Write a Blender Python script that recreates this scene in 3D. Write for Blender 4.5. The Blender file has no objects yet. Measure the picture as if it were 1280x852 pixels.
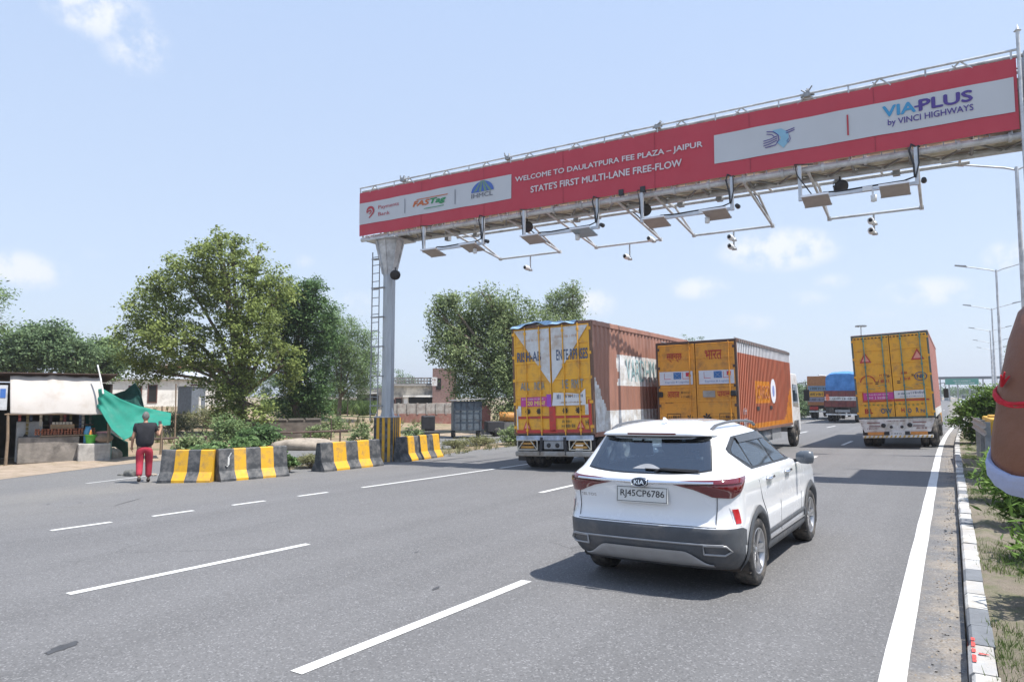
import bpy, bmesh, math, random
import numpy as np
from mathutils import Vector, Matrix
C = bpy.context.scene.collection
scene = bpy.context.scene
R = math.radians
random.seed(7)

# ------------------------------------------------------------------ camera
CAM_H, FPX = 1.85, 876.4
YAW, PITCH, ROLL = R(31.95), R(4.48), R(0.03)
cam_d = bpy.data.cameras.new('camera'); cam = bpy.data.objects.new('camera', cam_d); C.objects.link(cam)
cam_d.sensor_width = 36.0; cam_d.lens = FPX / 1280 * 36.0; cam_d.clip_start = 0.05; cam_d.clip_end = 6000
fwd = Vector((-math.sin(YAW) * math.cos(PITCH), math.cos(YAW) * math.cos(PITCH), math.sin(PITCH)))
rgt = Vector((math.cos(YAW), math.sin(YAW), 0)); upv = rgt.cross(fwd)
rg2 = rgt * math.cos(ROLL) + upv * math.sin(ROLL); up2 = upv * math.cos(ROLL) - rgt * math.sin(ROLL)
mw = Matrix((rg2, up2, -fwd)).transposed().to_4x4(); mw.translation = (0, 0, CAM_H)
cam.matrix_world = mw
scene.camera = cam

# ------------------------------------------------------------------ sun, sky, exposure
SUN = Vector((0.457, 0.05, 1.0)).normalized()
sd = bpy.data.lights.new('sun', 'SUN'); so = bpy.data.objects.new('sun', sd); C.objects.link(so)
sd.energy = 3.9; sd.angle = R(0.53); sd.color = (1.0, 0.955, 0.89)
so.rotation_euler = SUN.to_track_quat('Z', 'Y').to_euler(); so.location = (30, 10, 60)
scene.view_settings.view_transform = 'Standard'; scene.view_settings.look = 'None'
scene.view_settings.gamma = 1.0; scene.view_settings.use_curve_mapping = False
scene.view_settings.exposure = 0.92

world = bpy.data.worlds.new('World'); scene.world = world; world.use_nodes = True
wn, wl = world.node_tree.nodes, world.node_tree.links
wn.clear()

def at(px, py, Y):                       # pixel of the 1280 px photograph -> point at road distance Y
    d = fwd + rg2 * ((px - 640) / FPX) - up2 * ((py - 426) / FPX)
    return Vector((0, 0, CAM_H)) + d * (Y / d.y)

def dir_uv(px, py):
    d = (fwd + rg2 * ((px - 640) / FPX) - up2 * ((py - 426) / FPX)).normalized()
    return math.atan2(d.x, d.y), math.asin(d.z)

def build_world():
    def N(t, **k):
        n = wn.new(t)
        for a, b in k.items(): setattr(n, a, b)
        return n
    def mth(op, a, b=None, clamp=False):
        n = N('ShaderNodeMath', operation=op); n.use_clamp = clamp
        for i, v in enumerate((a, b)):
            if v is None: continue
            if isinstance(v, (int, float)): n.inputs[i].default_value = v
            else: wl.new(v, n.inputs[i])
        return n.outputs[0]
    sky = N('ShaderNodeTexSky', sky_type='NISHITA'); sky.sun_disc = False
    sky.sun_elevation = math.asin(SUN.z); sky.sun_rotation = math.atan2(SUN.x, SUN.y)
    sky.altitude = 400; sky.air_density = 1.0; sky.dust_density = 1.6; sky.ozone_density = 1.2
    tc = N('ShaderNodeTexCoord'); sep = N('ShaderNodeSeparateXYZ'); wl.new(tc.outputs['Generated'], sep.inputs[0])
    nz = N('ShaderNodeTexNoise'); nz.inputs['Scale'].default_value = 26; nz.inputs['Detail'].default_value = 7; nz.inputs['Roughness'].default_value = .62
    wl.new(tc.outputs['Generated'], nz.inputs['Vector'])
    u = mth('ARCTAN2', sep.outputs[0], sep.outputs[1]); v = mth('ARCSINE', sep.outputs[2])
    total = None
    for px, py, a, b, w in [(975, 312, 66, 24, 1.0), (875, 360, 36, 14, .8), (1158, 364, 44, 16, .75), (1262, 320, 24, 16, .85),
                            (22, 338, 42, 20, .95), (125, 14, 56, 28, .85), (172, 58, 36, 30, .8), (432, 380, 50, 18, .45),
                            (740, 380, 30, 18, .8), (1040, 352, 20, 10, .5), (1010, 372, 26, 10, .45), (935, 402, 30, 12, .5),
                            (1098, 392, 22, 9, .45), (378, 326, 16, 9, .4), (115, 318, 18, 8, .2)]:
        u0, v0 = dir_uv(px, py)
        du = mth('MULTIPLY', mth('SUBTRACT', u, u0), FPX / a); dv = mth('MULTIPLY', mth('SUBTRACT', v, v0), FPX / b)
        e = mth('ADD', mth('MULTIPLY', du, du), mth('MULTIPLY', dv, dv))
        m = mth('MULTIPLY', mth('SUBTRACT', 1.0, mth('MULTIPLY', e, .62)), w, True)
        total = m if total is None else mth('MAXIMUM', total, m)
    dens = mth('MULTIPLY', total, mth('MULTIPLY', mth('SUBTRACT', nz.outputs['Fac'], .30), 3.6, True), True)
    sm = N('ShaderNodeMapRange', interpolation_type='SMOOTHSTEP'); sm.inputs['From Min'].default_value = .05; sm.inputs['From Max'].default_value = .85
    wl.new(dens, sm.inputs['Value'])
    # pale monsoon-summer haze: the clear-air sky is mixed with a milky one that whitens towards the horizon
    el = N('ShaderNodeMapRange'); el.inputs['From Min'].default_value = 0.0; el.inputs['From Max'].default_value = .85; wl.new(sep.outputs[2], el.inputs['Value'])
    hz = N('ShaderNodeMix', data_type='RGBA'); hz.inputs['A'].default_value = HAZE_LOW; hz.inputs['B'].default_value = HAZE_HIGH; wl.new(el.outputs[0], hz.inputs['Factor'])
    tint = N('ShaderNodeMix', data_type='RGBA'); tint.inputs['Factor'].default_value = HAZE_MIX
    wl.new(sky.outputs[0], tint.inputs['A']); wl.new(hz.outputs['Result'], tint.inputs['B'])
    # wispy thin veil near the horizon belongs to the sky itself
    mx = N('ShaderNodeMix', data_type='RGBA'); mx.inputs['B'].default_value = CLOUD_COL
    wl.new(tint.outputs['Result'], mx.inputs['A']); wl.new(mth('MULTIPLY', sm.outputs[0], .75), mx.inputs['Factor'])
    bg = N('ShaderNodeBackground'); bg.inputs['Strength'].default_value = SKY_STRENGTH
    wl.new(mx.outputs['Result'], bg.inputs['Color'])
    out = N('ShaderNodeOutputWorld'); wl.new(bg.outputs[0], out.inputs['Surface'])
SKY_STRENGTH, HAZE_MIX = 0.10, 0.72
HAZE_LOW, HAZE_HIGH = (4.0, 4.6, 5.45, 1), (2.9, 4.0, 6.2, 1)
CLOUD_COL = (5.6, 5.65, 5.75, 1)
build_world()

# ------------------------------------------------------------------ materials
MATS = {}
def mat(name, col, rough=.6, metal=0., var=.12, scale=6., bump=0., bscale=40., dirt=None, dirt_amt=.0, dscale=2.5, spec=.5, coat=0., col2=None, transl=0., island=0., stretch=None):
    if name in MATS: return MATS[name]
    m = bpy.data.materials.new(name); m.use_nodes = True; MATS[name] = m
    n, l = m.node_tree.nodes, m.node_tree.links
    b = n['Principled BSDF']; b.inputs['Roughness'].default_value = rough; b.inputs['Metallic'].default_value = metal
    b.inputs['Specular IOR Level'].default_value = spec
    if coat: b.inputs['Coat Weight'].default_value = coat; b.inputs['Coat Roughness'].default_value = .05
    tc = n.new('ShaderNodeTexCoord'); vec = tc.outputs['Object']
    if stretch:
        mp = n.new('ShaderNodeMapping'); mp.inputs['Scale'].default_value = stretch; l.new(vec, mp.inputs[0]); vec = mp.outputs[0]
    def noise(s, d=5, r=.6):
        t = n.new('ShaderNodeTexNoise'); t.inputs['Scale'].default_value = s; t.inputs['Detail'].default_value = d; t.inputs['Roughness'].default_value = r
        l.new(vec, t.inputs['Vector']); return t.outputs['Fac']
    def mix(f, a, bcol, bt='MIX'):
        x = n.new('ShaderNodeMix'); x.data_type = 'RGBA'; x.blend_type = bt
        for k, v in (('A', a), ('B', bcol)):
            if isinstance(v, tuple): x.inputs[k].default_value = v
            else: l.new(v, x.inputs[k])
        if isinstance(f, float): x.inputs['Factor'].default_value = f
        else: l.new(f, x.inputs['Factor'])
        return x.outputs['Result']
    def ramp(v, a, bb, lo=0., hi=1.):
        x = n.new('ShaderNodeMapRange'); x.inputs['From Min'].default_value = a; x.inputs['From Max'].default_value = bb
        x.inputs['To Min'].default_value = lo; x.inputs['To Max'].default_value = hi; l.new(v, x.inputs['Value']); return x.outputs[0]
    c = (*col, 1.) if len(col) == 3 else col
    lo = tuple(x * (1 - var) for x in c[:3]) + (1,); hi = tuple(min(1, x * (1 + var)) for x in c[:3]) + (1,)
    if col2: hi = (*col2, 1)
    out = mix(ramp(noise(scale), .3, .7), lo, hi)
    if island:
        g = n.new('ShaderNodeNewGeometry'); out = mix(ramp(g.outputs['Random Per Island'], 0, 1, 0., 1.), tuple(x * (1 - island) for x in c[:3]) + (1,), out) if island < 1 else out
        hsv = n.new('ShaderNodeHueSaturation'); l.new(out, hsv.inputs['Color']); l.new(ramp(g.outputs['Random Per Island'], 0, 1, .55, 1.45), hsv.inputs['Value'])
        out = hsv.outputs[0]
    if dirt:
        out = mix(ramp(noise(dscale, 8, .68), .62 - dirt_amt * .5, .82 - dirt_amt * .4), out, (*dirt, 1))
    l.new(out, b.inputs['Base Color'])
    if bump:
        bp = n.new('ShaderNodeBump'); bp.inputs['Strength'].default_value = bump; bp.inputs['Distance'].default_value = .02
        l.new(noise(bscale, 4), bp.inputs['Height']); l.new(bp.outputs[0], b.inputs['Normal'])
    if var and rough > .15 and metal < .5:
        l.new(ramp(noise(scale * 2.3), .3, .7, max(.03, rough - .1), min(1, rough + .1)), b.inputs['Roughness'])
    if transl:
        t = n.new('ShaderNodeBsdfTranslucent'); l.new(out, t.inputs['Color']); ms = n.new('ShaderNodeMixShader'); ms.inputs[0].default_value = transl
        l.new(b.outputs[0], ms.inputs[1]); l.new(t.outputs[0], ms.inputs[2]); l.new(ms.outputs[0], n['Material Output'].inputs['Surface'])
    return m

# ------------------------------------------------------------------ mesh helpers
class MB:
    def __init__(s): s.v = []; s.f = []; s.m = []; s.sm = []
    def add(s, vs, fs, mi=0, smooth=False):
        o = len(s.v); s.v += [tuple(v) for v in vs]; s.f += [tuple(i + o for i in f) for f in fs]
        s.m += [mi] * len(fs); s.sm += [smooth] * len(fs); return s
    def box(s, x0, x1, y0, y1, z0, z1, mi=0, M=None):
        vs = [Vector((x, y, z)) for z in (z0, z1) for x, y in ((x0, y0), (x1, y0), (x1, y1), (x0, y1))]
        if M: vs = [M @ v for v in vs]
        return s.add(vs, [(0, 3, 2, 1), (4, 5, 6, 7), (0, 1, 5, 4), (1, 2, 6, 5), (2, 3, 7, 6), (3, 0, 4, 7)], mi)
    def tube(s, p0, p1, r, n=8, r1=None, mi=0, caps=True):
        p0, p1 = Vector(p0), Vector(p1); r1 = r if r1 is None else r1
        d = (p1 - p0); 
        if d.length < 1e-6: return s
        a = d.orthogonal().normalized(); b = d.normalized().cross(a)
        vs = [p + (a * math.cos(t) + b * math.sin(t)) * rr for p, rr in ((p0, r), (p1, r1)) for t in [2 * math.pi * i / n for i in range(n)]]
        s.add(vs, [(i, (i + 1) % n, n + (i + 1) % n, n + i) for i in range(n)], mi, True)
        if caps: s.add(vs, [tuple(range(n))[::-1], tuple(range(n, 2 * n))], mi)
        return s
    def path(s, pts, r, n=8, mi=0):
        pts = [Vector(p) for p in pts]
        rs = r if isinstance(r, (list, tuple)) else [r] * len(pts)
        a = None; vs = []
        for i, p in enumerate(pts):
            d = (pts[min(i + 1, len(pts) - 1)] - pts[max(i - 1, 0)]).normalized()
            a = d.orthogonal().normalized() if a is None else (a - d * a.dot(d)).normalized()
            b = d.cross(a); vs += [p + (a * math.cos(t) + b * math.sin(t)) * rs[i] for t in [2 * math.pi * k / n for k in range(n)]]
        fs = [(i * n + k, i * n + (k + 1) % n, (i + 1) * n + (k + 1) % n, (i + 1) * n + k) for i in range(len(pts) - 1) for k in range(n)]
        s.add(vs, fs, mi, True); s.add(vs, [tuple(range(n))[::-1], tuple(range((len(pts) - 1) * n, len(pts) * n))], mi); return s
    def bar(s, p0, p1, w, h=None, mi=0):               # rectangular bar between two points
        h = h or w; p0, p1 = Vector(p0), Vector(p1); d = (p1 - p0).normalized()
        z = Vector((0, 0, 1)) if abs(d.z) < .9 else Vector((0, 1, 0)); a = d.cross(z).normalized() * (w / 2); b = a.cross(d).normalized() * (h / 2)
        vs = [p + i * a + j * b for p in (p0, p1) for i, j in ((-1, -1), (1, -1), (1, 1), (-1, 1))]
        return s.add(vs, [(0, 1, 2, 3)[::-1], (4, 5, 6, 7), (0, 1, 5, 4), (1, 2, 6, 5), (2, 3, 7, 6), (3, 0, 4, 7)], mi)
    def lathe(s, prof, n=32, axis='x', c=(0, 0, 0), mi=0, smooth=True):   # prof: (along axis, radius)
        vs = []
        for h, r in prof:
            for k in range(n):
                t = 2 * math.pi * k / n; q = (r * math.cos(t), r * math.sin(t))
                p = {'x': (h, q[0], q[1]), 'y': (q[0], h, q[1]), 'z': (q[0], q[1], h)}[axis]
                vs.append((p[0] + c[0], p[1] + c[1], p[2] + c[2]))
        fs = [(i * n + k, i * n + (k + 1) % n, (i + 1) * n + (k + 1) % n, (i + 1) * n + k) for i in range(len(prof) - 1) for k in range(n)]
        return s.add(vs, fs, mi, smooth)
    def prism(s, poly, d0, d1, plane='xz', mi=0):        # polygon extruded through its plane's normal
        P = {'xz': lambda a, b, d: (a, d, b), 'yz': lambda a, b, d: (d, a, b), 'xy': lambda a, b, d: (a, b, d)}[plane]
        n = len(poly); vs = [P(a, b, d0) for a, b in poly] + [P(a, b, d1) for a, b in poly]
        return s.add(vs, [tuple(range(n)), tuple(range(n, 2 * n))[::-1]] + [(i, n + i, n + (i + 1) % n, (i + 1) % n) for i in range(n)], mi)
    def grid(s, fn, nu, nv, mi=0, smooth=True, flip=False):
        vs = [fn(i / nu, j / nv) for j in range(nv + 1) for i in range(nu + 1)]
        w = nu + 1; fs = [(j * w + i, j * w + i + 1, (j + 1) * w + i + 1, (j + 1) * w + i) for j in range(nv) for i in range(nu)]
        if flip: fs = [f[::-1] for f in fs]
        return s.add(vs, fs, mi, smooth)
    def build(s, name, mats, parent=None, fix=True):
        me = bpy.data.meshes.new(name); me.from_pydata(s.v, [], s.f); me.update()
        for m in (mats if isinstance(mats, (list, tuple)) else [mats]): me.materials.append(m)
        me.polygons.foreach_set('material_index', s.m); me.polygons.foreach_set('use_smooth', s.sm)
        if fix:
            bm = bmesh.new(); bm.from_mesh(me); bmesh.ops.recalc_face_normals(bm, faces=bm.faces); bm.to_mesh(me); bm.free()
        o = bpy.data.objects.new(name, me); C.objects.link(o); o.parent = parent; return o

def bevel(o, w=.01, seg=2):
    m = o.modifiers.new('bevel', 'BEVEL'); m.width = w; m.segments = seg; m.limit_method = 'ANGLE'; m.angle_limit = R(40); return o
def tag(o, label, cat, group=None):
    o['label'] = label; o['category'] = cat
    if group: o['group'] = group
    return o
def thing(name, label, cat, loc=(0, 0, 0), rz=0, group=None, rx=0, ry=0):
    o = bpy.data.objects.new(name, None); C.objects.link(o); o.location = loc; o.rotation_euler = (rx, ry, rz); o.empty_display_size = .2
    return tag(o, label, cat, group)
def kind(o, k): o['kind'] = k; return o
def copy_tree(o, parent=None):
    c = o.copy(); C.objects.link(c); c.parent = parent
    for ch in list(o.children): copy_tree(ch, c)
    return c
def text_mesh(s, bold=0.0, shear=0.0, ext=.0):
    cu = bpy.data.curves.new('txt', 'FONT'); cu.body = s; cu.size = 1; cu.offset = bold; cu.shear = shear; cu.resolution_u = 3; cu.extrude = ext
    o = bpy.data.objects.new('txt', cu); C.objects.link(o); dg = bpy.context.evaluated_depsgraph_get(); dg.update()
    me = bpy.data.meshes.new_from_object(o.evaluated_get(dg)); vs = [tuple(v.co) for v in me.vertices]; fs = [tuple(p.vertices) for p in me.polygons]
    bpy.data.objects.remove(o); bpy.data.curves.remove(cu); bpy.data.meshes.remove(me); return vs, fs
def text_on(mb, s, a0, a1, z0, z1, d, plane='xz', bold=.0, shear=0., mi=0, rot=0.):
    """fit text s into the box a0..a1 x z0..z1 on the plane at depth d"""
    vs, fs = text_mesh(s, 0, shear)
    if not vs: return
    if bold:                                   # heavier strokes: the same glyphs again, shifted by a hair and a hair deeper
        v0, f0, vs, fs = vs, fs, [], []
        for i, (ox, oy) in enumerate(((0, 0), (-1, 0), (1, 0), (0, -1), (0, 1))):
            k = len(vs); vs += [(v[0] + ox * bold * 1.6, v[1] + oy * bold * 1.6, i * .0003) for v in v0]; fs += [tuple(j + k for j in f) for f in f0]
    xs = [v[0] for v in vs]; ys = [v[1] for v in vs]; sx = (a1 - a0) / (max(xs) - min(xs)); sy = (z1 - z0) / (max(ys) - min(ys))
    P = {'xz': lambda a, b, c: (a, d + c, b), 'yz': lambda a, b, c: (d - c, a, b)}[plane]
    mb.add([P(a0 + (v[0] - min(xs)) * sx, z0 + (v[1] - min(ys)) * sy + (v[0] - min(xs)) * sx * rot, v[2]) for v in vs], fs, mi)

def bend(y):
    return 0 if y < 25 else (.00076 * (y - 25) ** 2 if y < 50 else .475 + .038 * (y - 50))
def sstep(a, b, x):
    t = min(1, max(0, (x - a) / (b - a))); return t * t * (3 - 2 * t)
def gz(x, y):                               # height of the ground
    xx = x - bend(y)
    if xx > .1: return .10 if xx < 4 else .02
    if xx > -22: return .02 * xx
    z = -.44
    z += 1.05 * sstep(-29, -58, xx) * sstep(85, 45, y)
    return z
# ================================================================== SETTING
def nodes_mat(name):
    m = bpy.data.materials.new(name); m.use_nodes = True; n, l = m.node_tree.nodes, m.node_tree.links; b = n['Principled BSDF']
    class K: pass
    k = K(); k.m, k.n, k.l, k.b = m, n, l, b
    tc = n.new('ShaderNodeTexCoord'); k.co = tc.outputs['Object']
    def noise(s, d=5, r=.6, st=None):
        t = n.new('ShaderNodeTexNoise'); t.inputs['Scale'].default_value = s; t.inputs['Detail'].default_value = d; t.inputs['Roughness'].default_value = r
        if st:
            mp = n.new('ShaderNodeMapping'); mp.inputs['Scale'].default_value = st; l.new(k.co, mp.inputs[0]); l.new(mp.outputs[0], t.inputs['Vector'])
        else: l.new(k.co, t.inputs['Vector'])
        return t.outputs['Fac']
    def ramp(v, a, b_, lo=0., hi=1.):
        x = n.new('ShaderNodeMapRange'); x.inputs['From Min'].default_value = a; x.inputs['From Max'].default_value = b_
        x.inputs['To Min'].default_value = lo; x.inputs['To Max'].default_value = hi; l.new(v, x.inputs['Value']); return x.outputs[0]
    def mix(f, a, c, bt='MIX'):
        x = n.new('ShaderNodeMix'); x.data_type = 'RGBA'; x.blend_type = bt
        for kk, v in (('A', a), ('B', c)):
            if isinstance(v, tuple): x.inputs[kk].default_value = (*v[:3], 1)
            else: l.new(v, x.inputs[kk])
        if isinstance(f, (int, float)): x.inputs['Factor'].default_value = f
        else: l.new(f, x.inputs['Factor'])
        return x.outputs['Result']
    def math_(op, a, c=None):
        x = n.new('ShaderNodeMath'); x.operation = op
        for i, v in enumerate((a, c)):
            if v is None: continue
            if isinstance(v, (int, float)): x.inputs[i].default_value = v
            else: l.new(v, x.inputs[i])
        return x.outputs[0]
    sep = n.new('ShaderNodeSeparateXYZ'); l.new(k.co, sep.inputs[0]); k.x, k.y, k.z = sep.outputs
    def bump(v, s=.3, d=.01):
        bp = n.new('ShaderNodeBump'); bp.inputs['Strength'].default_value = s; bp.inputs['Distance'].default_value = d; l.new(v, bp.inputs['Height']); l.new(bp.outputs[0], b.inputs['Normal'])
    k.noise, k.ramp, k.mix, k.math, k.bump = noise, ramp, mix, math_, bump
    return k

def asphalt_mat(name, base, light):
    k = nodes_mat(name)
    c = k.mix(k.ramp(k.noise(.35, 6, .65), .3, .72), tuple(x * .93 for x in base), tuple(x * 1.1 for x in base))
    # long streaks along the lanes
    c = k.mix(k.ramp(k.noise(1.0, 6, .62, (1.3, .045, 1)), .40, .70, 0, .5), c, tuple(x * .72 for x in base))
    # paths polished by tyres: two pale bands in every 3.5 m lane, broken up by noise
    tw = k.math('ABSOLUTE', k.math('SINE', k.math('MULTIPLY', k.math('ADD', k.x, .39), math.pi / 1.75)))
    c = k.mix(k.math('MULTIPLY', k.ramp(tw, .35, .95, 0, .30), k.ramp(k.noise(.22, 5, .65), .25, .6)), c, tuple(min(1, x * 1.22) for x in base))
    # fine cracks
    vc = k.n.new('ShaderNodeTexVoronoi'); vc.feature = 'DISTANCE_TO_EDGE'; vc.inputs['Scale'].default_value = .42; k.l.new(k.co, vc.inputs['Vector'])
    c = k.mix(k.math('MULTIPLY', k.ramp(vc.outputs['Distance'], .0, .006, .55, 0.), k.ramp(k.noise(.3, 3, .5), .5, .6)), c, tuple(x * .5 for x in base))
    # worn, dusty shoulder further from the lanes
    c = k.mix(k.math('MULTIPLY', k.ramp(k.x, -12.0, -16.5), k.ramp(k.noise(.5, 7, .7), .28, .62)), c, light)
    # sand gathered by the kerb
    c = k.mix(k.math('MULTIPLY', k.ramp(k.x, -.46, -.06), k.ramp(k.noise(1.7, 8, .74), .42, .60, 0, .85)), c, (.30, .255, .20))
    # dark tyre smears and small patches
    c = k.mix(k.ramp(k.noise(1.1, 7, .66, (1.0, .22, 1)), .62, .76, 0, .5), c, tuple(x * .58 for x in base))
    # aggregate
    v = k.n.new('ShaderNodeTexVoronoi'); v.inputs['Scale'].default_value = 75; k.l.new(k.co, v.inputs['Vector'])
    sep = k.n.new('ShaderNodeSeparateColor'); k.l.new(v.outputs['Color'], sep.inputs[0])
    c = k.mix(k.ramp(sep.outputs[0], .80, .97, 0, .55), c, tuple(min(1, x * 2.1) for x in base))
    c = k.mix(k.ramp(sep.outputs[1], .80, .97, 0, .5), c, tuple(x * .45 for x in base))
    k.l.new(c, k.b.inputs['Base Color']); k.b.inputs['Roughness'].default_value = .88; k.b.inputs['Specular IOR Level'].default_value = .3
    k.bump(k.noise(60, 3, .7), .5, .012)
    return k.m
ASPHALT = asphalt_mat('asphalt', (.141, .140, .142), (.176, .17, .16))

def soil_mat():
    k = nodes_mat('soil')
    c = k.mix(k.ramp(k.noise(.12, 8, .65), .35, .65), (.27, .19, .125), (.33, .245, .165))
    c = k.mix(k.ramp(k.noise(.45, 8, .7), .46, .62, 0, .85), c, (.085, .115, .04))
    c = k.mix(k.ramp(k.noise(3.5, 8, .7), .5, .68, 0, .6), c, (.19, .15, .11))
    k.l.new(c, k.b.inputs['Base Color']); k.b.inputs['Roughness'].default_value = .95; k.bump(k.noise(7, 8, .7), .8, .06)
    return k.m
SOIL = soil_mat()
def median_mat():
    k = nodes_mat('median_soil')
    c = k.mix(k.ramp(k.noise(1.2, 8, .7), .3, .7), (.17, .142, .11), (.27, .23, .18))
    c = k.mix(k.ramp(k.noise(2.2, 9, .75), .48, .64, 0, .75), c, (.115, .14, .05))
    c = k.mix(k.ramp(k.noise(9, 9, .75), .52, .7, 0, .5), c, (.11, .085, .065))
    k.l.new(c, k.b.inputs['Base Color']); k.b.inputs['Roughness'].default_value = .95; k.bump(k.noise(14, 8, .75), .9, .05)
    return k.m
MEDIAN = median_mat()
def paint_mat(name, col, wear=.5):
    k = nodes_mat(name)
    c = k.mix(k.ramp(k.noise(3.0, 8, .72), .60 - wear * .12, .80), col, tuple(x * .62 for x in col))
    c = k.mix(k.ramp(k.noise(40, 5, .75), .62, .74, 0, .75), c, (.17, .17, .17))
    k.l.new(c, k.b.inputs['Base Color']); k.b.inputs['Roughness'].default_value = .7
    return k.m
PAINT = paint_mat('road_paint', (.60, .60, .585))
PAINT_OLD = paint_mat('road_paint_worn', (.46, .46, .45), 1.3)

def sheet(name, xs, ys, zf, m):
    vs = [(x + (bend(y) if -30 < x < 900 else 0), y, zf(x, y)) for y in ys for x in xs]; w = len(xs)
    fs = [(j * w + i, j * w + i + 1, (j + 1) * w + i + 1, (j + 1) * w + i) for j in range(len(ys) - 1) for i in range(w - 1)]
    b = MB(); b.add(vs, fs, 0, True); return b.build(name, m)
ysg = [-300, -100, -40, -20, -10, 0, 5, 10, 15, 20, 25, 30, 35, 40, 45, 50, 55, 60, 65, 70, 80, 90, 110, 140, 200, 300, 500, 900, 1600, 3000]
xsg = [-3000, -1500, -800, -400, -250, -160, -110, -90, -75, -66, -58, -54, -50, -46, -42, -38, -34, -31, -29, -26.5, -24.9]
def zg(x, y):
    xx = x - bend(y); z = gz(x, y)
    return z - (.06 if -24.85 < xx < 300 else 0)
g = sheet('ground', sorted(xsg + [-24.4, -22, -12, -.3, 0.02, 0.3, 0.6, 1.2, 3, 4, 5, 10, 30, 60, 120, 300, 800, 2000]), ysg,
          lambda x, y: ((.02 * x if x < .1 else -.02) - .06) if x > -24.9 else gz(x, y), SOIL); kind(g, 'structure')
# the carriageway: one sheet following the bend, service road included
def strip(name, offs, ys, m, dz=0.):
    vs = [(o + bend(y), y, .02 * max(o, -22) + dz) for y in ys for o in offs]; w = len(offs)
    fs = [(j * w + i, j * w + i + 1, (j + 1) * w + i + 1, (j + 1) * w + i) for j in range(len(ys) - 1) for i in range(w - 1)]
    b = MB(); b.add(vs, fs, 0, False); o = b.build(name, m); return kind(o, 'structure')
yr = [-60, -20, 0, 12] + [15 + 3 * i for i in range(20)] + [80, 100, 130, 170, 220, 300, 420, 600, 900]
strip('highway', [-18.6, -15, -8, -3, .02], yr, ASPHALT)
SROAD = asphalt_mat('asphalt_service', (.138, .138, .14), (.155, .152, .147))
strip('service_road', [-24.5, -22, -18.6], yr, SROAD)
# far carriageway beyond the median
strip('far_carriageway', [4.1, 16], yr, ASPHALT, -.05)
# verge with soil between highway and service road from the gantry pole on
VERGE = SOIL
def verge(name, y0, y1, xa, xb, m, dz=.012):
    b = MB(); n = 40
    vs = []
    for i in range(n + 1):
        y = y0 + (y1 - y0) * i / n; t = min(1, min(i, n - i) / 4)
        j = .12 * math.sin(i * 1.9) + .1 * math.sin(i * .7)
        a, c = xa(y) - j, xb(y) + j * .8; mid = (a + c) / 2
        a, c = mid + (a - mid) * t, mid + (c - mid) * t
        vs += [(x, y, gz(x, y) + (.004 if e else dz + .03)) for x, e in ((a, 1), ((a + c) / 2, 0), (c, 1))]
    b.add(vs, [(3 * i + k, 3 * i + k + 1, 3 * i + k + 4, 3 * i + k + 3) for i in range(n) for k in (0, 1)], 0, True)
    return kind(b.build(name, m), 'structure')
verge('verge', 11.6, 95, lambda y: -18.2 + bend(y) * .5, lambda y: -16.0 - .3 * (y > 20) + bend(y) * .5, VERGE)
SAND = mat('sand', (.31, .245, .185), .95, var=.15, scale=2.2, bump=.5, bscale=25, dirt=(.17, .14, .08), dirt_amt=.25)
def shoulder():
    b = MB(); vs = []; n = 50
    for i in range(n + 1):
        y = -20 + 110 * i / n; j = .18 * math.sin(i * 1.3) + .14 * math.sin(i * 2.9)
        w = 3.2 * sstep(16, 6, y) + .4
        x1 = -24.6 + w * .9 + j
        vs += [(-25.7, y, -.37), (-24.7, y, -.40), (x1, y, gz(x1, y) + .006)]
    b.add(vs, [(3 * i + k, 3 * i + k + 1, 3 * i + k + 4, 3 * i + k + 3) for i in range(n) for k in (0, 1)], 0, True)
    return kind(b.build('dirt_shoulder', SAND), 'structure')
shoulder()

# lane markings (worn white thermoplastic)
def mark(mb, pts, w):
    pts = [Vector(p) for p in pts]; vs = []
    for i, p in enumerate(pts):
        d = (pts[min(i + 1, len(pts) - 1)] - pts[max(i - 1, 0)]).normalized(); nn = Vector((d.y, -d.x))
        for q in (p - nn * w / 2, p + nn * w / 2): vs.append((q.x, q.y, .02 * q.x if q.x > -22 else gz(q.x, q.y)))
        vs[-1] = (*vs[-1][:2], .02 * max(-22, vs[-1][0] - bend(p.y)) + .005); vs[-2] = (*vs[-2][:2], .02 * max(-22, vs[-2][0] - bend(p.y)) + .005)
    mb.add(vs, [(2 * i, 2 * i + 1, 2 * i + 3, 2 * i + 2) for i in range(len(pts) - 1)])
def interp(tab, y):
    if y <= tab[0][0]: return tab[0][1]
    for (a, xa), (b_, xb) in zip(tab, tab[1:]):
        if y <= b_: return xa + (xb - xa) * (y - a) / (b_ - a)
    return tab[-1][1] + bend(y) - bend(tab[-1][0])
LA = [(3.5, -3.96), (6.3, -3.84), (13, -3.80), (22.8, -3.75), (26, -3.72)]
LB = [(3.8, -7.67), (6.8, -7.46), (12.6, -7.29), (16, -7.24), (26, -7.2)]
LE = [(4, -11.97), (5.6, -11.95), (8, -11.8), (13.6, -11.29), (22, -10.84), (30, -10.8)]
b = MB()
for k in range(0, 14):
    y0 = 3.5 + 9 * k - 9; n = 4
    for tab, off in ((LA, 0), (LB, .3)):
        if y0 + off < -8: continue
        mark(b, [(interp(tab, y0 + off + 2.95 * i / n), y0 + off + 2.95 * i / n) for i in range(n + 1)], .125)
kind(b.build('lane_marking', PAINT), 'structure')
b = MB()
for a, c in [(4.0, 4.75), (5.62, 6.52), (7.2, 7.95), (8.72, 9.42), (10.2, 10.95)] + [(11.9, 16.9), (17.15, 60), (60.3, 220)]:
    n = max(1, int((c - a) / 2)); mark(b, [(interp(LE, a + (c - a) * i / n), a + (c - a) * i / n) for i in range(n + 1)], .12)
kind(b.build('edge_marking', PAINT), 'structure')
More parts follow.
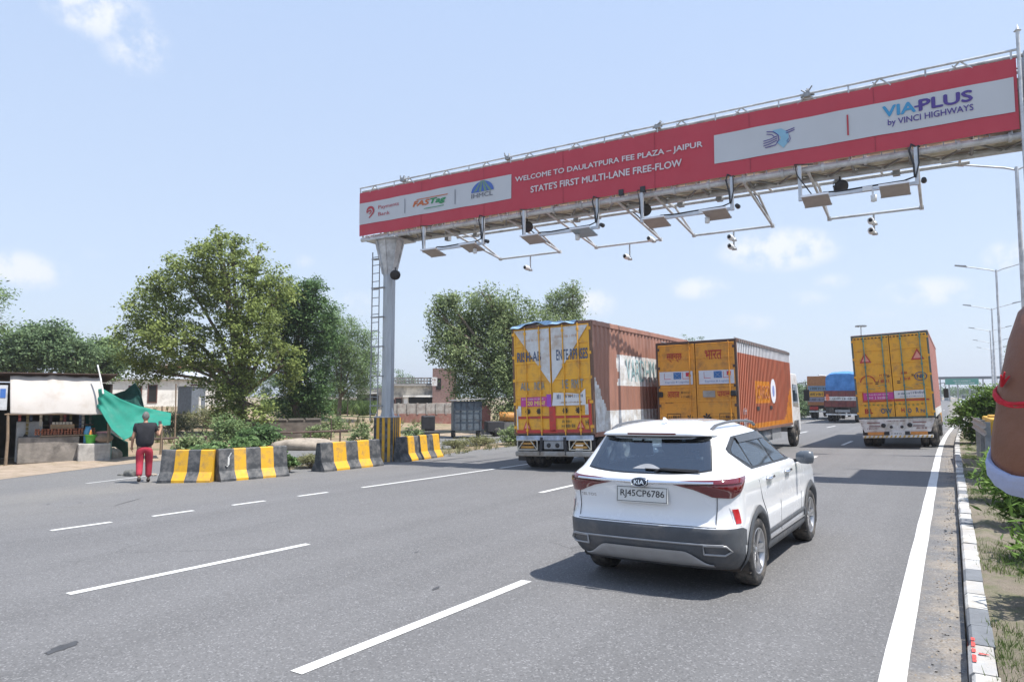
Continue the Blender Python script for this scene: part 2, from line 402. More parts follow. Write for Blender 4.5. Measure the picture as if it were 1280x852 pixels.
b = MB()
n = 60
mark(b, [(-.40 + bend(y) + .004 * math.sin(y * 3), y) for y in [-6 + 1.2 * i for i in range(60)] + [70, 80, 100, 130, 180, 260, 400]], .16)
kind(b.build('kerb_side_line', PAINT), 'structure')
b = MB()
for a, c, x0, x1 in [(9.6, 11.9, -18.75, -19.2), (12.4, 14.2, -19.3, -19.6), (20, 24, -20.3, -20.6), (26.5, 31.5, -20.8, -21.5), (33, 38, -21.6, -22)]:
    mark(b, [(x0, a), (x1, c)], .13)
for a, c, x0, x1 in [(15, 60, -24.2, -24.2), (16, 45, -18.9, -18.95)]:
    n = 14; mark(b, [(x0, a + (c - a) * i / n) for i in range(n + 1)], .12)
kind(b.build('service_road_marking', PAINT_OLD), 'structure')
# a dark bitumen patch and crack seals on the near lane
b = MB()
def blob(cx, cy, rx, ry, rot, seed):
    rnd = random.Random(seed); n = 22; vs = []
    for i in range(n):
        t = 2 * math.pi * i / n; r = 1 + rnd.uniform(-.22, .22); x, y = rx * r * math.cos(t), ry * r * math.sin(t)
        X, Y = cx + x * math.cos(rot) - y * math.sin(rot), cy + x * math.sin(rot) + y * math.cos(rot); vs.append((X, Y, .02 * X + .004))
    b.add(vs, [tuple(range(n))])
p = at(78, 809, 1); t = CAM_H / (CAM_H - p.z + .02 * p.x); p = Vector((0, 0, CAM_H)) + (p - Vector((0, 0, CAM_H))) * t
blob(p.x, p.y, .06, .145, .35, 1)
for i, (px, py) in enumerate([(520, 690), (545, 735), (60, 630), (160, 627), (100, 628)]):
    q = at(px, py, 1); t = CAM_H / (CAM_H - q.z + .02 * q.x); q = Vector((0, 0, CAM_H)) + (q - Vector((0, 0, CAM_H))) * t
    blob(q.x, q.y, .015 + .008 * (i % 3), .04 + .04 * (i % 2) + (.5 if i == 3 else 0), .2 * (i % 4), i + 5)
kind(b.build('bitumen_patch', mat('bitumen', (.055, .056, .06), .7, var=.2)), 'structure')

# kerb of painted precast stones
KW = mat('kerb_white', (.54, .54, .52), .8, var=.1, scale=5, bump=.4, bscale=30, dirt=(.28, .25, .21), dirt_amt=.42, dscale=4)
KD = mat('kerb_fresh_grey', (.15, .16, .175), .85, var=.2, scale=5, bump=.4, bscale=30)
KB = mat('kerb_dark', (.36, .36, .36), .85, var=.2, scale=5, bump=.4, bscale=30, dirt=(.38, .35, .31), dirt_amt=.4, dscale=4)
KR = mat('kerb_red_mark', (.55, .07, .06), .8, var=.25, scale=12)
b = MB(); y = -6.; i = 0; rnd = random.Random(3)
while y < 170:
    L = .5 if y > 5.5 else .6
    jx, jz = rnd.uniform(-.008, .008), rnd.uniform(-.006, .006)
    a = y + .006; c = y + L - .006; x0, x1 = bend(y), bend(y + L); hh = .125 + jz
    prof = [(.03, -.05), (.035, hh - .02), (.055, hh), (.185, hh), (.19, -.05)]
    vs = [(u + x0 + jx, a, w) for u, w in prof] + [(u + x1 + jx, c, w) for u, w in prof]
    b.add(vs, [(k, k + 1, k + 6, k + 5) for k in range(4)] + [(0, 1, 2, 3, 4), (9, 8, 7, 6, 5)], 2 if (i % 7 == 3 or abs(y - 6.2) < .3) else i % 2)
    y += L; i += 1
kb = b.build('kerb', [KW, KB, KD]); kind(kb, 'structure')
b = MB()
for k, (yy, r) in enumerate([(5.70, .05), (5.84, .045), (5.98, .06), (6.1, .04), (5.62, .03)]):
    b.add([(.0285, yy - r * 1.2, .03), (.0285, yy + r * 1.2, .03), (.0325, yy + r * 1.1, .10), (.0325, yy - r * 1.1, .10)], [(0, 1, 2, 3)])
    b.add([(.052, yy - r, .1305), (.052, yy + r, .1305), (.075, yy + r * .8, .1305), (.075, yy - r * .8, .1305)], [(0, 1, 2, 3)])
for k, yy in enumerate([5.78]):
    b.add([(.09, yy - .015, .1315), (.15, yy - .004, .1315), (.15, yy + .008, .1315), (.09, yy + .02, .1315)], [(0, 1, 2, 3)])
kind(b.build('kerb_paint_mark', KR), 'structure')
# raised median
ysm = [-20, -5, 0] + [1.5 * i + 1 for i in range(60)] + [100, 130, 170, 300, 600]
rnd = random.Random(9)
b = MB(); offs = [.187, .32, .5, .75, 1.1, 1.6, 2.2, 3.0, 3.95]
zz = {}
vs = [(o + bend(y), y, .105 + (rnd.uniform(-.015, .045) if .2 < o < 3.9 else 0)) for y in ysm for o in offs]; w = len(offs)
b.add(vs, [(j * w + i, j * w + i + 1, (j + 1) * w + i + 1, (j + 1) * w + i) for j in range(len(ysm) - 1) for i in range(w - 1)], 0, True)
kind(b.build('median', MEDIAN), 'structure')
# hills far behind the fields
HILL = mat('far_hill', (.16, .20, .21), .95, var=.15, scale=.01)
b = MB(); prof = [(560, 463, 900), (520, 476, 900), (585, 459, 900), (640, 470, 900), (700, 480, 900)]
def hill(px0, px1, top, dist, seed):
    rnd = random.Random(seed); n = 24; vs = []
    for i in range(n + 1):
        px = px0 + (px1 - px0) * i / n; e = math.sin(math.pi * i / n) ** .8; py = 494 - (494 - top) * e * (1 + .08 * math.sin(i * 1.7 + seed))
        d = (fwd + rg2 * ((px - 640) / FPX) - up2 * ((py - 426) / FPX)); h = dist / math.hypot(d.x, d.y)
        t = Vector((0, 0, CAM_H)) + d * h; q = Vector((t.x, t.y, 0)).normalized()
        vs += [(t.x - q.x * 150, t.y - q.y * 150, -2), tuple(t), (t.x + q.x * 150, t.y + q.y * 150, -2)]
    b.add(vs, [(3 * i + k, 3 * i + k + 1, 3 * i + k + 4, 3 * i + k + 3) for i in range(n) for k in (0, 1)], 0, True)
hill(480, 760, 462, 1500, 1); hill(960, 1130, 484, 1900, 4)
kind(b.build('hills', HILL), 'structure')
# ================================================================== COMMON PAINTS
RUBBER = mat('rubber', (.025, .025, .027), .8, var=.3, scale=9, dirt=(.16, .14, .12), dirt_amt=.3, dscale=6)
STEEL = mat('galvanised_steel', (.56, .58, .60), .45, .25, var=.14, scale=7, dirt=(.33, .34, .35), dirt_amt=.3)
STEEL_D = mat('dull_steel', (.30, .31, .32), .6, .4, var=.2, scale=7)
BLACK = mat('black_plastic', (.022, .022, .025), .5, var=.2)
DARK = mat('dark_underbody', (.03, .029, .028), .85, var=.4, scale=8, dirt=(.11, .09, .075), dirt_amt=.4)
CHROME = mat('chrome', (.80, .81, .83), .12, 1., var=0)
def clear_glass():
    m = bpy.data.materials.new('car_glass'); m.use_nodes = True; n, l = m.node_tree.nodes, m.node_tree.links; n.clear()
    t = n.new('ShaderNodeBsdfTransparent'); t.inputs['Color'].default_value = (.62, .72, .78, 1); g = n.new('ShaderNodeBsdfGlossy'); g.inputs['Roughness'].default_value = .03; g.inputs['Color'].default_value = (.9, .95, 1, 1)
    f = n.new('ShaderNodeFresnel'); f.inputs['IOR'].default_value = 2.5; mx = n.new('ShaderNodeMixShader'); o = n.new('ShaderNodeOutputMaterial')
    l.new(f.outputs[0], mx.inputs[0]); l.new(t.outputs[0], mx.inputs[1]); l.new(g.outputs[0], mx.inputs[2]); l.new(mx.outputs[0], o.inputs['Surface']); return m
CARGLASS = clear_glass()
GLASS = mat('tinted_glass', (.026, .046, .066), .04, 0., var=0, spec=.9)
WHITEP = mat('white_truck_paint', (.70, .71, .71), .45, var=.06, scale=4, dirt=(.36, .32, .27), dirt_amt=.35)
YEL = mat('yellow_ochre_paint', (.80, .41, .035), .5, var=.08, scale=3, dirt=(.40, .20, .06), dirt_amt=.28, dscale=3)
ORA = mat('orange_ochre_paint', (.74, .325, .04), .5, var=.08, scale=3, dirt=(.36, .16, .05), dirt_amt=.28, dscale=3)
RED = mat('red_paint', (.50, .045, .035), .5, var=.12, dirt=(.2, .06, .05), dirt_amt=.25)
NAVY = mat('slate_blue_lettering', (.07, .10, .17), .6, var=.2)
GREYB = mat('faded_grey_blue_lettering', (.22, .26, .27), .6, var=.25)
BROWN = mat('brown_container_paint', (.33, .165, .12), .55, var=.1, scale=3, dirt=(.22, .115, .085), dirt_amt=.26, stretch=(1, 1, .25))
ORED = mat('orange_red_container_paint', (.46, .155, .09), .55, var=.1, scale=3, dirt=(.32, .13, .085), dirt_amt=.26, stretch=(1, 1, .25))
DRED = mat('maroon_paint', (.20, .045, .04), .6, var=.15, dirt=(.1, .05, .04), dirt_amt=.35)
MAGENTA = mat('magenta_sticker', (.48, .05, .26), .4, var=.08)
REFL = mat('reflector_orange_red', (.75, .15, .06), .3, var=.15, scale=12)
BLUEP = mat('blue_paint', (.05, .15, .45), .5, var=.12)
GREENB = mat('teal_green_rods', (.07, .22, .20), .5, var=.3, scale=12)
LAMP_RED = mat('red_lamp_plastic', (.115, .004, .009), .06, var=.1, spec=.8, coat=.6)

# ================================================================== THE WHITE CAR
CARW = mat('white_car_paint', (.74, .75, .77), .22, var=.015, scale=2, coat=1.0)
CLAD = mat('grey_cladding', (.068, .074, .084), .5, var=.12, scale=8, dirt=(.13, .12, .115), dirt_amt=.25)
CLADB = mat('black_trim', (.018, .019, .021), .35, var=.1)
SKID = mat('silver_skid_plate', (.33, .33, .335), .45, .3, var=.08)
def build_car(loc, rz, label):
    T = thing('suv_car', label, 'car', loc, rz)
    def lerp(tab, z):
        if z <= tab[0][0]: return tab[0][1]
        for (a, va), (c, vc) in zip(tab, tab[1:]):
            if z <= c:
                t = (z - a) / (c - a); return va + (vc - va) * t
        return tab[-1][1]
    YR = [(.22, -.66), (.28, -.76), (.40, -.845), (.50, -.862), (.575, -.865), (.60, -.85), (.64, -.815), (.70, -.800), (.78, -.798), (.86, -.815), (.93, -.835), (.985, -.835), (1.02, -.80), (1.06, -.745), (1.10, -.70), (1.30, -.55), (1.42, -.465), (1.44, -.53), (1.475, -.535), (1.49, -.50)]
    YF = [(.22, 3.30), (.4, 3.42), (.7, 3.44), (.82, 3.40), (.90, 3.28), (.95, 2.95), (1.0, 2.45), (1.05, 2.18), (1.10, 2.05), (1.30, 1.72), (1.42, 1.52), (1.46, 1.44), (1.49, 1.36)]
    W = [(.22, .80), (.30, .86), (.40, .888), (.60, .895), (.80, .893), (.92, .895), (.985, .885), (1.02, .868), (1.06, .835), (1.10, .805), (1.30, .70), (1.42, .635), (1.455, .605), (1.49, .56)]
    RC = [(.22, .30), (.60, .34), (.80, .36), (1.0, .36), (1.1, .30), (1.42, .26), (1.5, .22)]      # corner depth (x)
    RY = [(.22, .30), (.60, .30), (.80, .32), (1.0, .34), (1.1, .26), (1.42, .20), (1.5, .2)]
    BOW = .055
    def dims(z): return lerp(YR, z), lerp(YF, z), lerp(W, z), lerp(RC, z), lerp(RY, z)
    def half(z, n=None):
        yr, yf, w, rc, ry = dims(z); pts = []
        for i in range(14): x = (w - rc) * i / 14; pts.append((x, yr + BOW * (x / w) ** 2))
        y0 = yr + BOW * ((w - rc) / w) ** 2
        for i in range(12):
            t = math.pi / 2 * i / 12; ct = math.cos(t) ** .9; pts.append((w - rc + rc * math.sin(t) ** .9, y0 + ry - ry * ct))
        fy, frc = .55, .45
        ya, yb = y0 + ry, max(y0 + ry + .3, yf - fy)
        for i in range(60):
            y = ya + (yb - ya) * i / 60; s = (y - 1.2) / 2.3
            pts.append((w * (1 - .0 * s * s), y))
        for i in range(12):
            t = math.pi / 2 * i / 12; pts.append((w - frc + frc * math.cos(t), yb + (yf - .12 - yb) * math.sin(t)))
        for i in range(9): x = (w - frc) * (1 - i / 8); pts.append((x, yf - .12 + .12 * (1 - (x / max(.01, w - frc)) ** 2)))
        return pts
    def P_x(x, z, off=0.):                      # point on the tail at lateral x
        s = 1 if x >= 0 else -1; h = half(z); ax = abs(x)
        for (a, ya), (c, yc) in zip(h, h[1:]):
            if a <= ax <= c and c > a: y = ya + (yc - ya) * (ax - a) / (c - a); return Vector((x, y - off, z))
        return Vector((x, h[26][1] - off, z))
    def P_a(a, z, off=0.):                      # point at arc length a along the body from the tail's middle
        s = 1 if a >= 0 else -1; a = abs(a); h = half(z); acc = 0
        for p, q in zip(h, h[1:]):
            d = math.hypot(q[0] - p[0], q[1] - p[1])
            if acc + d >= a:
                t = (a - acc) / d; nx, ny = (q[1] - p[1]) / d, -(q[0] - p[0]) / d
                return Vector((s * (p[0] + (q[0] - p[0]) * t + nx * off), p[1] + (q[1] - p[1]) * t + ny * off, z))
            acc += d
        return Vector((0, h[-1][1], z))
    def P_y(y, z, off=0., s=1):                 # point on the flank at station y
        h = half(z)
        for p, q in zip(h[14:], h[15:]):
            if p[1] <= y <= q[1]: 
                t = (y - p[1]) / (q[1] - p[1]); return Vector((s * (p[0] + (q[0] - p[0]) * t + off), y, z))
        return Vector((s * (dims(z)[2] + off), y, z))
    AX = [(0, .335), (2.61, .335)]
    def in_rear(p):
        if p[1] > .1 or not 1.06 < p[2] < 1.425: return False
        v = (p[2] - 1.055) / .372; return abs(p[0]) < .655 - .07 * v - (.02 if p[2] < 1.09 else 0)
    def tri_l(tab, x):
        for (a, va), (c, vc) in zip(tab, tab[1:]):
            if a <= x <= c: return va + (vc - va) * (x - a) / (c - a)
        return None
    def in_side(p):
        lo = tri_l([(-.34, 1.275), (.02, 1.075), (2.06, 1.055)], p[1]); hi = tri_l([(-.34, 1.29), (0, 1.405), (1.46, 1.435), (2.06, 1.06)], p[1])
        return abs(p[0]) > .45 and lo is not None and hi is not None and lo < p[2] < hi
    def in_front(p): return p[1] > 1.3 and 1.09 < p[2] < 1.42 and abs(p[0]) < .60 - .1 * (p[2] - 1.09)
    zs = [.22, .25, .28, .32, .36, .40, .45, .50, .545, .575, .59, .60, .62, .64, .67, .70, .74, .78, .82, .86, .895, .93, .96, .985, 1.0, 1.02, 1.04, 1.06, 1.08, 1.10, 1.14, 1.18, 1.22, 1.26, 1.30, 1.34, 1.38, 1.405, 1.42, 1.43, 1.44, 1.455, 1.475, 1.49]
    rings = [half(z) for z in zs]; n = len(rings[0])
    vs, fs, ms = [], [], []
    for z, h in zip(zs, rings):
        for x, y in h: vs.append((x, y, z))
        for x, y in h[1:-1][::-1]: vs.append((-x, y, z))
    N_ = 2 * n - 2
    def arch(y, z): return any((y - a) ** 2 + (z - b_) ** 2 < .385 ** 2 for a, b_ in AX)
    for i in range(len(zs) - 1):
        for j in range(N_):
            q = (i * N_ + j, i * N_ + (j + 1) % N_, (i + 1) * N_ + (j + 1) % N_, (i + 1) * N_ + j)
            c = [sum(vs[k][t] for k in q) / 4 for t in range(3)]
            if abs(c[0]) > .6 and arch(c[1], c[2]): continue
            if all(in_rear(vs[k]) for k in q) or all(in_side(vs[k]) for k in q) or all(in_front(vs[k]) for k in q): continue
            low = c[2] < (.585 if c[1] < -.45 and abs(c[0]) < 2 else .36)
            fs.append(q); ms.append(1 if low else 0)
    # roof dome
    top = (len(zs) - 1) * N_; last = top; cy = .50
    steps = [.97, .92, .84, .72, .55, .35, .15]
    for s in steps:
        base = len(vs)
        for j in range(N_):
            x, y, z = vs[top + j]; zz = 1.49 + .125 * (1 - s ** 2.4) 
            vs.append((x * (s ** .75), cy + (y - cy) * s, zz))
        for j in range(N_): fs.append((last + j, last + (j + 1) % N_, base + (j + 1) % N_, base + j)); ms.append(0)
        last = base
    vs.append((0, cy, 1.616)); ci = len(vs) - 1
    for j in range(N_): fs.append((last + j, last + (j + 1) % N_, ci)); ms.append(0)
    # floor
    b0 = len(vs); vs.append((0, 1.3, .22))
    for j in range(N_): fs.append(((j + 1) % N_, j, b0)); ms.append(2)
    bd = MB(); bd.v = vs; bd.f = fs; bd.m = ms; bd.sm = [True] * len(fs)
    body = bd.build('body', [CARW, CLAD, DARK], T)
    LINING = mat('cabin_lining', (.17, .17, .175), .9, var=.1); SEAT = mat('seat_cloth', (.085, .085, .09), .85, var=.2)
    lb = MB(); keep = [f for f in fs if min(vs[i][2] for i in f) > .55]; lb.v = [(x * .955, 1.25 + (y - 1.25) * .968, z - .022) for x, y, z in vs]; lb.f = keep; lb.m = [0] * len(keep); lb.sm = [True] * len(keep); lb.build('cabin_lining', LINING, T)
    b = MB(); b.box(-.70, .70, -.45, 2.2, .50, .56); b.prism([(1.75, .56), (2.15, .56), (2.15, 1.02), (1.95, 1.06), (1.75, .95)], -.70, .70, 'yz'); b.box(-.66, .66, -.55, .06, .561, .92); b.build('cabin_floor', LINING, T)
    def seat(xc, y, w):
        b = MB(); b.prism([(y, .56), (y + .5, .56), (y + .52, .70), (y + .08, .72), (y - .10, 1.14), (y - .22, 1.12), (y - .06, .6)], xc - w / 2, xc + w / 2, 'yz'); bevel(b.build('seat', SEAT, T), .04, 2)
        for hx in ((xc,) if w < .8 else (xc - .40, xc, xc + .40)): b = MB(); b.prism([(y - .26, 1.17), (y - .15, 1.17), (y - .18, 1.335), (y - .26, 1.325)], hx - .12, hx + .12, 'yz'); b.box(hx - .04, hx + .04, y - .205, y - .19, 1.1, 1.171); bevel(b.build('headrest', SEAT, T), .03, 2)
    seat(0, .34, 1.25); seat(-.37, 1.22, .52); seat(.37, 1.22, .52)
    b = MB(); t_ = [2 * math.pi * i / 24 for i in range(25)]; b.path([(.37 + .18 * math.cos(t), 1.66 + .05 * math.sin(t), 1.0 + .17 * math.sin(t)) for t in t_], .016, 6); b.build('steering_wheel', BLACK, T)
    def patch(name, fn, nu, nv, m, parent=T, hole=None):
        b = MB(); b.grid(fn, nu, nv)
        if hole:
            kp = [i for i, f in enumerate(b.f) if not hole([b.v[k] for k in f], i % nu, i // nu)]; b.f = [b.f[i] for i in kp]; b.m = [0] * len(kp); b.sm = [True] * len(kp)
        o = b.build(name, m, parent, fix=False); return o
    def poly_lerp(tab, t):
        for (a, va), (c, vc) in zip(tab, tab[1:]):
            if t <= c: return va + (vc - va) * (t - a) / (c - a)
        return tab[-1][1]
    # dark wheel wells
    b = MB()
    for a, zc in AX:
        for s in (-1, 1):
            ring = [(a + .40 * math.cos(t), zc + .40 * math.sin(t)) for t in [math.pi * (-.25 + 1.5 * i / 20) for i in range(21)]]
            vs2 = [(s * .885, y, max(z, .18)) for y, z in ring] + [(s * .55, y, max(z, .18)) for y, z in ring]
            b.add(vs2, [(i, i + 1, 22 + i, 21 + i) for i in range(20)], 0, True)
            b.add([(s * .55, a - .40, .18), (s * .55, a + .40, .18), (s * .55, a + .40, .73), (s * .55, a - .40, .73)], [(0, 1, 2, 3)]); b.build('wheel_well', DARK, T); b.__init__()
    # arch flares
    for a, zc in AX:
        for s in (-1, 1):
            def fl(u, v, a=a, zc=zc, s=s):
                t = math.pi * (-.10 + 1.20 * u); r = .355 + .085 * v; y, z = a + r * math.cos(t), max(.20, zc + r * math.sin(t))
                p = P_y(y, z, .012 + .012 * math.sin(math.pi * min(1, v * 1.0)), s)
                h = half(z)
                if y < h[26][1]:
                    for p0, p1 in zip(h[13:27], h[14:28]):
                        if p0[1] <= y <= p1[1]: p = Vector((s * (p0[0] + (p1[0] - p0[0]) * (y - p0[1]) / (p1[1] - p0[1]) + .016), y, z))
                if v == 0: p.x -= s * .05
                return p
            patch('wheel_arch', fl, 40, 5, CLAD)
    # sills and door mouldings
    for s in (-1, 1):
        patch('side_sill', lambda u, v, s=s: P_y(.40 + 1.82 * u, .235 + .125 * v, .012 + .012 * math.sin(math.pi * v), s), 12, 4, CLAD)
        o = patch('door_moulding', lambda u, v, s=s: P_y(.42 + 1.76 * u, .43 + .055 * v + .02 * u, .006 + .012 * math.sin(math.pi * v), s), 12, 4, CLAD)
        patch('sill_trim', lambda u, v, s=s: P_y(.46 + 1.7 * u, .375 + .022 * v, .014 + .004 * math.sin(math.pi * v), s), 12, 3, SKID)
    # glass: tail, sides, windscreen
    def rear_glass(u, v, o=.006, e=0.):
        z = 1.055 - e + (.372 + 2 * e) * v; k = 2 * u - 1
        hw = (.645 + e) + (.575 - .645) * v
        z += .05 * (abs(k) ** 3) * (1 - v) * 1.0 + (-.02 * abs(k) ** 6 * v)
        return P_a(k * hw, z, o)
    patch('tail_glass_surround', lambda u, v: rear_glass(u, v, .004, .014), 60, 40, CLADB, hole=lambda q, i, j: 3 < i < 56 and 3 < j < 36)
    rg = patch('rear_window', lambda u, v: rear_glass(u, v, .008), 40, 20, CARGLASS)
    def dlo(tabb, tabt, o, s): return lambda u, v: P_y(poly_lerp(tabb[0], u) * (1 - v) + poly_lerp(tabt[0], u) * v, poly_lerp(tabb[1], u) * (1 - v) + poly_lerp(tabt[1], u) * v, o, s)
    WINS = (('quarter_window', ([(0, -.28), (1, .10)], [(0, 1.245), (1, 1.095)]), ([(0, -.24), (1, .06)], [(0, 1.285), (1, 1.375)])),
            ('rear_door_window', ([(0, .145), (1, .91)], [(0, 1.085), (1, 1.075)]), ([(0, .115), (1, .845)], [(0, 1.385), (1, 1.418)])),
            ('front_door_window', ([(0, .99), (1, 1.93)], [(0, 1.075), (1, 1.075)]), ([(0, .915), (1, 1.42)], [(0, 1.418), (1, 1.418)])))
    def inside_win(q, i, j):
        y, z = sum(p[1] for p in q) / 4, sum(p[2] for p in q) / 4
        for nm, B_, T_ in WINS:
            P = [(B_[0][0][1], B_[1][0][1]), (B_[0][1][1], B_[1][1][1]), (T_[0][1][1], T_[1][1][1]), (T_[0][0][1], T_[1][0][1])]
            if all((P[(k + 1) % 4][0] - P[k][0]) * (z - P[k][1]) - (P[(k + 1) % 4][1] - P[k][1]) * (y - P[k][0]) > .004 for k in range(4)): return True
        return False
    for s in (-1, 1):
        patch('window_surround', dlo(([(0, -.36), (.15, .02), (1, 2.06)], [(0, 1.26), (.15, 1.075), (1, 1.055)]), ([(0, -.36), (.15, .0), (1, 1.46)], [(0, 1.30), (.15, 1.405), (1, 1.435)]), .004, s), 150, 30, CLADB, hole=inside_win)
        for nm, B_, T_ in WINS: patch(nm, dlo(B_, T_, .0075, s), 16, 8, CARGLASS)
        # rain visors
        patch('rain_visor', dlo(([(0, .10), (1, 1.53)], [(0, 1.335), (1, 1.345)]), ([(0, .085), (1, 1.44)], [(0, 1.40), (1, 1.432)]), .022, s), 20, 3, mat('smoked_visor', (.035, .037, .042), .15, var=0))
        patch('belt_trim', dlo(([(0, .02), (1, 2.05)], [(0, 1.066), (1, 1.05)]), ([(0, .02), (1, 2.05)], [(0, 1.078), (1, 1.062)]), .010, s), 20, 2, CLADB)
    patch('windscreen', lambda u, v: Vector(((2 * u - 1) * (.70 - .14 * v), 2.06 - .60 * v - .1 * (2 * u - 1) ** 2 + .03, 1.08 + .37 * v)), 12, 6, CARGLASS)
    # tail lamps, garnish and badge
    topz = [(0, .975), (.22, .995), (.35, 1.0), (.75, 1.016), (.9, 1.026), (1, 1.028)]; botz = [(0, .955), (.25, .905), (.45, .838), (.66, .828), (.80, .875), (1, 1.01)]
    for s in (-1, 1):
        def tl(u, v, s=s, o=.012): 
            z0, z1 = poly_lerp(botz, u), poly_lerp(topz, u); return P_a(s * (.30 + .86 * u), z0 + (z1 - z0) * v, o + .012 * math.sin(math.pi * v) * math.sin(math.pi * u) ** .3)
        t_ = patch('tail_lamp', tl, 36, 8, LAMP_RED)
        patch('lamp_trim', lambda u, v, s=s: P_a(s * (.44 + .56 * u), poly_lerp(topz, .1 + .7 * u) - .045 + .012 * v - .012 * u, .0265), 20, 2, mat('dark_red_trim', (.05, .004, .006), .2, var=0), t_)
        patch('rear_reflector', lambda u, v, s=s: P_a(s * (.855 + .075 * u + .05 * (1 - v)), .625 + .115 * v, .010), 6, 6, mat('reflector_red', (.42, .02, .025), .2, var=.1))
        patch('reflector_recess', lambda u, v, s=s: P_a(s * (.835 + .125 * u + .055 * (1 - v)), .605 + .155 * v, .004), 6, 6, CARW)
    patch('chrome_garnish', lambda u, v: P_a((2 * u - 1) * .70, .943 + (.036 - .012 * abs(2 * u - 1)) * v + .022 * abs(2 * u - 1), .030 + .012 * math.sin(math.pi * v)), 40, 6, CHROME)
    b = MB(); b.lathe([(0, .001), (.012, .001), (.015, .5), (.004, 1.0), (-.02, 1.04)][::-1], 32, 'y'); 
    b.v = [(x * .085, y - 0, z * .045) for x, y, z in b.v]
    bo = b.build('badge', mat('badge_dark', (.05, .06, .08), .15, .6, var=0), T); bp = P_x(0, .965, .040); bo.location = bp; bo.rotation_euler = (R(-8), 0, 0); bo.scale = (1, -1, 1)
    b = MB(); text_on(b, 'KIA', -.052, .052, -.021, .021, -.018, bold=.012); lo = b.build('lettering', CHROME, bo); lo.scale = (1, -1, 1)
    b = MB(); text_on(b, 'KIA', -.052, .052, -.021, .021, 0, bold=.012)
    b.lathe([(.0, .93), (-.004, .97), (.0, 1.02)], 32, 'y'); nv = len(b.v); k0 = nv - 96
    b.v = [(x * .085, y, z * .045) if i >= k0 else (x, y, z) for i, (x, y, z) in enumerate(b.v)]
    bpy.data.objects.remove(lo)
    lo = b.build('lettering', CHROME, T); lo.location = P_x(0, .965, .062); lo.rotation_euler = (R(-8), 0, 0)
    b = MB(); text_on(b, 'SELTOS', -.70, -.52, .795, .82, 0, bold=.01)
    b.v = [tuple(P_x(x, z, .004)) for x, y, z in b.v]; b.build('model_lettering', CHROME, T)
    # number plate
    b = MB(); b.box(-.27, .27, -.016, 0, -.082, .082); pl = bevel(b.build('number_plate', mat('plate_white', (.62, .62, .60), .4, var=.04), T), .006)
    pl.location = P_x(0, .835, .014); pl.rotation_euler = (R(-5), 0, 0)
    b = MB(); b.box(-.262, .262, -.0175, -.0165, .066, .071); b.box(-.262, .262, -.0175, -.0165, -.071, -.066); b.box(-.262, -.257, -.0175, -.0165, -.066, .066); b.box(.257, .262, -.0175, -.0165, -.066, .066)
    text_on(b, 'RJ45CP6786', -.225, .235, -.040, .042, -.0182, bold=.006)
    b.build('plate_lettering', BLACK, pl)
    # tailgate shut lines, handle recess, bumper trim
    b = MB()
    def groove(pts, w=.006, o=.0035):
        pp = [Vector(p) for p in pts]
        for p, q in zip(pp, pp[1:]):
            b.bar(p, q, w, .004)
        b.build('shut_line', mat('gap_dark', (.03, .03, .032), .8, var=0), T); b.__init__()
    for s in (-1, 1):
        groove([P_a(s * a, z, .001) for a, z in ((.715, .62), (.718, .72), (.73, .86))])
        groove([P_y(y, z, .0005, s) for y, z in ((.98, .40), (.985, .7), (.975, 1.05))], .007)
        groove([P_y(y, z, .0005, s) for y, z in ((2.02, .44), (2.06, .7), (2.05, 1.04))], .007)
        groove([P_y(y, z, .0005, s) for y, z in ((.43, .52), (.36, .66), (.20, .80), (.10, .95), (.07, 1.06))], .007)
    groove([P_a(a, .602, .002) for a in [-.72 + .072 * i for i in range(21)]], .007)
    pass
    patch('bumper_trim', lambda u, v: P_a((2 * u - 1) * .78, .455 + .016 * v, .010 + .006 * math.sin(math.pi * v)), 40, 3, SKID)
    def skid(u, v):
        k = 2 * u - 1; zt = .40 - .115 * sstep(.60, .98, abs(k)); zb = .255 + .0 * abs(k); return P_a(k * .66, zb + (zt - zb) * v, .016 + .014 * math.sin(math.pi * v) ** .5)
    patch('skid_plate', skid, 40, 8, SKID)
    for s in (-1, 1):
        b = MB(); ring = [(.60, .385), (.78, .380), (.855, .415), (.80, .455), (.60, .458)]
        pts = [P_a(s * a, z, .016) for a, z in ring]; b.path([*pts, pts[0]], .010, 6); b.build('exhaust_garnish', SKID, T)
    # spoiler end, stop lamp, wiper
    patch('spoiler', lambda u, v: P_a((2 * u - 1) * .60, 1.437 + .042 * v, .018 - .012 * v), 24, 4, CARW)
    patch('high_stop_lamp', lambda u, v: P_a((2 * u - 1) * .26, 1.452 + .020 * v, .024), 16, 2, LAMP_RED)
    b = MB(); p0 = P_a(.12, 1.075, .02); b.path([p0, P_a(.17, 1.10, .03), P_a(.54, 1.092, .03)], .011, 6); b.path([P_a(.0, 1.094, .024), P_a(.30, 1.086, .026), P_a(.56, 1.078, .026)], .009, 6)
    b.tube(p0, P_a(.12, 1.075, -.02), .022); b.build('wiper', BLACK, T)
    # roof rails and fin
    for s in (-1, 1):
        b = MB(); pts = []
        for i in range(13):
            t = i / 12; y = -.30 + 1.62 * t; zz = 1.505 + .075 * math.sin(math.pi * min(1, max(0, t * .9 + .05))) ** .7
            pts.append((s * (.545 + .01 * math.sin(math.pi * t)), y, zz - (.03 if i in (0, 12) else 0)))
        b.path(pts, .019, 8); b.build('roof_rail', mat('rail_grey', (.16, .165, .175), .35, .5, var=.05), T)
        # mirror
        b = MB(); b.lathe([(-.11, .001), (-.10, .055), (-.05, .085), (.03, .09), (.09, .075), (.105, .001)], 20, 'x')
        b.v = [(x, y * .55, z * .9) for x, y, z in b.v]
        m_ = b.build('side_mirror', mat('mirror_grey', (.10, .115, .135), .25, var=.05), T); m_.location = (s * 1.0, 1.86, 1.135)
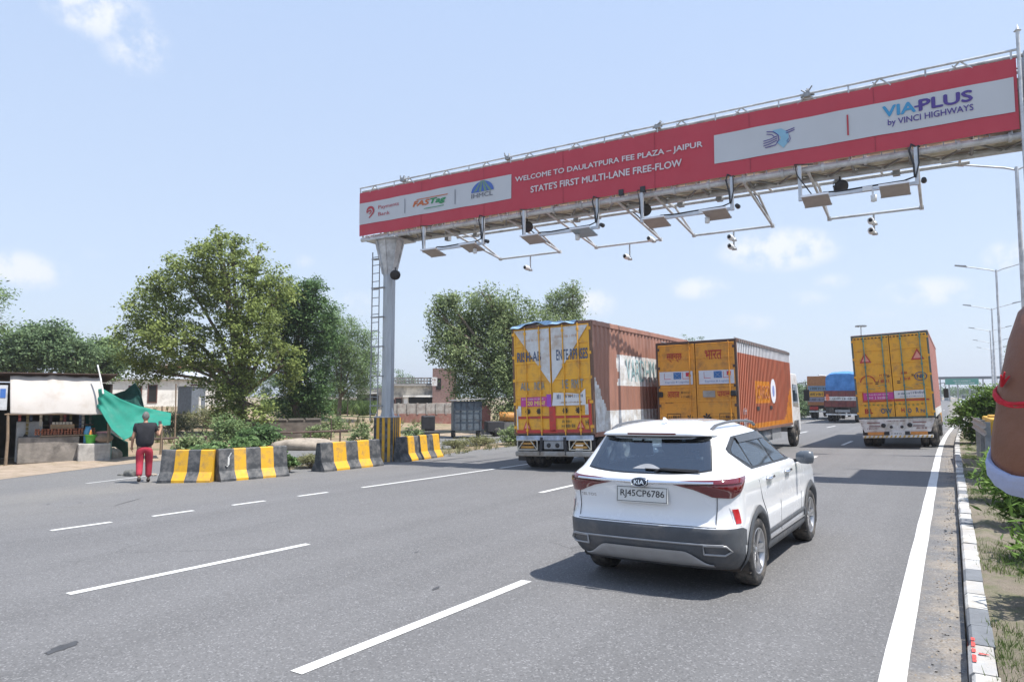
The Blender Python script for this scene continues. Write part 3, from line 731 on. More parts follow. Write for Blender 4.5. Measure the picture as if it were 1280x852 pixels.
        b = MB(); b.bar((s * .80, 1.90, 1.075), (s * .94, 1.87, 1.105), .05, .04); b.build('mirror_arm', BLACK, m_).location = (-s * 1.0, -1.86, -1.135)
        # door handles
        for y in (.40, 1.24):
            b = MB(); q0, q1 = P_y(y, .935, .034, s), P_y(y + .19, .945, .034, s); b.path([P_y(y - .01, .935, 0, s), q0, q1, P_y(y + .2, .945, 0, s)], .015, 8); b.build('door_handle', CHROME, T)
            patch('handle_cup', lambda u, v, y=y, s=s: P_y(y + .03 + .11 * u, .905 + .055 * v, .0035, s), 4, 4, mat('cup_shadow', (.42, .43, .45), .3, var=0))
    b = MB(); b.prism([(-.20, 1.575), (-.05, 1.585), (-.17, 1.645)], -.012, .012, 'yz'); b.build('roof_fin', CARW, T)
    # wheels
    for a, zc in AX:
        for s in (-1, 1):
            b = MB(); b.lathe([(-.09, .21), (-.105, .25), (-.105, .30), (-.085, .328), (-.04, .335), (.04, .335), (.085, .328), (.105, .30), (.105, .25), (.09, .225)], 48, 'x')
            w_ = b.build('wheel', RUBBER, T); w_.location = (s * .79, a, zc)
            b = MB(); b.lathe([(.09, .228), (.10, .226), (.095, .212), (.02, .20), (-.06, .20)], 48, 'x', mi=0); b.lathe([(.0, .001), (.0, .205)], 24, 'x', mi=1)
            b.lathe([(.075, .001), (.078, .03), (.06, .05), (.03, .055)], 16, 'x', mi=0)
            for k in range(5):
                for d in (-.16, .16):
                    t = 2 * math.pi * k / 5 + d; t0 = 2 * math.pi * k / 5 + d * .5
                    b.bar((.055, .045 * math.cos(t0), .045 * math.sin(t0)), (.075, .215 * math.cos(t), .215 * math.sin(t)), .034, .030)
            r_ = b.build('rim', [mat('alloy', (.45, .45, .46), .3, .8, var=.05), mat('rim_back', (.03, .03, .03), .7, var=0)], w_)
            if s < 0: r_.rotation_euler = (0, 0, math.pi)
    # things behind the tail window are hinted by a pale parcel cloth against the glass
    patch('parcel_cloth', lambda u, v: P_a(-.14 + .30 * u, 1.09 + .05 * v * math.sin(math.pi * u) + .004, .0105), 12, 4, mat('cloth_grey', (.30, .31, .33), .6, var=.1), rg)
    # final proportions: the beltline and tail sit a little higher than drafted
    side = [(0, 0), (.75, .75), (.86, .93), (1.03, 1.115), (1.08, 1.16), (1.43, 1.495), (1.49, 1.545), (1.616, 1.645), (2, 2.03)]
    tail = [(0, .03), (.22, .245), (.40, .435), (.59, .655), (.86, .965), (1.03, 1.125), (1.08, 1.165), (1.43, 1.485), (1.49, 1.54), (1.616, 1.645), (2, 2.03)]
    def remap(y, z): w = sstep(-.30, -.62, y); return lerp(side, z) * (1 - w) + lerp(tail, z) * w
    for o in T.children:
        if o.name.startswith(('wheel', 'side_mirror')) and not o.name.startswith('wheel_'): continue
        if o.location.length > .01: o.location.z = remap(o.location.y, o.location.z); continue
        for v in o.data.vertices: v.co.z = remap(v.co.y, v.co.z)
        for c in o.children:
            if c.data and c.location.length < .01:
                for v in c.data.vertices: v.co.z = remap(v.co.y, v.co.z)
    return T
SUV = build_car((-2.575, 7.44, -.05), R(-1.6), 'white compact suv with grey lower bumper, roof rails and red tail lamps')
SUV.rotation_euler = (0, R(-1.1), R(-1.6))
# ================================================================== TRUCKS
def corr_side(x, y0, y1, z0, z1, s, zones, nm, mats, parent, pitch=.29, dep=.036):
    """corrugated container wall; zones(y, z) -> material index"""
    b = MB(); ys = []; y = y0
    while y < y1 - .01:
        for dy, d in ((0, 0), (.09, 0), (.135, -dep), (.235, -dep)):
            if y + dy < y1: ys.append((y + dy, d))
        y += pitch
    ys.append((y1, 0)); nz = 30; vs = [(x + s * d, yy, z0 + (z1 - z0) * j / nz) for j in range(nz + 1) for yy, d in ys]; w = len(ys)
    for j in range(nz):
        for i in range(w - 1):
            f = (j * w + i, j * w + i + 1, (j + 1) * w + i + 1, (j + 1) * w + i); cy = (ys[i][0] + ys[i + 1][0]) / 2; cz = z0 + (z1 - z0) * (j + .5) / nz
            b.f.append(f); b.m.append(zones(cy, cz)); b.sm.append(False)
    b.v = vs; return b.build(nm, mats, parent)
def dual_wheels(parent, ys, xs, r=.50, w=.27):
    for y in ys:
        for s in (-1, 1):
            for k, xo in enumerate(xs):
                b = MB(); b.lathe([(-w / 2, r * .56), (-w / 2, r * .9), (-w / 2 + .04, r), (w / 2 - .04, r), (w / 2, r * .9), (w / 2, r * .56)], 32, 'x')
                wl_ = b.build('wheel', RUBBER, parent); wl_.location = (s * xo, y, r)
                b = MB(); b.lathe([(w / 2 - .015, r * .57), (w / 2 - .03, r * .5), (.02, r * .36), (.05, r * .20), (.09, r * .18), (.09, .001)], 24, 'x')
                b.lathe([(-w / 2 + .015, r * .57), (-w / 2 + .03, .001)], 24, 'x')
                rr = b.build('rim', mat('truck_rim', (.30, .29, .27), .6, .2, var=.2, dirt=(.18, .15, .12), dirt_amt=.4), wl_)
                if s < 0: rr.rotation_euler = (0, 0, math.pi)
def tri_reflector(parent, cx, zc, w, h, y):
    b = MB(); P = lambda k: [(cx - w / 2 * k, y, zc - h * .36 * k), (cx + w / 2 * k, y, zc - h * .36 * k), (cx, y, zc + h * .64 * k)]
    b.add(P(1), [(0, 1, 2)], 0); b.add([(a, y - .003, c) for a, _, c in P(.62)], [(0, 1, 2)], 1)
    b.build('warning_triangle', [RED, mat('triangle_pink', (.72, .30, .24), .4, var=.1)], parent)
def sticker(parent, nm, x0, x1, z0, z1, y, m, parts=(), dx=0):
    b = MB(); b.box(x0, x1, y, y + .004, z0, z1); o = b.build(nm, m, parent)
    for txt, a0, a1, c0, c1, mm, bold in parts:
        q = MB(); text_on(q, txt, a0, a1, c0, c1, y - .003, bold=bold); q.build('lettering', mm, o)
    return o
def doors(T, W, z0, z1, m, frame_m, rod_m, rods=(.30, .70), ribs=5, hinge_m=None):
    """two container doors with ribs, rods and hinges in the plane y = 0 facing -Y"""
    out = []
    for s in (-1, 1):
        b = MB(); xa, xb = (-W / 2 + .06, -.012) if s < 0 else (.012, W / 2 - .06)
        b.box(xa, xb, .0, .05, z0 + .05, z1 - .06)
        dr = b.build('door', m, T); out.append(dr)
        b = MB(); H = z1 - z0 - .11
        for k in range(ribs + 1):
            zc = z0 + .05 + H * k / ribs; b.box(xa + .02, xb - .02, -.022, -.001, max(z0 + .06, zc - .035), min(z1 - .07, zc + .035))
        b.box(xa + .001, xa + .05, -.018, -.002, z0 + .06, z1 - .07); b.box(xb - .05, xb - .001, -.018, -.002, z0 + .06, z1 - .07)
        bevel(b.build('door_rib', m, dr), .008, 1)
        for f in rods:
            x = (xa + (xb - xa) * f)
            b = MB(); b.tube((x, -.045, z0 - .02), (x, -.045, z1 - .03), .017)
            for zz in (z0 + .12, z0 + .38 * (z1 - z0), z0 + .62 * (z1 - z0), z1 - .2): b.box(x - .03, x + .03, -.066, -.024, zz - .035, zz + .035)
            hz = z0 + (.36 if f < .5 else .40) * (z1 - z0); b.bar((x, -.07, hz), (x + (.26 if f < .5 else -.26), -.07, hz - .05), .025, .015)
            b.build('lock_rod', rod_m, dr)
        xe = xa if s < 0 else xb
        for k in range(5): b = MB(); zz = z0 + .2 + (z1 - z0 - .4) * k / 4; b.box(xe - .05, xe + .05, -.03, -.002, zz - .04, zz + .04); b.build('hinge', hinge_m or m, dr)
    b = MB()
    for s in (-1, 1): b.box(*sorted((s * (W / 2), s * (W / 2 - .056))), -.012, .10, z0, z1)
    b.box(-W / 2 + .057, W / 2 - .057, -.012, .10, z1 - .055, z1); b.box(-W / 2 + .057, W / 2 - .057, -.012, .10, z0, z0 + .045)
    b.build('door_frame', frame_m, T); return out
def chassis(T, L, zt, W=2.2):
    b = MB()
    for s in (-1, 1): b.box(s * .42 - .05, s * .42 + .05, .05, L, zt - .28, zt - .02)
    for k in range(int(L)): b.box(-.45, .45, .3 + k, .4 + k, zt - .22, zt - .08); b.box(-W / 2 + .06, W / 2 - .06, .3 + k, .36 + k, zt - .09, zt - .001)
    b.build('chassis', DARK, T)
def cab(T, y0, m, W=2.3, zt=2.75):
    b = MB(); prof = [(y0, .75), (y0, zt - .1), (y0 + .15, zt), (y0 + 1.35, zt - .02), (y0 + 1.72, 1.75), (y0 + 1.82, 1.2), (y0 + 1.82, .55), (y0 + 1.55, .5), (y0 + 1.45, .95), (y0 + .5, .95), (y0 + .45, .75)]
    b.prism(prof, -W / 2, W / 2, 'yz'); c = bevel(b.build('cab', m, T), .05, 3)
    for s in (-1, 1):
        b = MB(); x = s * (W / 2 + .004); b.add([(x, y0 + .35, 1.55), (x, y0 + 1.5, 1.5), (x, y0 + 1.28, 2.4), (x, y0 + .35, 2.42)], [(0, 1, 2, 3)]); b.build('side_window', GLASS, c)
        b = MB(); b.path([(s * W / 2, y0 + 1.55, 2.45), (s * (W / 2 + .25), y0 + 1.85, 2.5), (s * (W / 2 + .28), y0 + 1.85, 2.2)], .018); b.box(*sorted((s * (W / 2 + .17), s * (W / 2 + .38))), y0 + 1.80, y0 + 1.86, 1.75, 2.2); bevel(b.build('mirror', BLACK, c), .02)
        b = MB(); b.box(*sorted((s * (W / 2 - .3), s * (W / 2 + .02))), y0 + .55, y0 + 1.4, .42, .58); b.build('step', DARK, c)
    b = MB(); b.add([(-1.0, y0 + 1.80, 1.5), (1.0, y0 + 1.80, 1.5), (.95, y0 + 1.43, 2.5), (-.95, y0 + 1.43, 2.5)], [(0, 1, 2, 3)]); b.build('windscreen', GLASS, c)
def floral(b, cx, cz, r, y, n=6):
    for k in range(n):
        t = 2 * math.pi * k / n; u = Vector((math.cos(t), 0, math.sin(t))); w = Vector((-math.sin(t), 0, math.cos(t)))
        c = Vector((cx, y, cz)); b.add([c, c + u * r * .6 + w * r * .22, c + u * r, c + u * r * .6 - w * r * .22], [(0, 1, 2, 3)])
def scrawl(b, x0, x1, z0, z1, y, seed):
    rnd = random.Random(seed); x = x0; h = z1 - z0
    while x < x1 - h * .25:
        w = h * rnd.uniform(.35, .6); t = h * .16
        k = rnd.random()
        b.box(x, x + t, y - .001, y, z0, z0 + h * rnd.uniform(.7, 1))
        if k > .3: b.box(x + t, x + w, y - .001, y, z0 + h * .42, z0 + h * .58)
        if k > .6: b.box(x + w - t, x + w, y - .001, y, z0, z0 + h * .95)
        x += w + h * .16

# ---------------------------------------------------------------- truck with the white V on its doors
def truck_white_v():
    W, z0, z1, L = 2.5, .98, 4.02, 8.5
    T = thing('container_truck', 'container truck with a white V on yellow doors and blue sheet on its roof', 'truck', (-9.28, 17.1, -.18), 0)
    ds = doors(T, W, z0, z1, YEL, mat('rust_frame', (.16, .09, .06), .7, var=.2), YEL, (.33, .72), 6)
    chassis(T, L, z0)
    # the V
    zt, zb = z1 - .10, z0 + .46 * (z1 - z0)
    b = MB(); b.add([(-1.17, -.0245, zt), (-.03, -.0245, zt), (-.03, -.0245, zb)], [(0, 2, 1)]); b.add([(1.17, -.0245, zt), (.03, -.0245, zt), (.03, -.0245, zb)], [(0, 1, 2)])
    b.build('painted_v', mat('chalk_white_paint', (.60, .61, .61), .6, var=.08, dirt=(.45, .36, .28), dirt_amt=.3), T)
    b = MB(); text_on(b, 'RISH-AB', -1.08, -.30, 3.02, 3.30, -.0275, bold=.015); text_on(b, 'ENTE RPRISES', .18, 1.14, 3.0, 3.30, -.0275, bold=.012); b.build('lettering', NAVY, T)
    b = MB(); text_on(b, 'ALL', -1.0, -.70, 2.22, 2.44, -.0275, bold=.01); text_on(b, 'INDIA', -.55, -.22, 2.22, 2.44, -.0275, bold=.01); text_on(b, 'PE', .34, .52, 2.22, 2.46, -.0275, bold=.01); text_on(b, 'RMIT', .62, .98, 2.22, 2.46, -.0275, bold=.01); b.build('lettering', GREYB, T)
    b = MB(); scrawl(b, -.95, -.15, 3.58, 3.66, -.0265, 4); scrawl(b, .15, .85, 3.62, 3.70, -.0265, 5); b.build('faint_lettering', mat('faint_orange', (.50, .36, .26), .7, var=.1), T)
    k = sticker(T, 'pink_sticker', -1.0, -.17, 1.76, 2.02, -.030, MAGENTA, [('20 MIN!', -.78, -.22, 1.79, 1.91, mat('sticker_yellow', (.75, .62, .12), .5, var=.05), .012)])
    b = MB(); scrawl(b, -.95, -.25, 1.94, 1.99, -.031, 8); b.build('small_lettering', WHITEP, k)
    sticker(T, 'violet_sticker', -.165, -.02, 1.74, 2.08, -.030, mat('violet_sticker', (.34, .06, .42), .4, var=.05))
    b = MB(); b.add([(.0, -.03, 1.76), (1.03, -.03, 1.76), (1.03, -.03, 2.20), (.86, -.03, 2.06), (.5, -.03, 2.10), (.05, -.03, 2.12)], [(0, 1, 2, 3, 4, 5)]); k = b.build('white_sticker', mat('sticker_white', (.66, .66, .67), .4, var=.05), T)
    b = MB(); scrawl(b, .16, .34, 1.94, 2.08, -.0325, 12); scrawl(b, .40, .95, 1.97, 2.06, -.0325, 14); b.build('script_lettering', NAVY, k)
    b = MB(); scrawl(b, .25, .92, 1.82, 1.87, -.0325, 15); b.build('small_lettering', mat('sticker_brown', (.35, .20, .10), .6, var=.1), k)
    # red bands, ornaments, reflectors
    b = MB(); b.box(-1.10, 1.10, -.0262, -.0246, 1.42, 1.48); b.box(-.10, .10, -.0278, -.0264, 1.05, 1.74); b.box(-1.15, 1.15, -.0278, -.0264, 1.02, 1.11); b.box(1.10, 1.19, -.0262, -.0246, 1.12, 1.9); b.build('red_band', RED, T)
    b = MB(); 
    for s in (-1, 1): b.box(*sorted((s * 1.0, s * 1.10)), -.0262, -.0246, 1.50, 1.78)
    b.box(-1.15, -1.11, -.0262, -.0246, 1.12, 1.7); b.build('white_panel', WHITEP, T)
    b = MB()
    for cx in (-.78, -.42, .40, .80): floral(b, cx, 1.62, .10, -.0275, 8)
    b.build('black_ornament', BLACK, T)
    b = MB(); scrawl(b, .28, .70, 1.16, 1.26, -.0275, 3); scrawl(b, .3, .6, 1.29, 1.37, -.0275, 5); scrawl(b, 1.0, 1.12, 1.22, 1.38, -.0275, 6); b.build('faded_lettering', mat('dark_olive', (.14, .11, .05), .6, var=.1), T)
    tri_reflector(T, -.82, 1.22, .26, .28, -.030); tri_reflector(T, .86, 1.22, .26, .28, -.030)
    # sides, roof, posts
    def zones(y, z):
        if z < z0 + .60 + .9 * sstep(1.0, .1, y): return 1
        if 1.75 < y + .12 * math.sin(z * 9) and 2.30 < z < 3.22 and y < 6.2: return 1
        return 0
    sw = corr_side(W / 2 - .005, .10, L, z0, z1 - .02, 1, zones, 'side_wall', [BROWN, WHITEP], T)
    corr_side(-W / 2 + .005, .10, L, z0, z1 - .02, -1, lambda y, z: 0, 'side_wall', [BROWN], T)
    q = MB(); text_on(q, 'VARDHMAN', 2.35, 5.6, 2.42, 3.10, W / 2 + .002, 'yz', bold=.0); q.build('lettering', mat('teal_lettering', (.24, .38, .40), .6, var=.2), sw)
    b = MB(); b.box(-W / 2, W / 2, .05, L, z1 - .015, z1 + .03)
    for i in range(int(L / .5)): b.box(-W / 2 + .03, W / 2 - .03, .3 + .5 * i, .45 + .5 * i, z1 + .03, z1 + .045)
    for s in (-1, 1): b.box(*sorted((s * (W / 2 - .06), s * (W / 2 + .012))), .10, L, z1 - .10, z1 - .016); b.box(*sorted((s * (W / 2 - .06), s * (W / 2 + .012))), .10, L, z0 - .08, z0 + .04)
    b.build('roof', BROWN, T)
    b = MB(); b.box(-W / 2 + .02, W / 2 - .02, L - .05, L, z0, z1 - .02); b.build('front_wall', BROWN, T)
    # bumper, lamps, lattice guards
    b = MB(); b.box(-1.18, 1.18, -.04, .08, .82, .95); b.build('tail_board', mat('pale_blue_board', (.42, .48, .60), .6, var=.2, dirt=(.2, .2, .2), dirt_amt=.35), T)
    b = MB(); b.box(-1.2, 1.2, -.10, .04, .38, .52); bevel(b.build('bumper', mat('bumper_grey', (.30, .29, .27), .6, var=.2, dirt=(.2, .16, .12), dirt_amt=.4), T), .03)
    b = MB(); b.box(-.30, .30, -.02, .06, .58, .80); b.build('tow_plate', STEEL_D, T)
    b = MB()
    for x in (-.15, .12): b.lathe([(-.03, .001), (-.03, .06), (.0, .065)], 16, 'y', (x, -.01, .68))
    b.build('coupling_hole', BLACK, T)
    for s in (-1, 1):
        b = MB(); xa, xb = (.50, 1.14) if s > 0 else (-1.14, -.50)
        for z in (.56, .82): b.tube((xa, -.05, z), (xb, -.05, z), .018)
        for x in (xa, xb): b.tube((x, -.05, .56), (x, -.05, .82), .018)
        b.tube((xa, -.05, .56), ((xa + xb) / 2 - .1, -.05, .82), .014); b.tube((xb, -.05, .56), ((xa + xb) / 2 + .1, -.05, .82), .014)
        b.build('lamp_guard', mat('cream_tube', (.50, .47, .40), .6, var=.15), T)
        b = MB(); b.box(xa + .1, xb - .12, -.03, .02, .60, .66); b.box(xa + .1, xb - .12, -.03, .02, .70, .76); b.build('tail_lamp', mat('amber_lamp', (.42, .22, .05), .3, var=.2), T)
        b = MB(); b.tube((s * .36, -.02, .9), (s * .40, -.06, .42), .05); b.build('hanging_strap', BLACK, T)
        b = MB(); b.box(*sorted((s * .95, s * 1.2)), .08, .12, .25, .85); b.build('mud_flap', BLACK, T)
    dual_wheels(T, (.88, 2.2), (1.09, .80), .50)
    dual_wheels(T, (7.6,), (1.09,), .50)
    cab(T, L + .25, mat('cab_brown', (.25, .11, .07), .5, var=.1), 2.4, 2.9)
    T.rotation_euler = (0, R(-2.0), R(.3))
    return T
V1 = truck_white_v()
# the blue plastic sheet lies on the roof edge
b = MB()
def blue(u, v):
    x = -1.27 + 2.05 * u; y = -.06 + .55 * v; z = .065 + .09 * math.sin(math.pi * min(1, u * 1.1 + .05)) ** 2 * (1 - v * .4) + .018 * math.sin(u * 31) * math.sin(v * 9 + 1) 
    if v < .3: z -= (.3 - v) * (.30 + .12 * math.sin(u * 13))
    return Vector((x, y - .02, 4.02 + z))
b.grid(blue, 60, 12); o = b.build('plastic_sheet', mat('blue_plastic', (.20, .42, .66), .35, var=.25, scale=14, col2=(.45, .62, .78)), None)
o.modifiers.new('solid', 'SOLIDIFY').thickness = .008
o.matrix_world = Matrix.Translation(V1.location) @ V1.rotation_euler.to_matrix().to_4x4()
tag(o, 'crumpled light blue plastic sheet lying over the roof edge of the white V truck', 'plastic sheet')

# ---------------------------------------------------------------- orange box truck right behind the car
def truck_orange():
    W, z0, z1, L = 2.44, .92, 3.60, 8.0
    T = thing('box_truck', 'orange red box truck with ochre doors, Hindi lettering and a white cab', 'truck', (-6.38, 20.7, -.12), 0)
    RUST = mat('dark_rust_frame', (.10, .06, .05), .7, var=.25)
    doors(T, W, z0, z1, ORA, RUST, ORA, (.86,), 6, RUST)
    chassis(T, L, z0)
    redt = mat('deep_red_lettering', (.42, .035, .03), .6, var=.1); blk = mat('black_lettering', (.03, .03, .03), .6, var=.1)
    def hindi(s, *a, m=redt, bold=.006):
        q = MB(); text_on(q, s, *a, -.0262, bold=bold); return q.build('lettering', m, T)
    hindi('स्वच्छ', -.88, -.40, 3.0, 3.27); hindi('भारत', .30, .80, 3.04, 3.32)
    hindi('आवाज', -.90, -.52, 1.93, 2.12); hindi('पायलट', .62, 1.08, 1.93, 2.10)
    b = MB(); scrawl(b, -.46, -.14, 2.05, 2.12, -.0255, 21); scrawl(b, -.46, -.14, 1.93, 2.0, -.0255, 22); scrawl(b, -.96, -.72, 1.76, 1.80, -.0255, 23); b.build('small_lettering', blk, T)
    sticker(T, 'grey_patch', .20, .56, 1.93, 2.12, -.027, mat('grey_patch', (.32, .30, .28), .6, var=.2))
    wht = mat('sticker_pale', (.62, .64, .72), .45, var=.05, dirt=(.5, .5, .54), dirt_amt=.2)
    blu = mat('logo_blue', (.05, .17, .42), .5, var=.05); rd = mat('logo_red', (.55, .03, .07), .5, var=.05)
    for xo, nm in ((-1.12, 'left'), (.10, 'right')):
        k = sticker(T, 'company_sticker', xo, xo + 1.03, 2.32, 2.72, -.028, wht, [('Express & Logistics', xo + .18, xo + .92, 2.36, 2.43, blu, .0)])
        b = MB()
        for i, a in enumerate((.15, .72)):
            b.box(xo + a, xo + a + .20, -.0295, -.0285, 2.49, 2.505); b.box(xo + a, xo + a + .012, -.0295, -.0285, 2.49, 2.68); b.box(xo + a + (.10 if i else .0), xo + a + .20 - (0 if i else .188), -.0295, -.0285, 2.57, 2.68)
        b.box(xo + .82, xo + .94, -.0296, -.0286, 2.56, 2.68); b.build('logo_red', rd, k)
        b = MB(); b.box(xo + .44, xo + .68, -.0295, -.0285, 2.49, 2.69); b.build('logo_square', blu, k)
        b = MB(); b.bar((xo + .47, -.0315, 2.51), (xo + .65, -.0315, 2.67), .035, .002); b.bar((xo + .65, -.0325, 2.51), (xo + .47, -.0325, 2.67), .035, .002); b.build('logo_cross', wht, k)
    for x0 in (-.92, .66):
        b = MB()
        for a in ((x0, x0 + .42, 1.44, 1.455), (x0, x0 + .42, 1.26, 1.275), (x0, x0 + .015, 1.275, 1.44), (x0 + .405, x0 + .42, 1.275, 1.44)): b.box(a[0], a[1], -.0258, -.0245, a[2], a[3])
        scrawl(b, x0 + .06, x0 + .38, 1.31, 1.40, -.0255, 30); b.build('boxed_lettering', blk, T)
    b = MB(); floral(b, -.22, 1.34, .10, -.0262, 5); floral(b, .30, 1.33, .15, -.0262, 7); b.build('black_ornament', blk, T)
    b = MB(); b.box(-.95, -.08, -.0262, -.0248, 1.14, 1.21); b.box(.12, 1.06, -.0262, -.0248, 1.14, 1.21); b.build('red_band', RED, T)
    b = MB(); b.box(-.95, -.08, -.0275, -.0263, .98, 1.12); b.box(.12, 1.06, -.0275, -.0263, .98, 1.12); b.build('white_band', wht, T)
    b = MB(); text_on(b, 'BLOW', -.92, -.12, .99, 1.105, -.029, bold=.02); text_on(b, 'HORN', .16, 1.02, .99, 1.105, -.029, bold=.02); b.build('lettering', blu, T)
    b = MB()
    for s in (-1, 1): b.box(*sorted((s * 1.02, s * 1.19)), -.09, -.02, 1.95, 2.12)
    bevel(b.build('marker_lamp', BLACK, T), .03)
    # walls
    def zones(y, z):
        if z > z1 - .36: return 1
        if z < z0 + .20 + 1.15 * sstep(6.3, 7.9, y) ** 1.5: return 2
        if 2.2 < y < 4.3 and 1.72 < z < 2.42: return 2
        return 0
    sw = corr_side(W / 2 - .005, .10, L, z0, z1 - .02, 1, zones, 'side_wall', [ORED, mat('roof_band_white', (.62, .63, .66), .6, var=.08), ORA], T, .21, .028)
    corr_side(-W / 2 + .005, .10, L, z0, z1 - .02, -1, zones, 'side_wall', [ORED, MATS['roof_band_white'], ORA], T, .21, .028)
    q = MB(); text_on(q, 'CARGO', 2.35, 4.15, 1.85, 2.30, W / 2 + .003, 'yz', bold=.01); q.build('lettering', mat('ochre_letter', (.38, .13, .05), .6, var=.1), sw)
    q = MB(); vs = [(W / 2 + .003, 4.75 + .42 * math.cos(t), 2.12 + .42 * math.sin(t)) for t in [2 * math.pi * i / 24 for i in range(24)]]; q.add(vs, [tuple(range(24))]); em = q.build('round_emblem', mat('emblem_white', (.66, .67, .72), .5, var=.06), sw)
    q = MB(); vs = [(W / 2 + .006, 4.75 + .17 * math.cos(t), 2.12 + .2 * math.sin(t)) for t in [2 * math.pi * i / 16 for i in range(16)]]; q.add(vs, [tuple(range(16))]); q.build('emblem_centre', mat('emblem_blue', (.2, .25, .5), .5, var=.06), em)
    b = MB()
    for y in (2.4, 4.3): b.box(W / 2 - .002, W / 2 + .012, y - .18, y + .18, 1.50, 1.62)
    b.build('vent', BLACK, sw)
    b = MB(); scr = MB(); scrawl(scr, .5, 1.0, 1.05, 1.3, 0, 40); scrawl(scr, .5, .9, 1.4, 1.62, 0, 41); scr.v = [(W / 2 + .004 + y * 0, x, z) for x, y, z in scr.v]; scr.build('small_lettering', wht, sw)
    b = MB(); b.box(-W / 2, W / 2, .05, L, z1 - .015, z1 + .025)
    for s in (-1, 1):
        b.box(*sorted((s * (W / 2 - .05), s * (W / 2 + .014))), .10, L, z1 - .06, z1 - .016); b.box(*sorted((s * (W / 2 - .05), s * (W / 2 + .014))), .10, L, z0 - .07, z0 + .02)
    b.build('roof', mat('rust_roof', (.16, .09, .07), .7, var=.25), T)
    b = MB()
    for i in range(34):
        y = .25 + i * .228; b.box(W / 2 + .0145, W / 2 + .03, y, y + .05, z1 - .10, z1 + .02)
    for s in (-1, 1):
        b.tube((s * (W / 2 - .1), .2, z1 + .07), (s * (W / 2 - .1), L, z1 + .07), .014, 6)
        for i in range(9): b.tube((s * (W / 2 - .1), .3 + i * .92, z1 + .02), (s * (W / 2 - .1), .3 + i * .92, z1 + .07), .012, 6)
    b.build('roof_rail', STEEL_D, T)
    b = MB(); b.box(-W / 2 + .02, W / 2 - .02, L - .05, L, z0, z1 - .02); b.build('front_wall', ORED, T)
    b = MB(); b.box(-1.15, 1.15, -.08, .05, .45, .58); bevel(b.build('bumper', WHITEP, T), .02)
    for s in (-1, 1):
        b = MB(); b.box(*sorted((s * .55, s * 1.1)), -.05, .02, .64, .78); b.build('tail_lamp', LAMP_RED, T)
        b = MB(); b.box(*sorted((s * .80, s * 1.15)), 4.6, 6.1, .45, .85); b.build('battery_box', STEEL_D, T)
        b = MB(); b.lathe([(-.5, .001), (-.5, .26), (.5, .26), (.5, .001)], 20, 'y', (s * .88, 4.0, .62)); b.build('fuel_tank', STEEL_D, T)
    dual_wheels(T, (2.0,), (1.08, .78), .48); dual_wheels(T, (8.75,), (1.08,), .50)
    cab(T, L + .12, mat('white_cab', (.68, .69, .70), .4, var=.05, dirt=(.4, .37, .33), dirt_amt=.25), 2.35, 2.85)
    T.rotation_euler = (0, R(-1.2), 0)
    return T
truck_orange()

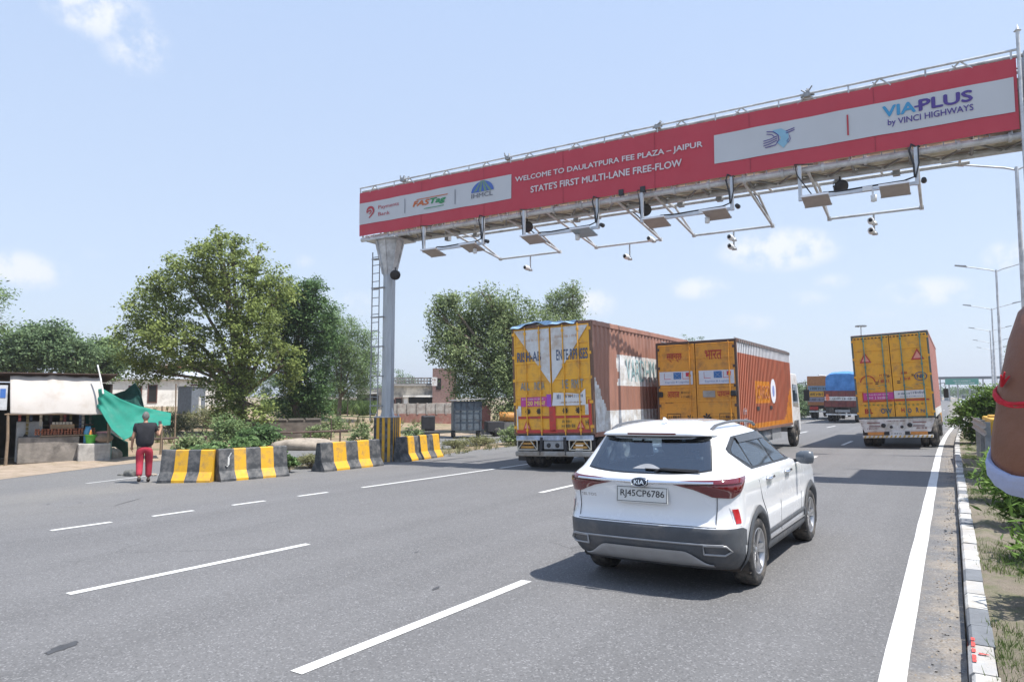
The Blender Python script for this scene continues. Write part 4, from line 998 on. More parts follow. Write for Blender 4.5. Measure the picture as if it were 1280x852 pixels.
# ---------------------------------------------------------------- yellow container truck in the right lane
def truck_yellow():
    W, z0, z1, L = 2.5, 1.10, 4.16, 10.6
    T = thing('container_truck', 'yellow doored container truck with red triangles and white bumper in the right lane', 'truck', (-1.66, 28.95, -.035), 0)
    DF = mat('dark_green_frame', (.10, .13, .12), .6, var=.35, scale=14)
    doors(T, W, z0, z1, YEL, DF, GREENB, (.30, .82), 6, YEL); chassis(T, L, z0)
    tri_reflector(T, -.82, 3.28, .40, .38, -.027); tri_reflector(T, .86, 3.30, .42, .40, -.027)
    redt = MATS['deep_red_lettering']; blk = MATS['black_lettering']
    b = MB()
    for k in range(15):
        t = math.pi * (.05 + .9 * k / 14); b.box(-.80 + .24 * math.cos(t) - .018, -.80 + .24 * math.cos(t) + .018, -.0262, -.0248, 2.42 + .24 * math.sin(t) - .025, 2.42 + .24 * math.sin(t) + .025)
    scrawl(b, -.95, -.66, 2.36, 2.42, -.026, 50); scrawl(b, -.40, -.16, 2.62, 2.72, -.026, 51); scrawl(b, -.46, -.10, 2.40, 2.52, -.026, 52); scrawl(b, .30, .50, 2.66, 2.76, -.026, 53); scrawl(b, .26, .60, 2.44, 2.56, -.026, 54)
    b.build('red_lettering', redt, T)
    b = MB(); n = 28
    for r0, r1 in ((.155, .185),):
        vs = [(.90 + rr * 1.1 * math.cos(2 * math.pi * i / n), -.0262, 2.56 + rr * .85 * math.sin(2 * math.pi * i / n)) for rr in (r0, r1) for i in range(n)]
        b.add(vs, [(i, (i + 1) % n, n + (i + 1) % n, n + i) for i in range(n)])
    text_on(b, 'NP', .78, 1.02, 2.49, 2.64, -.0262, bold=.03); b.build('permit_emblem', NAVY, T)
    b = MB()
    for x in (-.46, .25): 
        for dz in (0, .06): b.box(x - .1, x, -.028, -.025, 2.34 + dz, 2.37 + dz)
    for x in (-.12, .66): floral(b, x, 2.62, .06, -.027, 5)
    b.build('black_ornament', blk, T)
    k = sticker(T, 'pink_sticker', -.98, .0, 1.78, 2.04, -.030, MAGENTA)
    b = MB(); scrawl(b, -.88, -.15, 1.94, 2.0, -.031, 60); scrawl(b, -.86, -.66, 1.81, 1.90, -.031, 61); scrawl(b, -.60, -.15, 1.80, 1.91, -.031, 62); b.build('lettering', mat('sticker_letter_pale', (.66, .52, .62), .5, var=.05), k)
    k = sticker(T, 'white_sticker', .02, 1.0, 1.80, 2.08, -.030, MATS['sticker_white'])
    b = MB(); scrawl(b, .14, .5, 1.93, 2.0, -.031, 64); scrawl(b, .55, .95, 1.94, 2.04, -.031, 65); scrawl(b, .2, .9, 1.84, 1.88, -.031, 66); b.build('lettering', NAVY, k)
    b = MB(); b.box(-1.02, 1.10, -.0262, -.0248, 1.71, 1.76); b.box(-1.02, -.985, -.0262, -.0248, 1.76, 2.06); b.build('red_band', RED, T)
    b = MB(); text_on(b, 'B', -.98, -.86, 1.28, 1.46, -.0265, bold=.02); text_on(b, 'L', -.80, -.72, 1.28, 1.46, -.0265, bold=.02); text_on(b, 'H', .20, .30, 1.30, 1.46, -.0265, bold=.02); b.build('lettering', redt, T)
    b = MB(); text_on(b, 'OW', -.46, -.10, 1.27, 1.46, -.0265, bold=.02); text_on(b, 'O', .40, .52, 1.27, 1.44, -.0265, bold=.02); text_on(b, 'R', .66, .74, 1.28, 1.46, -.0265, bold=.02); text_on(b, 'N', .80, .92, 1.28, 1.40, -.0265, bold=.01); b.build('lettering', NAVY, T)
    b = MB(); 
    for i in range(14): floral(b, -.95 + i * .14, 1.58 + .03 * math.sin(i), .05, -.0265, 5)
    b.build('green_scroll', mat('green_scroll', (.10, .20, .06), .6, var=.2), T)
    def zones(y, z): return 1 if z < z0 + .28 else 0
    for s in (-1, 1): corr_side(s * (W / 2 - .005), .10, L, z0, z1 - .02, s, zones, 'side_wall', [mat('red_brown_side', (.34, .15, .125), .55, var=.1), WHITEP], T)
    b = MB(); b.box(-W / 2, W / 2, .05, L, z1 - .015, z1 + .03)
    for s in (-1, 1): b.box(*sorted((s * (W / 2 - .06), s * (W / 2 + .012))), .10, L, z1 - .09, z1 - .016)
    b.build('roof', MATS['red_brown_side'], T)
    b = MB()
    for i in range(20): b.box(-1.15 + i * .118, -1.09 + i * .118, -.02, -.013, z1 - .135, z1 - .085)
    kind(b.build('tassel_trim', BLACK, T), 'stuff')
    b = MB(); b.box(-W / 2 + .02, W / 2 - .02, L - .05, L, z0, z1 - .02); b.build('front_wall', MATS['red_brown_side'], T)
    # painted tail panel tapering to the bumper
    b = MB(); b.add([(-1.22, -.03, 1.08), (1.22, -.03, 1.08), (1.06, .02, .62), (-1.06, .02, .62)], [(0, 3, 2, 1)]); b.box(-1.05, 1.05, .021, .06, .6, 1.0)
    tp = b.build('tail_panel', WHITEP, T)
    b = MB()
    for s in (-1, 1):
        for z, w in ((.93, .42), (.80, .36)): b.box(*sorted((s * .52, s * (.52 + w))), -.045, -.035, z, z + .03)
        for i in range(5): b.bar((s * (1.16 - i * .0), -.04, 1.04 - i * .09), (s * (1.06), -.035, 1.0 - i * .09), .02, .004)
    scrawl(b, -.95, -.6, .70, .77, -.03, 70); scrawl(b, .62, .96, .70, .77, -.03, 71); scrawl(b, -.3, .3, .98, 1.02, -.04, 72); b.build('panel_ornament', mat('dark_red_ornament', (.18, .06, .06), .6, var=.2), tp)
    b = MB()
    for s in (-1, 1):
        b = MB(); b.lathe([(-.05, .001), (-.05, .075), (0, .08)], 16, 'y', (s * .42, -.0, .84)); b.build('lamp_hole', BLACK, tp)
        b = MB(); b.lathe([(-.05, .001), (-.05, .05), (0, .05)], 14, 'y', (s * .17, .0, .78)); b.build('lamp_hole', BLACK, tp)
        b = MB(); b.box(*sorted((s * .25, s * .40)), -.02, .02, .52, .62); b.build('lamp_hole', BLACK, tp)
    for s in (-1, 1): 
        b = MB(); b.box(*sorted((s * .42, s * .95)), -.05, .0, .50, .61); b.build('tail_plate', mat('orange_plate', (.58, .24, .05), .5, var=.15), T)
    b = MB(); b.box(-.24, .24, -.05, .0, .49, .61); np_ = b.build('number_plate', WHITEP, T); b = MB(); scrawl(b, -.18, .18, .52, .58, -.051, 77); b.build('lettering', BLACK, np_)
    b = MB(); b.box(-1.12, 1.12, -.09, .04, .40, .49); bm_ = bevel(b.build('bumper', WHITEP, T), .01)
    b = MB()
    for i in range(16): b.add([(-1.08 + i * .14, -.0925, .405), (-1.02 + i * .14, -.0925, .405), (-.98 + i * .14, -.0925, .485), (-1.04 + i * .14, -.0925, .485)], [(0, 1, 2, 3)])
    b.build('bumper_stripe', mat('bumper_stripe', (.5, .33, .08), .5, var=.1), bm_)
    dual_wheels(T, (1.5, 2.9), (1.09, .80), .50); dual_wheels(T, (9.5,), (1.09,), .5)
    cab(T, L + .2, mat('cab_ochre', (.5, .25, .05), .5, var=.1), 2.4, 2.9)
    T.rotation_euler = (0, R(-2.6), R(-.4))
    return T
truck_yellow()

# ---------------------------------------------------------------- open truck with blue covered load, and slatted lorry
def truck_blue_load():
    T = thing('open_truck', 'maroon open truck carrying a load under blue tarpaulin, half hidden behind the yellow truck', 'truck', (-6.85, 57.4, -.10), 0)
    W, z0, z1, L = 2.5, 1.15, 2.35, 8.0
    b = MB(); b.box(-W / 2, W / 2, 0, .07, z0, z1); t = b.build('tail_board', DRED, T)
    b = MB(); b.box(-1.2, 1.2, -.03, -.012, 1.62, 1.92); wp = b.build('white_band', WHITEP, t); b = MB(); scrawl(b, -.65, 1.1, 1.68, 1.85, -.031, 80); b.build('lettering', BLACK, wp)
    b = MB(); floral(b, -1.0, 1.77, .2, -.032, 8); b.box(-1.1, -.92, -.033, -.031, 1.9, 2.1); b.build('red_ornament', REFL, wp)
    b = MB(); 
    for i in range(6): b.box(-W / 2 + i * .488, -W / 2 + .06 + i * .488, -.02, -.001, z0, z1)
    b.box(-.3, .3, -.03, -.012, 1.30, 1.5); b.build('board_frame', mat('maroon_frame', (.13, .03, .03), .6, var=.2), t)
    for s in (-1, 1): b = MB(); b.box(*sorted((s * W / 2, s * (W / 2 - .06))), .07, L, z0, z1); b.build('side_board', DRED, T)
    b = MB(); b.box(-W / 2, W / 2, .07, L, z0 - .08, z0); b.build('bed', DARK, T); chassis(T, L, z0 - .05)
    b = MB(); b.box(-1.15, 1.15, -.05, .05, .55, .64); b.build('bumper', WHITEP, T)
    for s in (-1, 1): b = MB(); b.box(*sorted((s * .55, s * 1.15)), -.02, .05, .66, 1.1); b.build('mud_guard', DARK, T)
    b = MB(); b.box(-.5, .5, -.03, .03, .75, .95); b.build('number_plate', STEEL_D, T)
    dual_wheels(T, (1.8, 3.1), (1.08, .79), .5); dual_wheels(T, (9.4,), (1.08,), .5); cab(T, L + .2, DRED, 2.4, 2.8)
    b = MB()
    def ld(u, v):
        a = math.pi * u; x = -math.copysign(abs(math.cos(a)) ** .6, math.cos(a)) * 1.14; sq = abs(math.sin(a)) ** .2
        return Vector((x * (1 if 0 < u < 1 else 1), .15 + 7.3 * v, 2.2 + 1.62 * sq * (1 - .12 * (2 * v - 1) ** 4) + .05 * math.sin(v * 40) * math.sin(u * 15)))
    b.grid(ld, 24, 30); b.add([ld(i / 24, 0) for i in range(25)], [tuple(range(25))]); b.add([ld(i / 24, 1) for i in range(25)], [tuple(range(25))])
    o = b.build('covered_load', mat('blue_tarpaulin', (.04, .19, .50), .5, var=.2, scale=3, col2=(.09, .28, .62))); o.location = T.location
    tag(o, 'big blue tarpaulin covered load heaped on the maroon open truck', 'load')
truck_blue_load()
def truck_slats():
    T = thing('slatted_lorry', 'orange lorry with faded bands and pale side rails, farthest of the trucks', 'truck', (-9.5, 66.7, -.15), 0)
    W, z0, z1, L = 2.5, 1.2, 3.75, 7.5
    b = MB(); b.box(-W / 2, W / 2, 0, .07, z0, z1); t = b.build('tail_wall', mat('orange_brown_wall', (.42, .17, .06), .6, var=.2), T)
    for nm, a, c, m in (('blue_band', 2.45, 2.9, mat('faded_blue', (.20, .28, .36), .6, var=.2)), ('yellow_band', 1.95, 2.4, YEL), ('grey_band', 1.5, 1.9, mat('grey_lilac', (.30, .28, .34), .6, var=.2))):
        b = MB(); b.box(-1.2, 1.2, -.012, -.001, a, c); k = b.build(nm, m, t); b = MB(); scrawl(b, -1.0, .9, a + .1, c - .1, -.014, int(a * 50)); b.build('lettering', DARK, k)
    for s in (-1, 1):
        b = MB(); b.box(*sorted((s * W / 2, s * (W / 2 - .05))), .07, L, z0, z1 - .05); w_ = b.build('side_wall', mat('orange_brown_wall', (.42, .17, .06)), T)
        b = MB()
        for z in (2.0, 2.45, 2.9, 3.35): b.box(*sorted((s * (W / 2 + .002), s * (W / 2 + .05))), .1, L, z, z + .07)
        b.box(*sorted((s * (W / 2 + .002), s * (W / 2 + .03))), .1, L, 1.3, 1.75); b.build('side_rail', WHITEP, w_)
    b = MB(); b.box(-W / 2, W / 2, .07, L, z0 - .08, z0); b.build('bed', DARK, T); chassis(T, L, z0 - .05)
    b = MB(); b.box(-1.15, 1.15, -.05, .05, .6, .72); b.build('bumper', WHITEP, T)
    for s in (-1, 1): b = MB(); b.box(*sorted((s * .4, s * 1.1)), -.03, .04, .80, 1.1); b.build('tail_lamp', RED, T)
    dual_wheels(T, (1.6,), (1.08, .79), .5); dual_wheels(T, (8.8,), (1.08,), .5); cab(T, L + .2, mat('cab_ochre', (.5, .25, .05)), 2.4, 2.8)
    b = MB()
    for i in range(4): b.tube((-.3, .15, 3.0 + i * .28), (1.0, L, 2.9 + i * .28), .05)
    b.build('pipe_bundle', WHITEP, T)
truck_slats()
# far traffic: a white hatchback, a pale van and a dark one behind it
def small_vehicle(name, label, loc, col, L, W, H, nose, boot):
    T = thing(name, label, 'van' if name == 'van' else 'car', loc, R(-2.1), None); m = mat('paint_' + name + str(int(loc[1])), col, .3, var=.04, coat=.6)
    b = MB(); hw = W / 2; st = [(0, .30, H * .55, .94), (.12, .25, H * .62, 1), (boot, .25, H * .64, 1), (L - nose, .25, H * .62, 1), (L - .1, .28, H * .5, .95), (L, .32, H * .42, .85)]
    vs = []
    for y, a, t, k in st: vs += [(-hw * k, y, a), (-hw * k, y, t * .8), (-hw * .94 * k, y, t), (hw * .94 * k, y, t), (hw * k, y, t * .8), (hw * k, y, a)]
    b.add(vs, [(6 * i + j, 6 * i + (j + 1) % 6, 6 * i + 6 + (j + 1) % 6, 6 * i + 6 + j) for i in range(5) for j in range(6)], 0); b.add(vs, [(0, 1, 2, 3, 4, 5), (30, 31, 32, 33, 34, 35)])
    c0, c1 = (boot * .35, L - nose * .75); t0, t1 = (boot, L - nose * 1.6); q = [(-hw * .90, c0, H * .6), (hw * .90, c0, H * .6), (hw * .9, c1, H * .6), (-hw * .9, c1, H * .6), (-hw * .72, t0, H), (hw * .72, t0, H), (hw * .72, t1, H), (-hw * .72, t1, H)]
    b.add(q, [(0, 1, 5, 4), (1, 2, 6, 5), (2, 3, 7, 6), (3, 0, 4, 7), (4, 5, 6, 7)]); bevel(b.build('body', m, T), .05, 3)
    def lerp3(a, c, t): return Vector(a) + (Vector(c) - Vector(a)) * t
    def win(ia, ib, ic, id_, off, nm):
        A, B_, D, E_ = (Vector(q[i]) for i in (ia, ib, ic, id_)); n_ = (B_ - A).cross(E_ - A).normalized() * .012
        n_ = n_ if n_.dot((A + D) / 2 - Vector((0, L / 2, H * .7))) > 0 else -n_
        P = lambda u, v: (A + (B_ - A) * u) * (1 - v) + (E_ + (D - E_) * u) * v + n_
        b = MB(); b.add([P(.08, .12), P(.92, .12), P(.9, .86), P(.1, .86)], [(0, 1, 2, 3)]); b.build(nm, GLASS, T)
    win(0, 1, 5, 4, 1, 'rear_window'); win(1, 2, 6, 5, 1, 'side_window'); win(3, 0, 4, 7, 1, 'side_window')
    for s in (-1, 1):
        b = MB(); b.box(*sorted((s * hw * .62, s * hw * .93)), -.012, .03, H * .42, H * .55); b.build('tail_lamp', LAMP_RED, T)
        for y in (.75, L - .8):
            b = MB(); b.lathe([(-.1, .001), (-.1, .26), (-.07, .31), (.07, .31), (.1, .26), (.1, .001)], 20, 'x'); b.build('wheel', RUBBER, T).location = (s * (hw - .1), y, .31)
    b = MB(); b.box(-hw * .9, hw * .9, -.03, .05, .22, .42); b.build('bumper', CLAD, T)
    b = MB(); b.box(-.25, .25, -.04, -.031, .55, .66); b.build('number_plate', WHITEP, T)
small_vehicle('hatchback_car', 'small white car far ahead, just right of the yellow truck', (1.62, 100, 0), (.7, .71, .73), 3.9, 1.75, 1.5, 1.0, .5)
small_vehicle('van', 'pale grey van queuing farthest ahead of the small white car', (3.7, 128, .03), (.55, .56, .58), 4.4, 1.9, 2.0, .8, .3)
small_vehicle('sedan_car', 'dark car beside the kerb right of the small white car, far ahead', (4.35, 116, .05), (.06, .06, .07), 4.2, 1.75, 1.45, 1.1, .8)
# ================================================================== TOLL GANTRY
BX0, BX1, YF, YB, ZB, ZT = -17.03, 1.43, 17.4, 18.45, 7.28, 8.82
G = thing('toll_gantry', 'galvanised steel lattice gantry spanning the highway on a striped plinth', 'gantry', (-16.1, 17.9, -.32))
GI = Matrix.Translation((16.1, -17.9, .32))
def gp(b, name, m):                          # a part of the gantry, given in world coordinates
    b.v = [tuple(GI @ Vector(v)) for v in b.v]; return b.build(name, m, G)
b = MB()
yc, zc0, zc1 = YF + .16, ZB - .06, ZT + .10
XR = 6.5
for y in (yc, YB):
    for z in (zc0, zc1): b.tube((BX0 - .05, y, z), (XR, y, z), .075 if z == zc0 else .045, 10)
gp(b, 'chord', STEEL)
b = MB(); nx = 15; st = (XR - BX0) / 20
for i in range(21):
    x = BX0 + st * i
    b.tube((x, yc, zc0), (x, YB, zc0), .035, 6); b.tube((x, yc, zc1), (x, YB, zc1), .03, 6); b.tube((x, yc, zc0), (x, yc, zc1), .03, 6); b.tube((x, YB, zc0), (x, YB, zc1), .03, 6)
    if i < 20:
        x2 = x + st; xm = (x + x2) / 2
        b.tube((x, yc, zc0), (xm, YB, zc0), .028, 6); b.tube((xm, YB, zc0), (x2, yc, zc0), .028, 6); b.tube((x, YB, zc0), (x2, YB, zc1), .028, 6); b.tube((x, yc, zc1), (x2, YB, zc1), .022, 6)
gp(b, 'lattice', mat('lattice_grey', (.20, .205, .21), .55, .2, var=.15))
# flanged joints and clamp knots on the lower chord, the cable clutter along it
b = MB(); rnd = random.Random(5)
for i in range(62):
    x = BX0 + .3 + i * .30 + rnd.uniform(-.06, .06); b.box(x - .012, x + .012, YF + .01, YF + .03, ZB - .05, ZB + .03)
kind(gp(b, 'banner_tie', STEEL_D), 'stuff')
for i in range(21): b = MB(); x = BX0 + .3 + i * .9; b.tube((x - .03, yc, zc0), (x + .03, yc, zc0), .105, 12); gp(b, 'clamp', STEEL)
for x in (-14.6, -13.4, -9.6, -8.9, -6.3, -5.2, -2.2, -.9): b = MB(); b.box(x - .08, x + .08, YB + .66, YB + .84, 7.22, 7.40); gp(b, 'clamp', STEEL_D)
DECK = mat('deck_board_tan', (.72, .66, .52), .8, var=.12, scale=1.2, dirt=(.2, .18, .13), dirt_amt=.3)
b = MB(); b.box(BX0 + .05, XR, yc + .04, YB - .04, zc0 + .10, zc0 + .13); gp(b, 'deck', DECK)
# second lower rail behind the beam
b = MB(); b.tube((-14.2, YB + .75, 7.28), (.6, YB + .75, 7.28), .045, 8); 
for x in (-14, -11.5, -9, -6.5, -3.8, -1.2, .4): b.tube((x, YB, zc0), (x, YB + .75, 7.28), .03, 6)
gp(b, 'rear_rail', STEEL)
# top safety rail with bracing knots
b = MB(); b.tube((BX0, YF - .02, ZT + .17), (BX1 + .05, YF - .02, ZT + .17), .028, 8)
for i in range(13):
    x = BX0 + .02 + 1.53 * i; b.tube((x, YF - .02, ZT - .02), (x, YF - .02, ZT + .17), .02, 6)
    b.tube((x + .42, YF, ZT - .03), (x + .62, YF, ZT + .16), .018, 6); b.tube((x + .66, YF, ZT + .16), (x + .86, YF, ZT - .03), .018, 6); b.tube((x + .5, YF + .01, ZT + .12), (x + 1.0, YB, ZT + .10), .015, 6)
gp(b, 'top_rail', STEEL)
for x in (-15.1, -11.0, -6.3, -2.6):
    b = MB(); rnd = random.Random(int(x * 10)); b.box(x - .07, x + .07, YF - .06, YF + .08, ZT + .10, ZT + .20)
    for k in range(7): b.tube((x + rnd.uniform(-.16, .16), YF, ZT + .12), (x + rnd.uniform(-.2, .2), YF + rnd.uniform(-.1, .1), ZT + rnd.uniform(.2, .32)), .018, 5)
    gp(b, 'rail_joint', STEEL_D)
# pole with welded edges, flared bracket, base plate
b = MB(); n = 8; r = .215; ring = [(-16.1 + r * math.cos(2 * math.pi * (i + .5) / n), 17.9 + r * math.sin(2 * math.pi * (i + .5) / n)) for i in range(n)]
b.prism(ring, 1.0, 7.12, 'xy'); gp(b, 'pole', mat('pole_steel', (.43, .46, .49), .5, .5, var=.1, scale=2, dirt=(.36, .38, .40), dirt_amt=.35, stretch=(3, 3, .4)))
b = MB(); n = 8; vs = []
for zz, rx_, ry_ in ((5.95, .225, .225), (6.05, .24, .24), (7.10, .48, .46), (7.12, .48, .46)):
    vs += [(-16.1 + rx_ * math.cos(2 * math.pi * (i + .5) / n), 17.9 + ry_ * math.sin(2 * math.pi * (i + .5) / n), zz) for i in range(n)]
b.add(vs, [(k * n + i, k * n + (i + 1) % n, (k + 1) * n + (i + 1) % n, (k + 1) * n + i) for k in range(3) for i in range(n)])
for i in range(n):
    t = 2 * math.pi * (i + .5) / n; b.bar((-16.1 + .24 * math.cos(t), 17.9 + .24 * math.sin(t), 6.0), (-16.1 + .51 * math.cos(t), 17.9 + .49 * math.sin(t), 7.1), .03, .05)
b.box(-16.75, -15.45, 17.35, 18.5, 7.121, 7.16); gp(b, 'bracket', STEEL)
b = MB(); b.box(-16.42, -15.78, 17.58, 18.22, 1.135, 1.17)
for s in (-1, 1):
    for t in (-1, 1): b.tube((-16.1 + s * .26, 17.9 + t * .26, 1.17), (-16.1 + s * .26, 17.9 + t * .26, 1.24), .025)
    b.prism([(-16.1 + s * .2, 1.171), (-16.1 + s * .31, 1.171), (-16.1 + s * .2, 1.45)], 17.885, 17.915, 'xz')
gp(b, 'base_plate', STEEL)
# plinth painted with vertical stripes
BARY = mat('barrier_yellow', (.66, .36, .015), .65, var=.1, scale=4, dirt=(.33, .20, .07), dirt_amt=.3, dscale=4)
BARK = mat('barrier_black', (.045, .05, .056), .7, var=.25, scale=4, dirt=(.16, .155, .15), dirt_amt=.36, dscale=4)
b = MB(); n = 7
def sq(k):
    p = k * 4; i = int(p) % 4; f = p - int(p); c = [(-.34, -.34), (.34, -.34), (.34, .34), (-.34, .34), (-.34, -.34)]; return (c[i][0] + (c[i + 1][0] - c[i][0]) * f, c[i][1] + (c[i + 1][1] - c[i][1]) * f)
for k in range(4 * n):
    p, q = sq(k / (4 * n)), sq(((k + 1) % (4 * n)) / (4 * n)); rz = R(20)
    ro = lambda a: (-16.1 + a[0] * math.cos(rz) - a[1] * math.sin(rz), 17.9 + a[0] * math.sin(rz) + a[1] * math.cos(rz))
    p, q = ro(p), ro(q); b.add([(*p, -.5), (*q, -.5), (*q, 1.13), (*p, 1.13)], [(0, 1, 2, 3)], k % 2)
cn = [ro(c) for c in ((-.34, -.34), (.34, -.34), (.34, .34), (-.34, .34))]; b.add([(*c, 1.13) for c in cn], [(0, 1, 2, 3)], 2)
gp(b, 'plinth', [BARK, BARY, mat('concrete', (.36, .34, .31), .9, var=.15, bump=.3, dirt=(.2, .18, .16), dirt_amt=.35)])
# ladder on the pole
b = MB(); lx, ly = -16.62, 17.62
b.tube((lx, ly, 1.0), (lx, ly, 6.75), .02, 6); b.tube((-16.28, ly - .02, 1.0), (-16.28, ly - .02, 6.6), .018, 6)
for i in range(20): z = 1.25 + i * .28; b.tube((lx, ly, z), (-16.28, ly - .02, z), .014, 6)
for i in range(6): z = 1.5 + i * 1.0; b.box(lx - .05, -16.12, ly - .01, ly + .16, z, z + .03)
gp(b, 'ladder', STEEL_D)
# median column and its bracket (just outside the picture), end post with finial
b = MB(); ring = [(2.35 + .26 * math.cos(2 * math.pi * (i + .5) / n), 18.0 + .26 * math.sin(2 * math.pi * (i + .5) / n)) for i in range(n)]; b.prism(ring, .05, 7.1, 'xy'); gp(b, 'pole', MATS['pole_steel'])
b = MB(); b.prism([(2.2, 5.9), (1.64, 6.75), (1.64, 7.1), (2.4, 7.1), (3.06, 7.1), (3.06, 6.75), (2.5, 5.9)], 17.75, 17.85, 'xz'); b.prism([(2.2, 5.9), (1.64, 6.75), (1.64, 7.1), (2.4, 7.1), (3.06, 7.1), (3.06, 6.75), (2.5, 5.9)], 18.25, 18.35, 'xz'); b.box(1.6, 3.1, 17.3, 18.6, 7.101, 7.14); gp(b, 'bracket', STEEL)
b = MB(); b.box(1.56, 2.95, YF + .02, YB + .1, 7.42, 8.95); gp(b, 'junction_box', mat('grey_box_paint', (.33, .37, .41), .6, var=.08))
b = MB(); b.tube((BX1 + .05, YF - .04, 6.2), (BX1 + .05, YF - .04, ZT + .55), .035, 8); b.lathe([(0, .001), (.0, .07), (.04, .03), (.16, .001)], 10, 'z', (BX1 + .05, YF - .04, ZT + .55)); b.tube((BX1 + .12, YF, 5.9), (BX1 + .12, YF, 7.2), .05, 8); gp(b, 'end_post', STEEL)
# unseen deck over the other carriageway, added for its wide road shadow
b = MB(); b.box(1.95, 11.5, YB + .12, YB + 2.4, 8.70, 8.76); 
for i in range(12): b.tube((2.0 + i * .8, YB + 2.38, 8.76), (2.0 + i * .8, YB + 2.38, 9.7), .02, 6)
b.tube((1.95, YB + 2.38, 9.7), (11.5, YB + 2.38, 9.7), .02, 6); gp(b, 'shadow_deck', STEEL_D)
b = MB(); b.tube((XR, yc, zc0), (14.8, yc, zc0), .075); b.tube((XR, YB, zc0), (14.8, YB, zc0), .075); b.tube((XR, yc, zc1), (14.8, yc, zc1), .05); b.tube((XR, YB, zc1), (14.8, YB, zc1), .05); gp(b, 'chord', STEEL)
b = MB(); ring = [(14.6 + .25 * math.cos(2 * math.pi * (i + .5) / n), 18.0 + .25 * math.sin(2 * math.pi * (i + .5) / n)) for i in range(n)]; b.prism(ring, .0, 7.1, 'xy'); gp(b, 'pole', MATS['pole_steel'])

# ---- the printed banner (front) and the back-to-back banner facing the other way
FLEX_R = mat('banner_red', (.46, .042, .066), .55, var=.03, scale=1.2)
FLEX_W = mat('banner_white', (.50, .52, .545), .55, var=.03, scale=1.2)
b = MB(); 
nb = 110
def wavy(x, z): return YF + .012 * math.sin(x * 3.3 + z * 2) + .005 * math.sin(x * 7.1)
xs = [BX0 + (BX1 - BX0) * i / nb for i in range(nb + 1)]
zs_ = [ZB + .03, 7.69, 7.9, 8.15, 8.46, ZT]
XL1, XR0 = -10.85, at(893, 178, YF).x
for i in range(nb):
    for j in range(5):
        xm = (xs[i] + xs[i + 1]) / 2
        q = [(xs[i], wavy(xs[i], zs_[j]), zs_[j]), (xs[i + 1], wavy(xs[i + 1], zs_[j]), zs_[j]), (xs[i + 1], wavy(xs[i + 1], zs_[j + 1]), zs_[j + 1]), (xs[i], wavy(xs[i], zs_[j + 1]), zs_[j + 1])]
        b.add(q, [(0, 1, 2, 3)], 0, True)
BN = b.build('welcome_banner', [FLEX_R]); BN.location = (0, -.02, 0)
tag(BN, 'long red banner welcoming drivers to the fee plaza, stretched along the front of the gantry', 'banner')
def on_banner(name, m, fn, d=.030):
    b = MB(); fn(b); b.v = [(x, wavy(x, z) - d + y, z) for x, y, z in b.v]; return b.build(name, m, BN)
def strip_panel(x0, x1, z0, z1):
    def f(b):
        n = 72
        for i in range(n):
            a, c = x0 + (x1 - x0) * i / n, x0 + (x1 - x0) * (i + 1) / n; b.add([(a, 0, z0), (c, 0, z0), (c, 0, z1), (a, 0, z1)], [(0, 1, 2, 3)], 0, True)
    return f
on_banner('white_panel', FLEX_W, strip_panel(BX0 + .02, XL1, 7.70, 8.44), .015)
on_banner('white_panel', FLEX_W, strip_panel(XR0, BX1 - .06, 7.68, 8.42), .015)
def seams(b):
    for k in range(1, 7):
        xs_ = BX0 + (BX1 - BX0) * k / 7 + .11 * math.sin(k * 2.1)
        for a, c in ((ZB + .035, 7.69), (8.45, ZT - .005)) if not XL1 < xs_ < XR0 else ((ZB + .035, ZT - .005),): b.box(xs_ - .006, xs_ + .006, -.001, 0, a, c)
on_banner('panel_seam', mat('banner_seam', (.30, .03, .05), .6, var=.1), seams, .012)
LW = mat('banner_lettering_white', (.60, .56, .58), .5, var=.02)
xw0, xw1 = at(645, 222, YF).x, at(879, 182, YF).x; xv0, xv1 = at(664, 232, YF).x, at(853, 200, YF).x
on_banner('lettering', LW, lambda b: (text_on(b, 'WELCOME TO DAULATPURA FEE PLAZA – JAIPUR', xw0, xw1, 8.13, 8.33, 0, bold=.014), text_on(b, "STATE'S FIRST MULTI-LANE FREE-FLOW", xv0, xv1, 7.77, 7.97, 0, bold=.014)))
LRED = mat('logo_red_ink', (.42, .035, .05), .5, var=.03); LBLU = mat('logo_navy_ink', (.045, .045, .22), .5, var=.03); LCY = mat('logo_cyan_ink', (.045, .27, .50), .5, var=.03)
LPUR = mat('logo_violet_ink', (.07, .04, .24), .5, var=.03); LGR = mat('logo_green_ink', (.03, .25, .10), .5, var=.03); LOR = mat('logo_orange_ink', (.50, .13, .04), .5, var=.03); LGY = mat('logo_grey_ink', (.16, .17, .20), .5, var=.03)
def arc_band(b, cx, cz, pts, w):              # thick stroke through points (x, z), widths w
    n = len(pts); vs = []
    for i, (x, z) in enumerate(pts):
        a = Vector(pts[min(i + 1, n - 1)]) - Vector(pts[max(i - 1, 0)]); a.normalize(); ww = w[i] if isinstance(w, list) else w
        vs += [(cx + x - a.y * ww / 2, 0, cz + z + a.x * ww / 2), (cx + x + a.y * ww / 2, 0, cz + z - a.x * ww / 2)]
    b.add(vs, [(2 * i, 2 * i + 1, 2 * i + 3, 2 * i + 2) for i in range(n - 1)])
